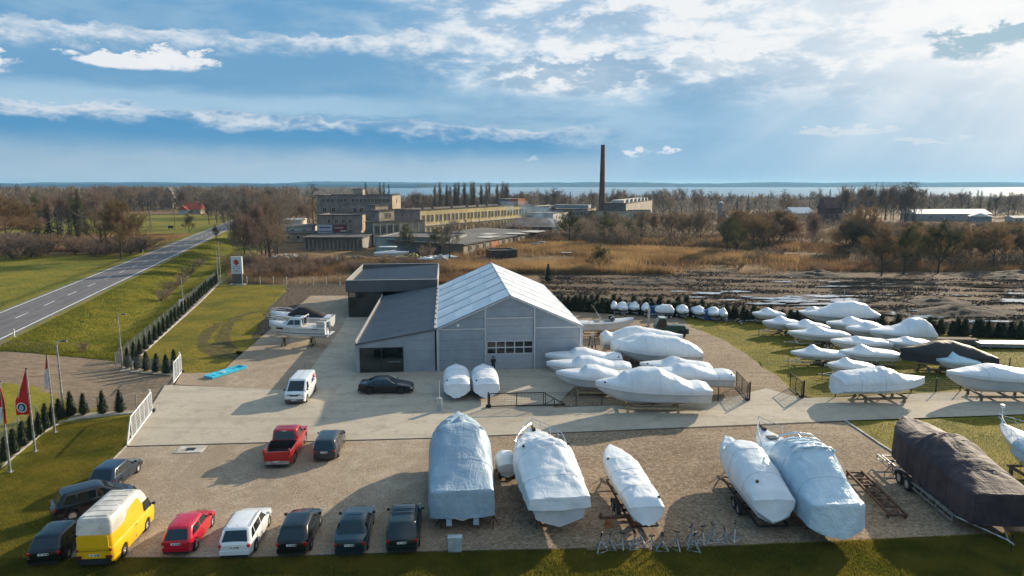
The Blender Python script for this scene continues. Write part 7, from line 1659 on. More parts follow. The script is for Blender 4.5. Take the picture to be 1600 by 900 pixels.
# turn it so that its long side runs toward the chimney
dirY = Vector((8.3 - B_.x, 312 - 240)); 
ang = math.atan2(dirY.y, dirY.x) - math.pi / 2; b.o.rotation_euler = (0, 0, ang); b.o.location = (B_.x - b.L * math.cos(ang), B_.y - b.L * math.sin(ang), 0)
n = 30; b.win('r', [2.2 + k * 2.62 + (.25 if k % 2 else 0) for k in range(n)], 6.0, 8.4, 1.15); b.win('r', [2.2 + k * 2.62 + (.25 if k % 2 else 0) for k in range(n)], 1.7, 4.0, 1.15)
MB().box((b.L + .15, LY / 2, 4.75), (.5, LY, .4)).build('ledge', sillm, b.o)
MB().box((b.L * .5, LY * .93, 11.6), (b.L * .5, 9, 2.6)).build('roof_house', shaderender, b.o); MB().box((b.L * .9, LY * .93, 11.6), (b.L * .3, 9, 2.6)).build('roof_house', mat('orange_brick', (.40, .13, .06), .9), b.o)
for k in range(7): MB().box((b.L * .5 + rnd.uniform(-2, 2), 8 + k * 10, 10.5), (.8, .8, .9)).build('vent_stack', tarroof, b.o)
# sheds
b = Bld('long pale green and grey sheet shed below the yellow wing', XY(587, 196, 2), XY(702, 192, 2), 20, 4.2, bluewall, greyroof, group=FG, name='shed', cat='shed')
MB().box((3.0, -.04, 2.1), (6.0, .1, 4.15)).build('green_wall', greenwall, b.o)
for k in range(12): MB().box((k * b.L / 11, -.12, 2.1), (.1, .1, 4.1)).build('wall_rib', bluewall, b.o)
b = Bld('wide flat dark roofed shed with pale patches on its roof', (XatY(694, 189, 2), 189), (XatY(724, 185, 2), 185), 60, 3.0, oldwood, greyroof, wall2=tanrender, group=FG, name='shed', cat='shed')
dv = Vector((10.6, 240)) - Vector((XatY(724, 185, 2), 185)); ang = math.atan2(dv.y, dv.x) - math.pi / 2; W_ = 24; q0 = Vector((XatY(724, 185, 2), 185)) 
b.o.rotation_euler = (0, 0, ang); b.o.location = (q0.x - b.L * math.cos(ang), q0.y - b.L * math.sin(ang), 0)
MB().box((b.L - 12, 30, 3.15), (25, 61, .22), ry=R(1)).build('wide_roof', greyroof, b.o)
for (x, y, w, d) in ((-4, 24, 5, 8), (-2, 40, 6, 5), (0, 52, 6, 9), (-9, 35, 4, 7)): MB().box((b.L + x, y, 3.32), (w, d, .05)).build('roof_patch', whitewall, b.o)
b.win('r', [4 + k * 4.6 for k in range(12)], .9, 2.3, 1.6, bars=2); MB().box((b.L + .1, 20, 1.2), (.1, 5, 2.3)).build('orange_door', mat('orange_door_paint', (.45, .14, .04), .7), b.o); MB().box((b.L + .1, 36, 1.4), (.1, 4, 2.7)).build('open_bay', voidglass, b.o)
b = Bld('low concrete bunker wall in front of the sheds', XY(768, 178, 1), XY(808, 180, 1), 6, 1.9, voidglass, greyroof, wall2=tanrender, group=FG, name='shed', cat='shed')
b = Bld('low shed with black sagging roof right of the flat roofed shed', XY(788, 262, 2), XY(862, 258, 2), 26, 3.2, greyrender, tarroof, group=FG, name='shed', cat='shed')
MB().add([(-2, -2, 3.3), (b.L + 2, -2, 3.3), (b.L + 2, 28, 3.3), (-2, 28, 3.3), (4, 13, 6.2), (b.L - 4, 13, 6.2)], [(0, 1, 5, 4), (1, 2, 5), (2, 3, 4, 5), (3, 0, 4), (3, 2, 1, 0)]).build('hipped_roof', tarroof, b.o)
b = Bld('bluish shed with a pale gable behind the black roof', XY(826, 300, 5), XY(864, 296, 5), 24, 6.8, bluewall, greyroof, wall2=whitewall, group=FG, name='shed', cat='shed')
b = Bld('pale flat hall joined to the far end of the yellow wing', XY(827, 335, 8), XY(858, 331, 8), 30, 8.6, whitewall, greyroof, wall2=whitewall, group=FG)
b = Bld('long grey hall with strip windows left of the chimney', XY(857, 325, 8), XY(918, 320, 8), 26, 7.6, greyrender, greyroof, wall2=tanrender, group=FG); b.win('f', [b.L * (k + .5) / 10 for k in range(10)], 5.0, 6.4, 1.4)
MB().box((b.L / 2, 12, 8.6), (b.L * .9, 8, 1.6)).build('roof_lantern', bluewall, b.o)
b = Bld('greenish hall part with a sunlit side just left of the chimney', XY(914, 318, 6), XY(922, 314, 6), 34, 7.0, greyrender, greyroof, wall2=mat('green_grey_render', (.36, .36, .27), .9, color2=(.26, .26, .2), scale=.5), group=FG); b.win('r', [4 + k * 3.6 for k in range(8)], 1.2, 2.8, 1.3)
b = Bld('large windowless grey hall right of the chimney with a long sunlit side', XY(944, 325, 6), XY(978, 323, 6), 78, 10.4, mat('shaded_brown_render', (.17, .15, .135), .95, color2=(.11, .095, .085), scale=.4), greyroof, wall2=mat('sunlit_stained_wall', (.44, .40, .33), .95, color2=(.27, .24, .2), scale=.3, detail=8), group=FG)  # dark front, pale side: shade and sunlight put into the wall colours
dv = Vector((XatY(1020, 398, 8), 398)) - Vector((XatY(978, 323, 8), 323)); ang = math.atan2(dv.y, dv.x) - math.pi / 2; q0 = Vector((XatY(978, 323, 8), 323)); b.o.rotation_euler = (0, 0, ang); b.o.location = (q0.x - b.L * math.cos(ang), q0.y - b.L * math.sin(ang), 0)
MB().box((b.L / 2, 40, 11.0), (b.L * .6, 70, 1.4)).build('roof_lantern', whitewall, b.o); b.win('r', [6 + k * 8.5 for k in range(9)], 2.0, 4.0, 2.0)
for k in range(6): MB().box((b.L - 1.5, 12 + k * 11, 11.2), (.9, .9, 1.8)).build('vent_stack', whitewall, b.o)
# chimney
Yc = 352; o = thing('brick_chimney', 'tall dark brick factory chimney rising above the horizon', 'chimney', (XatY(941, Yc, 20), Yc, 0)); prof = [(0, 2.0), (6, 1.85), (6.05, 1.7), (20, 1.35), (36.6, 1.02), (36.7, 1.14), (37.2, 1.14), (37.25, 1.02), (38.4, 1.0)]
MB().tube([(0, 0, z) for z, r in prof], [r for z, r in prof], 20, cap=False).build('shaft', brickm, o, 30); MB().tube([(0, 0, 38.35), (0, 0, 38.9)], [1.10, 1.06], 20).build('crown', mat('dark_chimney_crown', (.04, .03, .03), .9), o, 30)
for z in (9, 14, 19, 24, 29, 33): r = 2.0 - z * .0262; MB().tube([(0, 0, z), (0, 0, z + .18)], [r + .04, r + .04], 20).build('iron_hoop', darksteel, o, 30)
lm = MB(); [lm.box((0, -(2.0 - z * .0262) - .12, z), (.45, .05, .06)) for z in np.arange(3, 37, .9)]; lm.build('ladder', darksteel, o)
# other houses
def house(label, px, Y, w, d, h, hr, wall, roofm, ang=0, z0=0, name='house', cat='house', chimney=True):
    o = thing(name, label, cat, (XatY(px, Y, 5), Y, z0), R(ang))
    MB().box((0, 0, h / 2), (w, d, h)).build('wall', wall, o); e = .5
    rf = MB().add([(-w / 2 - e, -d / 2 - e, h - .1), (w / 2 + e, -d / 2 - e, h - .1), (w / 2 + e, d / 2 + e, h - .1), (-w / 2 - e, d / 2 + e, h - .1), (-w / 2 - e, 0, h + hr), (w / 2 + e, 0, h + hr)], [(0, 1, 5, 4), (2, 3, 4, 5), (1, 2, 5), (3, 0, 4), (3, 2, 1, 0)]).build('roof', roofm, o)
    if chimney: MB().box((w * .2, 0, h + hr), (.7, .7, 1.6)).build('chimney', MATS['orange_brick'], rf)
    for x in (-w * .3, 0, w * .3):
        f = MB().box((x, -d / 2 - .02, h * .5), (1.2, .1, 1.3)).build('window', whitewall, o); MB().box((x, -d / 2 - .06, h * .5), (1.0, .08, 1.1)).build('pane', voidglass, f)
    return o
house('house with a bright red tiled roof beside the left road', 303, 455, 10.5, 9, 3.2, 4.2, tanrender, redroof, 8)
house('lower red roofed wing next to the red roofed house', 289, 450, 4, 7, 2.8, 2.6, whitewall, redroof, 80, chimney=False)
house('tall pale gabled house among the left hand trees', 267, 565, 6.5, 6, 13.2, 4.0, tanrender, greyroof, 86)
house('low white workshop left of the tall factory block', 462, 262, 14, 10, 3.6, .6, whitewall, greyroof, 4, chimney=False)
house('beige outbuilding in front of the white workshop', 470, 232, 11, 8, 3.2, .4, tanrender, tarroof, 3, chimney=False)
house('white flat building further behind the white workshop', 447, 292, 15, 10, 4.4, .6, whitewall, whitewall, 4, chimney=False)
house('brown barn with a steep dark roof on the lake side', 1297, 350, 8.5, 10, 7.5, 5.2, mat('dark_brown_wall', (.10, .05, .045), .9), mat('brown_roof', (.12, .055, .05), .9), 0, chimney=False, name='barn', cat='barn')
house('low building with a bright white curved roof left of the brown barn', 1247, 372, 12, 10, 4.0, 3.0, whitewall, mat('bright_white_roof', (.75, .75, .74), .6), 12, chimney=False)
house('low white house by the grey silo', 1146, 330, 9, 7, 3.6, 1.8, whitewall, whitewall, 10, chimney=False)
house('long low farm building with a bright white roof at far right', 1478, 372, 42, 12, 3.8, 2.2, bluewall, MATS['bright_white_roof'], 4, chimney=False, name='farm_building', cat='building')
house('short wing with a white roof joined to the long farm building', 1532, 352, 14, 9, 3.2, 1.8, bluewall, MATS['bright_white_roof'], 60, chimney=False, name='farm_building', cat='building')
house('small pale shed beyond the trees at the right edge', 1590, 350, 8, 6, 2.6, .8, whitewall, whitewall, 0, chimney=False, name='shed', cat='shed')
o = thing('silo', 'round grey silo standing above the scrub in the middle distance', 'silo', (XatY(1125, 322, 5), 322, 0)); MB().tube([(0, 0, 0), (0, 0, 10.6)], 1.2, 16).build('shell', greyrender, o, 40); MB().tube([(0, 0, 10.6), (0, 0, 11.4)], [1.3, .3], 16).build('cap', whitewall, o, 40)
for (px, Y, w) in ((33, 640, 22), (78, 655, 12)): house('white greenhouse roofs far off at the left horizon' if w == 22 else 'small white roof right of the far greenhouse', px, Y, w, 10, 3.0, 1.6, whitewall, MATS['bright_white_roof'], 0, chimney=False)
# utility poles and far thin posts
def upole(px, Y, h, label, twin=False):
    x = XatY(px, Y, 3); o = thing('utility_pole', label, 'utility pole', (x, Y, 0), 0); MB().tube([(0, 0, -.5), (0, 0, h)], [.16, .10], 7).build('pole', oldwood, o)
    if twin: MB().tube([(.9, 0, -.5), (.1, 0, h * .96)], [.15, .10], 7).build('brace_pole', oldwood, o)
    MB().box((0, 0, h - .5), (1.6, .12, .12)).build('cross_arm', oldwood, o); [MB().box((x2, 0, h - .32), (.1, .1, .24)).build('insulator', whitepaint, o) for x2 in (-.7, .7)]
upole(234.5, 262, 9.2, 'twin timber utility pole in the green field left of the road', True); upole(273, 285, 8.6, 'single timber utility pole right of the twin one'); upole(326, 360, 8, 'far utility pole by the roadside trees'); upole(439, 222, 8.0, 'pale pole at the left end of the junk yard')
x = XatY(267, 285, 1); o = thing('field_sign', 'small dark board on legs in the green field', 'sign', (x, 285, 0)); MB().box((0, 0, 1.6), (2.2, .1, 1.1)).build('board', darksteel, o); [MB().tube([(q, 0, 0), (q, 0, 1.6)], .05, 5).build('leg', darksteel, o) for q in (-.8, .8)]
# junk yard behind the lawn: old boats and heaps
for i, (px, Y, hd, L, lb, cv) in enumerate([(612, 178, 8, 9.0, 'old white boat with a hardtop stored in the junk yard', hull_m), (664, 168, 200, 4.5, 'small white hull lying in the junk yard below the sheds', hull_m), (627, 172, 30, 4.0, 'yellowish small hull in the junk yard', mat('faded_yellow_hull', (.45, .38, .16), .6)), (700, 172, 10, 5.0, 'white hull at the right end of the junk yard', hull_m)]):
    r = boat(lb, (XatY(px, Y, 1), Y), hd, L, L * .3, L * .15, LOW, keel=.3, cov=cv if i == 2 else shrink_m, hull=cv, seed=300 + i, group=None, name='stored_boat'); cradle('low supports under the ' + ' '.join(lb.split()[:8]), (XatY(px, Y, 1), Y), hd, L * .5, L * .18, .28, oldwood, group=None)
r = None; o = MB().box((0, 0, 3.0), (4.5, 2.2, .15)); x = XatY(606, 178, 2); h_ = thing('hardtop_canopy', 'white hardtop on posts above the old boat in the junk yard', 'canopy', (x, 178, 0)); o.build('roof', whitepaint, h_); [MB().tube([(a, b_, 0), (a, b_, 3)], .05, 5).build('post', galv, h_) for a in (-2, 2) for b_ in (-.9, .9)]
def heap(px, Y, w, h, m_, label, cat='heap'):
    rn = random.Random(px); o = MB()
    for k in range(46):
        a, rr = rn.uniform(0, 6.28), rn.random() ** .6; zz = h * (1 - rr) * rn.uniform(.3, 1); s_ = rn.uniform(.25, .7)
        o.box((math.cos(a) * rr * w / 2, math.sin(a) * rr * w / 3, zz + .1), (s_ * 1.6, s_, s_ * .5), rz=rn.uniform(0, 3), ry=rn.uniform(-.7, .7))
    q = o.build('debris_heap', m_, None, None, loc=(XatY(px, Y, 1), Y, 0)); tag(q, label, cat)
heap(676, 170, 7, 1.8, whitepaint, 'heap of white plastic scrap in front of the flat roofed shed'); heap(690, 169, 5, 2.2, whitewall, 'pale rubbish heap right of the white scrap'); heap(606, 166, 6, 1.5, MATS['faded_yellow_hull'], 'yellowish debris heap in the junk yard'); heap(470, 172, 9, 1.2, greyrender, 'grey rubble heap at the left of the junk yard')
heap(520, 170, 12, 1.1, whitewall, 'scattered pale scrap in the middle of the junk yard'); heap(560, 172, 8, 1.4, oldwood, 'brown timber scrap heap in the junk yard'); heap(905, 232, 7, 2.6, whitepaint, 'white tangled scrap under the trees left of the chimney'); heap(448, 180, 8, 1.0, whitewall, 'pale scrap at the left end of the junk yard'); heap(645, 176, 6, 1.6, MATS['faded_yellow_hull'], 'yellow pile by the green shed wall')
p = Vector((XatY(885, 180, 1), 180, 0)); o = thing('field_table', 'pale flat board on legs at the edge of the reeds', 'board', p); MB().box((0, 0, 1.3), (2.8, 1.2, .1)).build('board', whitewall, o); [MB().box((q, 0, .62), (.15, .8, 1.24)).build('leg', oldwood, o) for q in (-1.1, 1.1)]
# ================================================================== VEGETATION
twig_brown = mat('brown_twigs', (.28, .205, .14), .95, color2=(.17, .13, .095), scale=.6, spec=.1, randv=.28, leaf=.25)
twig_grey = mat('grey_twigs', (.24, .205, .175), .95, color2=(.15, .13, .112), scale=.6, spec=.1, randv=.28, leaf=.25)
twig_warm = mat('warm_ochre_twigs', (.34, .225, .115), .95, color2=(.20, .135, .07), scale=.6, spec=.1, randv=.25, leaf=.25)
twig_red = mat('reddish_twigs', (.27, .185, .14), .95, color2=(.165, .12, .097), scale=.6, spec=.1, randv=.25, leaf=.25)
twig_green = mat('mossy_green_twigs', (.14, .135, .06), .95, color2=(.08, .078, .038), scale=.6, spec=.1, randv=.25, leaf=.25)
bark = mat('grey_bark', (.10, .080, .065), .95, color2=(.05, .042, .036), scale=2, spec=.1)
birchbark = mat('pale_birch_bark', (.42, .38, .33), .9, color2=(.22, .19, .17), scale=2)
needle = mat('dark_needles', (.024, .040, .022), .9, color2=(.012, .022, .014), scale=.8, spec=.2, randv=.3)
def rot_about(v, axis, a): return Matrix.Rotation(a, 3, axis) @ v
def bare_tree(seed, H=16, spread=.55, up=.35, trunk=.28, limbs=9, lv=4, first=.25, tw=.05, fan=(6, 5, 4), droop=0.0, narrow=False):
    rn = random.Random(seed); tb = MB(); tv, tf = [], []
    def twig(p, d, L, w):
        s_ = d.cross(Vector((rn.uniform(-1, 1), rn.uniform(-1, 1), rn.uniform(-1, 1)))); s_ = s_.normalized() * w if s_.length > 1e-4 else Vector((w, 0, 0)); o = len(tv)
        tv.extend([tuple(p - s_), tuple(p + s_), tuple(p + d * L)]); tf.append((o, o + 1, o + 2))
    def grow(p, d, L, r, lev):
        n = 3; pts = [p]; dd = d.copy()
        for k in range(n):
            dd = (dd + Vector((rn.uniform(-.16, .16), rn.uniform(-.16, .16), rn.uniform(-.05, .14) + up * .12 - droop * .1))).normalized(); pts.append(pts[-1] + dd * L / n)
        if lev <= 2: tb.tube(pts, [r * (1 - .2 * k) for k in range(n + 1)], 5 if lev == 1 else 4, cap=False)
        else:
            for k in range(n): twig(pts[k], (pts[k + 1] - pts[k]).normalized(), (pts[k + 1] - pts[k]).length * 1.15, r)
        if lev >= lv:
            for k in range(fan[2]):
                q = pts[rn.randrange(1, n + 1)]; e = (dd + Vector((rn.uniform(-1, 1), rn.uniform(-1, 1), rn.uniform(-.5, .8))) * .75).normalized(); twig(q, e, L * rn.uniform(.5, .9), tw * .55)
            return
        m = fan[0] if lev == 1 else fan[1]
        for k in range(m):
            f = .3 + .7 * (k + rn.random()) / m; i = min(int(f * n), n - 1); q = pts[i].lerp(pts[i + 1], f * n - i)
            ax = Vector((rn.uniform(-1, 1), rn.uniform(-1, 1), rn.uniform(-.3, .5))); e = (dd + ax.normalized() * rn.uniform(.55, .95)).normalized(); grow(q, e, L * rn.uniform(.45, .68), max(tw * .5, r * .5), lev + 1)
    p = Vector((0, 0, -.3)); pts = [p]; dd = Vector((0, 0, 1)); n = 6; top = H * (.9 if narrow else .62)
    for k in range(n): dd = (dd + Vector((rn.uniform(-.07, .07), rn.uniform(-.07, .07), .3))).normalized(); pts.append(pts[-1] + dd * top / n)
    tb.tube(pts, [trunk * (1 - .13 * k) for k in range(n + 1)], 7, cap=False)
    for k in range(limbs):
        f = first + (1 - first) * (k + rn.random() * .6) / limbs; f = min(f, .99); i = min(int(f * n), n - 1); q = pts[i].lerp(pts[i + 1], f * n - i); a = k * 2.4 + rn.uniform(-.4, .4)
        out = spread * (1.25 - .7 * f); e = Vector((math.cos(a) * out, math.sin(a) * out, up + .45 * f + .15)).normalized(); L = H * (.40 - .14 * f) * rn.uniform(.8, 1.1) * (1 if not narrow else .62)
        grow(q, e, L, trunk * .42 * (1 - .5 * f), 1)
    cm = MB(); cm.v = tv; cm.f = tf
    return tb, cm
def conifer_tree(seed, H=16, r=3.2, n=900):
    rn = random.Random(seed); tb = MB().tube([(0, 0, -.3), (0, 0, H * .5), (0, 0, H * .97)], [.25, .16, .03], 6, cap=False); c_ = MB()
    for k in range(n):
        f = rn.random() ** .75; f = .1 + .9 * f; a = rn.uniform(0, 6.283); R_ = r * (1 - f) ** .85 * (.65 + .35 * math.sin(f * 40 + a)) + .25; q = rn.uniform(.3, 1); z = H * f
        d = Vector((math.cos(a), math.sin(a), -.28)); p0 = Vector((0, 0, z)) + d * R_ * q * .4; p1 = Vector((0, 0, z)) + d * R_ * q; s_ = Vector((-math.sin(a), math.cos(a), rn.uniform(-.3, .3))) * rn.uniform(.25, .6) * (1.1 - f)
        c_.add([p0, p1 - s_, p1 + s_ + Vector((0, 0, .15))], [(0, 1, 2)])
    return tb, c_
def pine_tree(seed, H=17, n=700):
    rn = random.Random(seed); tb = MB().tube([(0, 0, -.3), (.2, 0, H * .5), (0, 0, H * .95)], [.28, .18, .05], 6, cap=False); c_ = MB()
    for k in range(14):
        a, z = rn.uniform(0, 6.28), H * rn.uniform(.62, .98); L = rn.uniform(1.2, 3.4) * (1.25 - z / H * .6); e = Vector((math.cos(a) * L, math.sin(a) * L, z + rn.uniform(0, .8))); tb.tube([(0, 0, z - .8), e], [.08, .03], 4, cap=False)
        for q in range(n // 14):
            p = e + Vector((rn.gauss(0, .75), rn.gauss(0, .75), rn.gauss(0, .32))); d = Vector((rn.uniform(-1, 1), rn.uniform(-1, 1), rn.uniform(-.2, .6))) * .38; s_ = Vector((rn.uniform(-1, 1), rn.uniform(-1, 1), rn.uniform(-1, 1))) * .14
            c_.add([p - s_, p + s_, p + d], [(0, 1, 2)])
    return tb, c_
def bush_mesh(seed, w=3.0, h=2.4, n=900, tw=.03):
    rn = random.Random(seed); c_ = MB(); nb = 16
    for b_ in range(nb):
        a = rn.uniform(0, 6.28); rr = rn.random() ** .6 * .35; base = Vector((math.cos(a) * rr * w / 2, math.sin(a) * rr * w / 2, 0)); a2 = a + rn.uniform(-.7, .7); lean = rn.uniform(.1, .9); tip = base + Vector((math.cos(a2) * lean * w / 2, math.sin(a2) * lean * w / 2, h * rn.uniform(.65, 1.0) * (1 - .25 * lean)))
        for q in range(n // nb):
            f = rn.random() ** .6; p = base.lerp(tip, f) + Vector((rn.gauss(0, .1), rn.gauss(0, .1), 0)) * w * .6 * f; p.z = max(.02, p.z); d = (tip - base).normalized() * .5 + Vector((rn.uniform(-1, 1), rn.uniform(-1, 1), rn.uniform(-.2, .9))) * .6; s_ = Vector((rn.uniform(-1, 1), rn.uniform(-1, 1), 0)) * tw; c_.add([p - s_, p + s_, p + d * rn.uniform(.4, 1.0)], [(0, 1, 2)])
    st = MB(); [st.tube([(0, 0, 0), (rn.uniform(-.3, .3) * w, rn.uniform(-.3, .3) * w, h * .7)], [.06, .02], 4, cap=False) for _ in range(6)]
    return st, c_
KINDS = {}
def kind(name, fn, crown_m, trunk_m, cnt, **kw):
    KINDS[name] = []
    for i in range(cnt): t_, c_ = fn(sum(map(ord, name)) + i * 17, **kw); hm = float(np.percentile([v[2] for v in c_.v], 99.5)); KINDS[name].append((t_.mesh('trunk', trunk_m), c_.mesh('crown', crown_m), hm))
kind('broad', bare_tree, twig_brown, bark, 3, H=16, spread=.75, up=.30, trunk=.32, limbs=9, lv=4, fan=(6, 5, 5), tw=.055)
kind('greybroad', bare_tree, twig_grey, bark, 3, H=16, spread=.65, up=.35, trunk=.30, limbs=9, lv=4, fan=(6, 5, 4), tw=.055)
kind('warm', bare_tree, twig_warm, bark, 2, H=15, spread=.85, up=.22, trunk=.25, limbs=13, lv=4, fan=(7, 6, 7), first=.22, tw=.05)
kind('tall', bare_tree, twig_red, birchbark, 3, H=17, spread=.35, up=.75, trunk=.2, limbs=10, lv=3, fan=(8, 7, 9), tw=.05)
kind('poplar', bare_tree, twig_grey, bark, 2, H=18, spread=.22, up=1.0, trunk=.26, limbs=22, lv=3, fan=(6, 6, 6), first=.12, narrow=True, tw=.05)
kind('mossy', bare_tree, twig_green, bark, 2, H=12, spread=.75, up=.4, trunk=.22, limbs=10, lv=4, fan=(6, 5, 6), first=.15, tw=.05)
kind('spruce', conifer_tree, needle, bark, 2, H=15, r=3.2)
kind('pine', pine_tree, needle, bark, 2)
kind('bush', bush_mesh, twig_brown, bark, 3, w=5.0, h=3.4, n=1500, tw=.03)
kind('redbush', bush_mesh, twig_red, bark, 2, w=5.0, h=3.0, n=1500, tw=.03)
kind('warmbush', bush_mesh, twig_warm, bark, 2, w=4.5, h=2.4, n=1300, tw=.03)
rnd = random.Random(77)
SPECIES = {'broad': 'bare_tree', 'greybroad': 'bare_tree', 'warm': 'bare_tree', 'tall': 'birch_tree', 'poplar': 'poplar_tree', 'mossy': 'bare_tree', 'spruce': 'spruce_tree', 'pine': 'pine_tree', 'bush': 'bush', 'redbush': 'bush', 'warmbush': 'bush'}
def plant(kd, x, y, h, label, group=None, wide=1.0, k=None):
    ms = KINDS[kd]; k = rnd.randrange(len(ms)) if k is None else k
    z = float(terrain_z(x, y)); o = thing(SPECIES[kd], label, 'bush' if 'bush' in kd else 'tree', (x, y, max(z, -.4)), rnd.uniform(0, 6.28), group); s_ = h / ms[k][2]; o.scale = (s_ * wide, s_ * wide, s_)
    inst('crown', ms[k][1], o); inst('trunk', ms[k][0], o); return o
KEEP = [(276, 322, 448), (258, 277, 560), (1280, 1314, 345), (1232, 1266, 330), (1116, 1134, 322)]
def belt(n, px0, px1, Y0, Y1, h0, h1, kinds, label, group, wide=1.0, seed=None):
    for i in range(n):
        Y = rnd.uniform(Y0, Y1); px = px0 + (px1 - px0) * (i + rnd.random()) / n
        if any(a < px < b_ and Y < c_ for a, b_, c_ in KEEP): continue
        hc = 99 if px < 980 or Y > 328 else 19 - Y * (.037 if px < 1345 else .0526)
        kd = rnd.choice(kinds); what = {'spruce': 'dark spruce', 'pine': 'dark pine', 'tall': 'slender pale stemmed tree', 'poplar': 'upright bare poplar'}.get(kd, 'bare bush' if 'bush' in kd else 'bare tree')
        plant(kd, XatY(px, Y, 5), Y, min(rnd.uniform(h0, h1), hc * rnd.uniform(.85, 1.05)), what + ' ' + label, group + (', ' + what), wide)
# --- single trees one can point at
def P1(kd, px, py, h, label, wide=1.0, k=None): g = G(px, py); return plant(kd, g.x, g.y, h, label, None, wide, k)
P1('warm', 190, 406, 15.0, 'large warm brown bare tree standing beside the left edge of the road', 1.05, 0)
P1('broad', 160, 397, 13.5, 'bare tree rising behind the thicket left of the large roadside tree', 1.1)
P1('warm', 12, 385, 15.5, 'big ochre brown tree at the left edge of the photo', 1.4, 1)
P1('warm', -30, 392, 15, 'ochre brown tree just beyond the left edge', 1.4)
P1('broad', 52, 378, 10.5, 'rounded bare tree right of the big ochre one at the left edge', 1.3)
P1('mossy', 296, 366, 8.0, 'small bare tree in the green field before the road bend', .8)
P1('greybroad', 361, 371, 13, 'dark bare tree on the right bank of the road', .8); P1('greybroad', 372, 362, 14, 'dark bare tree behind the one on the right bank of the road', .8); P1('mossy', 338, 380, 4.8, 'small crooked bare tree on the road bank', .8)
P1('greybroad', 337, 343, 11, 'bare tree left of the far end of the road', .9)
P1('greybroad', 703, 408, 10.5, 'wide bare tree just behind the showroom roof', 1.0); P1('mossy', 635, 399, 8.5, 'bare tree before the green shed wall', .9); P1('mossy', 682, 398, 7.5, 'small mossy tree between the green shed and the wide bare tree', 1.1)
P1('mossy', 890, 378, 11.0, 'dense mossy green tree left of the chimney foot', 1.15); P1('mossy', 948, 382, 9.5, 'mossy tree in front of the chimney foot', 1.3); P1('mossy', 936, 424, 6.0, 'small spreading bare tree among the reeds', 1.3, 0)
P1('mossy', 1135, 399, 10.5, 'rounded mossy bare tree alone in the reeds, left of two', 1.15, 1); P1('mossy', 1150, 394, 9.5, 'rounded mossy bare tree alone in the reeds, right of two', 1.1, 0)
P1('broad', 1048, 380, 10.5, 'dark bare tree at the left of the tall scrub', .9); P1('broad', 1094, 378, 12.0, 'bare tree with forked trunk left of the lone pair', .8); P1('warm', 1352, 394, 13, 'pale brown round bare tree at the edge of the right wood', .9)
P1('warm', 1377, 431, 10.5, 'pale bushy tree in front of the right wood', 1.0); P1('mossy', 1412, 428, 10.5, 'bushy bare tree right of the pale one before the wood', 1.0); P1('mossy', 1466, 426, 11.5, 'wide dark mossy tree in front of the right wood', 1.15)
P1('tall', 393, 421, 12.5, 'pale stemmed slim tree behind the white pylon sign', 1.0); P1('redbush', 667, 405, 4.0, 'dark red bush in front of the sheds', .8)
for (px, py, h, lb) in ((675, 303, 0, ''),): pass
# groups
belt(10, 385, 436, 168, 240, 14.5, 17.5, ['tall', 'broad', 'tall', 'greybroad'], 'in the tight group right of the road', 'tree group right of the road', .85)
belt(8, 372, 432, 150, 200, 11, 14.5, ['tall', 'tall', 'broad'], 'in front of the group right of the road', 'front trees right of the road', .8)
belt(12, 358, 470, 136, 165, 2.5, 4.2, ['bush', 'redbush'], 'in the scrub behind the pylon sign', 'scrub behind the pylon sign')
belt(9, -10, 66, 175, 210, 4, 6.5, ['bush', 'redbush'], 'in the thicket at the left edge', 'thicket at the left edge', 1.5)
belt(12, 106, 228, 178, 200, 3.5, 6.0, ['bush', 'redbush'], 'in the thicket under the large roadside tree', 'thicket under the roadside tree', 1.5)
belt(11, 38, 138, 235, 262, 9, 13, ['spruce'], 'in the dark stand left of the road', 'dark spruce stand', 1.1)
belt(10, 60, 165, 250, 290, 13, 16, ['tall', 'mossy', 'tall'], 'among the dark spruces left of the road', 'pale trees among the spruces', .9)
belt(1, 120, 124, 268, 270, 17.2, 17.3, ['spruce'], 'taller than its neighbours in the left stand', 'tall spruce', 1.0); belt(1, 12, 14, 300, 302, 13, 13.2, ['spruce'], 'alone near the left edge of the photo', 'lone spruce at left', 1.0)
belt(10, 60, 165, 300, 400, 13, 17.0, ['broad', 'greybroad', 'tall'], 'behind the dark spruce stand', 'trees behind the spruce stand', 1.1)
belt(24, 150, 300, 450, 560, 15, 18.5, ['broad', 'greybroad', 'tall', 'broad'], 'in the wood behind the green field at left', 'wood behind the green field', 1.1)
belt(20, 285, 440, 380, 520, 14, 19.0, ['broad', 'greybroad', 'tall'], 'in the wood around the far end of the road', 'wood at the end of the road', 1.1)
belt(10, -40, 120, 380, 480, 9, 14, ['greybroad', 'broad'], 'in the far hedge at left', 'far hedge at left', 1.3)
belt(5, 325, 372, 300, 345, 11, 15, ['greybroad', 'broad'], 'beside the far stretch of the road', 'trees along the far road', .9)
belt(12, 430, 500, 290, 360, 10, 15.5, ['greybroad', 'broad'], 'left of the tall factory block', 'trees left of the factory', 1.1)
belt(1, 488, 492, 330, 335, 19.5, 19.8, ['pine'], 'rising left above the tall factory block', 'pine left of the factory', 1.0); belt(1, 571, 575, 330, 335, 20.3, 20.5, ['spruce'], 'behind the middle of the tall factory block', 'spruce behind the factory', .8)
belt(3, 592, 613, 330, 340, 19.2, 20.3, ['spruce'], 'in the trio right behind the tall factory block', 'three spruces behind the factory', .7)
belt(8, 545, 650, 320, 380, 13, 16.5, ['greybroad'], 'behind the tall factory block', 'trees behind the tall block', 1.1)
belt(16, 676, 800, 350, 380, 18.2, 20.6, ['poplar'], 'in the row behind the yellow wing', 'poplars behind the yellow wing', .8)
belt(16, 640, 830, 380, 440, 12, 15.5, ['greybroad', 'broad'], 'below the poplars behind the yellow wing', 'trees under the poplars', 1.2)
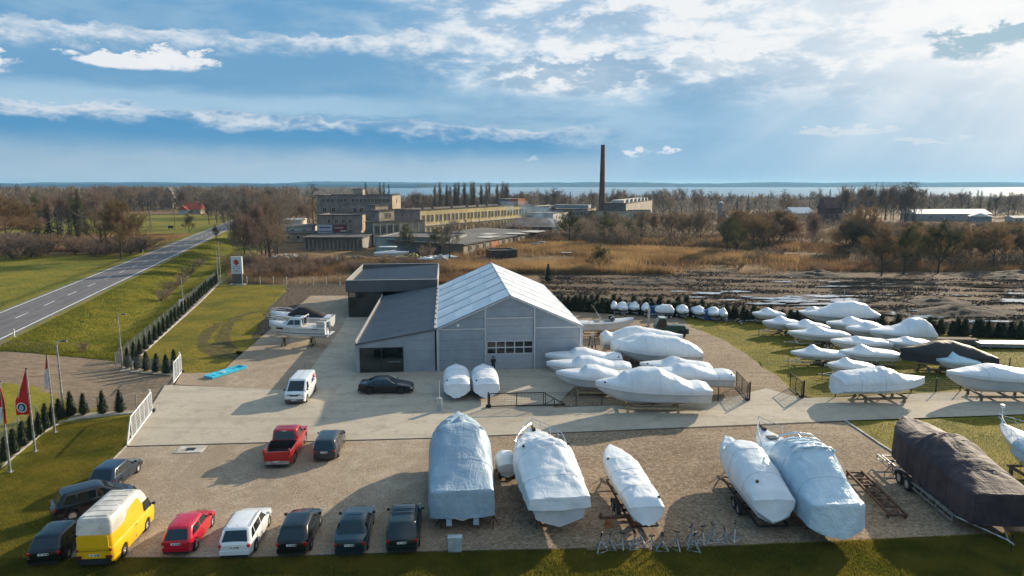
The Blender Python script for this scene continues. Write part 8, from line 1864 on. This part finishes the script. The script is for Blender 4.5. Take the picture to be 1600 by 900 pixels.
belt(24, 800, 1040, 410, 520, 12.5, 16.5, ['greybroad', 'greybroad', 'broad', 'spruce'], 'along the shore behind the chimney', 'shore trees behind the chimney', 1.0)
belt(1, 863, 867, 400, 404, 17.5, 17.8, ['pine'], 'with a dark crown left of the chimney', 'pine left of chimney', 1.2)
belt(26, 1030, 1330, 400, 520, 11.5, 17.0, ['greybroad', 'broad', 'greybroad', 'spruce', 'pine'], 'along the shore right of the chimney', 'shore trees right of the chimney', 1.0)
belt(20, 1315, 1440, 330, 380, 16.5, 19.3, ['greybroad', 'greybroad', 'tall'], 'in the tall grove on the right shore', 'tall grove on the right shore', .8)
belt(2, 1415, 1432, 335, 345, 20.0, 20.6, ['pine'], 'with a bushy top rising above the right grove', 'pines above the grove', 1.1)
belt(20, 1440, 1640, 400, 500, 11.5, 16.0, ['greybroad', 'greybroad', 'spruce'], 'along the shore at far right', 'shore trees at far right', 1.1)
belt(40, 985, 1340, 215, 320, 8.5, 12.5, ['broad', 'tall', 'warm', 'tall'], 'in the tall scrub in the middle distance', 'tall scrub wood', 1.1)
belt(26, 1170, 1370, 190, 240, 8.0, 11.5, ['tall', 'warm', 'broad'], 'at the front of the tall scrub', 'front of the tall scrub wood', 1.1)
belt(38, 1330, 1660, 180, 262, 7.5, 10.5, ['broad', 'tall', 'greybroad', 'warm'], 'in the bare wood at right', 'bare wood at right', 1.1)
belt(26, 1360, 1650, 158, 190, 8, 10.5, ['mossy', 'warm', 'broad', 'greybroad'], 'at the front of the bare wood at right', 'front of the bare wood', .95)
belt(18, 900, 1010, 205, 290, 5, 9.0, ['broad', 'mossy', 'bush'], 'in the thicket below the chimney', 'thicket below the chimney', 1.1)
belt(22, 450, 700, 142, 165, 1.8, 3.2, ['bush', 'redbush', 'warmbush'], 'in the brown scrub before the junk yard', 'scrub before the junk yard', 1.2)
belt(20, 830, 1000, 215, 240, 2.0, 4.0, ['bush', 'redbush'], 'in the low scrub between reeds and factory', 'low scrub below the factory', 1.2)
belt(34, 1050, 1400, 150, 230, 1.4, 3.0, ['bush', 'redbush', 'warmbush'], 'in the brown rough ground before the scrub wood', 'bushes on the rough ground', 1.4)
belt(6, 125, 165, 82, 100, .8, 1.3, ['warmbush'], 'tufting from the road bank', 'low tufts on the road bank', .6) if False else None
g = G(130, 556); plant('redbush', g.x, g.y, 1.3, 'small reddish bush on the grass above the earth road', None, .8)
for q in range(5): g = G(280 + q * 13, 470 - q * 13); plant('bush', g.x - 4, g.y + 2, 2.2, 'bare bush on the bank outside the long thuja row', 'bushes outside the long thuja row', 1.2)
# --- far masses (nobody could count them)
def mass(name, label, n, fx, m_, seed, wid=.35, hmul=1.0):
    rs = np.random.RandomState(seed); X, Y, H = fx(rs, n); Z0 = rs.rand(n) ** .7 * H; a = rs.rand(n) * 6.283; L = (.25 + .75 * rs.rand(n)) * H * .35; w = wid * (.5 + rs.rand(n))
    dx, dy = np.cos(a) * w, np.sin(a) * w; lx, ly = rs.randn(n) * L * .35, rs.randn(n) * L * .35
    V = np.empty((n, 3, 3)); V[:, 0] = np.stack([X - dx, Y - dy, Z0], 1); V[:, 1] = np.stack([X + dx, Y + dy, Z0], 1); V[:, 2] = np.stack([X + lx, Y + ly, Z0 + L], 1)
    me_ = bpy.data.meshes.new(name); me_.vertices.add(3 * n); me_.vertices.foreach_set('co', V.ravel()); me_.loops.add(3 * n); me_.loops.foreach_set('vertex_index', np.arange(3 * n, dtype=np.int32)); me_.polygons.add(n); me_.polygons.foreach_set('loop_start', np.arange(0, 3 * n, 3, dtype=np.int32)); me_.update(); me_.validate(); me_.materials.append(m_)
    return tag(inst(name, me_), label, None, None, 'stuff')
def fwood(px0, px1, Y0, Y1, h0, h1):
    def f(rs, n):
        Y = Y0 + (Y1 - Y0) * rs.rand(n); px = px0 + (px1 - px0) * rs.rand(n); X = (px - 800) / FPX * Y * 1.0; cl = np.sin(X * .11) * np.sin(Y * .07 + X * .03) * .5 + .5; cl2 = np.sin(X * .31 + Y * .2) * .5 + .5
        H = (h0 + (h1 - h0) * (.6 * cl + .4 * cl2)) * (.75 + .25 * rs.rand(n)); return X, Y, np.where((px > 980) & (Y < 420), np.clip(np.minimum(H, 19 - Y * np.where(px < 1345, .040, .0545)), .6, 99), H)
    return f
tag(mass('far_wood', 'bare far woodland filling the left horizon', 60000, fwood(-120, 470, 520, 900, 9, 17.5), twig_brown, 3, .5), cat='woodland')
tag(mass('far_wood', 'bare far woodland at the left horizon behind the nearer wood', 40000, fwood(-200, 600, 900, 1700, 8, 16), twig_grey, 4, .9), cat='woodland')
tag(mass('shore_thicket', 'low bare thicket along the near lake shore', 60000, fwood(560, 1750, 430, 720, 5, 10.5), twig_grey, 5, .45), cat='thicket')
tag(mass('scrub_thicket', 'brown brushwood filling the middle distance at right', 38000, fwood(940, 1720, 205, 400, 1.5, 5.5), twig_brown, 6, .2), cat='thicket')
tag(mass('scrub_thicket', 'brown brushwood round the factory sheds', 26000, fwood(640, 1000, 250, 420, 2, 6), twig_brown, 7, .25), cat='thicket')
# reeds and dry grass
reed_m = mat('dry_reeds', (.40, .265, .125), .9, color2=(.20, .125, .065), scale=.09, detail=6, spec=.1, leaf=.5); reed2_m = mat('brown_dead_grass', (.26, .165, .085), .95, color2=(.16, .10, .06), scale=.15, spec=.1, leaf=.4)
def freed(x0f, Y0, Y1, h0, h1, px0, px1, thr=-.1):
    def f(rs, n):
        Y = Y0 + (Y1 - Y0) * rs.rand(n * 3) ** 1.1; px = px0 + (px1 - px0) * rs.rand(n * 3); X = (px - 800) / FPX * Y; v = np.sin(X * .09 + np.sin(Y * .06) * 2) + np.sin(Y * .13 + X * .05 + 1) + .6 * np.sin(X * .33) * np.sin(Y * .29); k = np.where(v + rs.randn(n * 3) * .5 > thr)[0][:n]; k = np.resize(k, n)
        return X[k], Y[k], (h0 + (h1 - h0) * rs.rand(n))
    return f
def blades(name, label, n, fx, m_, seed, w=.05):
    rs = np.random.RandomState(seed); X, Y, H = fx(rs, n); a = rs.rand(n) * 6.283; dx, dy = np.cos(a) * w, np.sin(a) * w; lx, ly = rs.randn(n) * H * .18, rs.randn(n) * H * .18; Z = np.zeros(n) - .05
    V = np.empty((n, 3, 3)); V[:, 0] = np.stack([X - dx, Y - dy, Z], 1); V[:, 1] = np.stack([X + dx, Y + dy, Z], 1); V[:, 2] = np.stack([X + lx, Y + ly, H], 1)
    me_ = bpy.data.meshes.new(name); me_.vertices.add(3 * n); me_.vertices.foreach_set('co', V.ravel()); me_.loops.add(3 * n); me_.loops.foreach_set('vertex_index', np.arange(3 * n, dtype=np.int32)); me_.polygons.add(n); me_.polygons.foreach_set('loop_start', np.arange(0, 3 * n, 3, dtype=np.int32)); me_.update(); me_.validate(); me_.materials.append(m_)
    return tag(inst(name, me_), label, None, None, 'stuff')
blades('reeds', 'rusty dry reeds behind the hall and the mud', 150000, freed(0, 146, 235, .8, 2.0, 700, 1250, .2), reed_m, 21, .06)['category'] = 'reeds'
blades('reeds', 'darker dead grass between reeds and wood', 120000, freed(0, 150, 260, .5, 1.3, 700, 1660, -.8), reed2_m, 22, .07)['category'] = 'dead grass'
blades('reeds', 'brown dead grass and brambles before the junk yard', 70000, freed(0, 131, 172, .4, 1.3, 352, 760, -.9), reed2_m, 23, .05)['category'] = 'dead grass'
blades('reeds', 'tawny dry grass between the left hand fields', 40000, freed(0, 195, 262, .4, 1.2, 40, 300, -.3), reed_m, 24, .08)['category'] = 'dead grass'
tag(mass('scrub_thicket', 'undergrowth between the bare trees at far right', 16000, fwood(1330, 1720, 160, 215, 1, 3), twig_brown, 8, .15), cat='thicket')
# clods of turned mud
def fmud(rs, n):
    X = 6 + 110 * rs.rand(n); Y = 107 - .335 * np.clip(X - 7, 0, 70) + 55 * rs.rand(n) ** 1.2; v = np.sin(X * .21 + np.sin(Y * .5) * 1.5) + np.sin(Y * .9 + X * .12) + rs.randn(n) * .5; k = np.where(v > .1)[0]; k = np.resize(k, n)
    return X[k] + rs.randn(n) * .3, Y[k] + rs.randn(n) * .3, .04 + .16 * rs.rand(n) ** 2
blades('mud_clods', 'dark clods and ruts of the churned mud field', 45000, fmud, mudm, 41, .16)['category'] = 'mud'
# grass tufts: near lawns and verge
grass_m = mat('grass_tufts', (.25, .205, .035), .9, color2=(.12, .125, .02), scale=.35, detail=6, spec=.15, leaf=.5)
def ftuft(polys, h0, h1):
    from mathutils.geometry import tessellate_polygon
    tr = []
    for pl in polys:
        P = [G(*p) if len(p) == 2 else Vector(p) for p in pl]
        for t_ in tessellate_polygon([P]): a, b_, c_ = (P[i] for i in t_); tr.append((a.x, a.y, b_.x, b_.y, c_.x, c_.y, abs((b_.x - a.x) * (c_.y - a.y) - (b_.y - a.y) * (c_.x - a.x))))
    T = np.array(tr)
    def f(rs, n):
        # bare earth shows where the low noise is high
        k = rs.choice(len(T), n, p=T[:, 6] / T[:, 6].sum()); u, v = rs.rand(n), rs.rand(n); s_ = u + v > 1; u[s_], v[s_] = 1 - u[s_], 1 - v[s_]
        X = T[k, 0] + u * (T[k, 2] - T[k, 0]) + v * (T[k, 4] - T[k, 0]); Y = T[k, 1] + u * (T[k, 3] - T[k, 1]) + v * (T[k, 5] - T[k, 1]); X = X + .0
        return X, Y, h0 + (h1 - h0) * rs.rand(n)
    return f
blades('grass', 'rough grass blades of the verge along the bottom', 190000, ftuft([[(-60, 873), (400, 873.5), (672, 864), (1150, 854), (1420, 842), (1640, 831), (1680, 930), (-80, 930)]], .05, .19), grass_m, 31, .03)['category'] = 'grass'
blades('grass', 'rough grass blades of the lower left lawn', 90000, ftuft([[(0, 735), (64, 682), (97, 663), (205, 650), (195, 696), (110, 782), (38, 872), (-60, 880)]], .04, .11), grass_m, 32, .022)['category'] = 'grass'
blades('grass', 'grass blades of the upper lawn', 60000, ftuft([[(225, 583), (218, 560), (340, 448), (446, 449), (418, 484), (402, 530), (360, 566), (344, 582), (282, 584)]], .04, .10), grass_m, 33, .03)['category'] = 'grass'
blades('grass', 'grass blades under the right hand fleet', 90000, ftuft([[(1085, 513), (1180, 500), (1400, 520), (1650, 530), (1650, 610), (1500, 609), (1305, 618), (1256, 618), (1228, 598), (1182, 564), (1132, 530)], [(1335, 662), (1640, 650), (1650, 820), (1380, 697)]], .04, .12), grass_m, 34, .03)['category'] = 'grass'
def fbank(rs, n):
    Y = 72 + 160 * rs.rand(n) ** 1.4; sgn = rs.rand(n) < .75; s_ = np.where(sgn, 1.5 + 14 * rs.rand(n), -9.5 - 40 * rs.rand(n)); X = road_edge_x(Y) + s_ / .9638
    return X, Y, .05 + .18 * rs.rand(n)
gb = blades('grass', 'tussocky grass on the road bank', 120000, fbank, mat('bank_grass', (.215, .205, .032), .9, color2=(.11, .125, .02), scale=.25, detail=6, spec=.15, leaf=.5), 35, .04); gb['category'] = 'grass'
co = np.empty(len(gb.data.vertices) * 3); gb.data.vertices.foreach_get('co', co); co = co.reshape(-1, 3); co[:, 2] += terrain_z(co[:, 0], co[:, 1]) + .03; gb.data.vertices.foreach_set('co', co.ravel()); gb.data.update()

# thin blue smoke drifting from the yard behind the sheds
sm = bpy.data.materials.new('smoke'); sm.use_nodes = True; _t = NT(sm.node_tree); sm.node_tree.nodes.clear(); _v = _t.n.new('ShaderNodeVolumePrincipled'); _v.inputs['Color'].default_value = (.55, .75, .95, 1)
_t.put(_v.inputs['Density'], _t.mul(_t.smooth(_t.noise(_t.coord('Object'), .35, 4, .6), .42, .62), .11)); _o = _t.n.new('ShaderNodeOutputMaterial'); _t.l.new(_v.outputs[0], _o.inputs['Volume'])
x0 = XatY(874, 250, 2); tag(MB().tube([(x0, 250, .5), (x0 - 1, 250, 4), (x0 - 4.5, 250, 8), (x0 - 12, 250, 10.5), (x0 - 22, 251, 11.5)], [1.0, 2.0, 2.8, 3.0, 1.6], 10).build('smoke', sm), 'thin bluish smoke rising behind the sheds left of the chimney', None, None, 'stuff')
# ================================================================== AIR
hz_ = MB().box((0, 2500, 31.5), (26000, 24000, 78)); hm_ = bpy.data.materials.new('air_haze'); hm_.use_nodes = True; nt = hm_.node_tree; nt.nodes.clear(); vo = nt.nodes.new('ShaderNodeVolumePrincipled'); vo.inputs['Color'].default_value = (.40, .72, 1.0, 1); vo.inputs['Density'].default_value = 0.00008; vo.inputs['Anisotropy'].default_value = .2
ou = nt.nodes.new('ShaderNodeOutputMaterial'); nt.links.new(vo.outputs[0], ou.inputs['Volume'])
HZ = hz_.build('haze', hm_); tag(HZ, 'pale blue air haze over the whole plain', None, None, 'stuff')
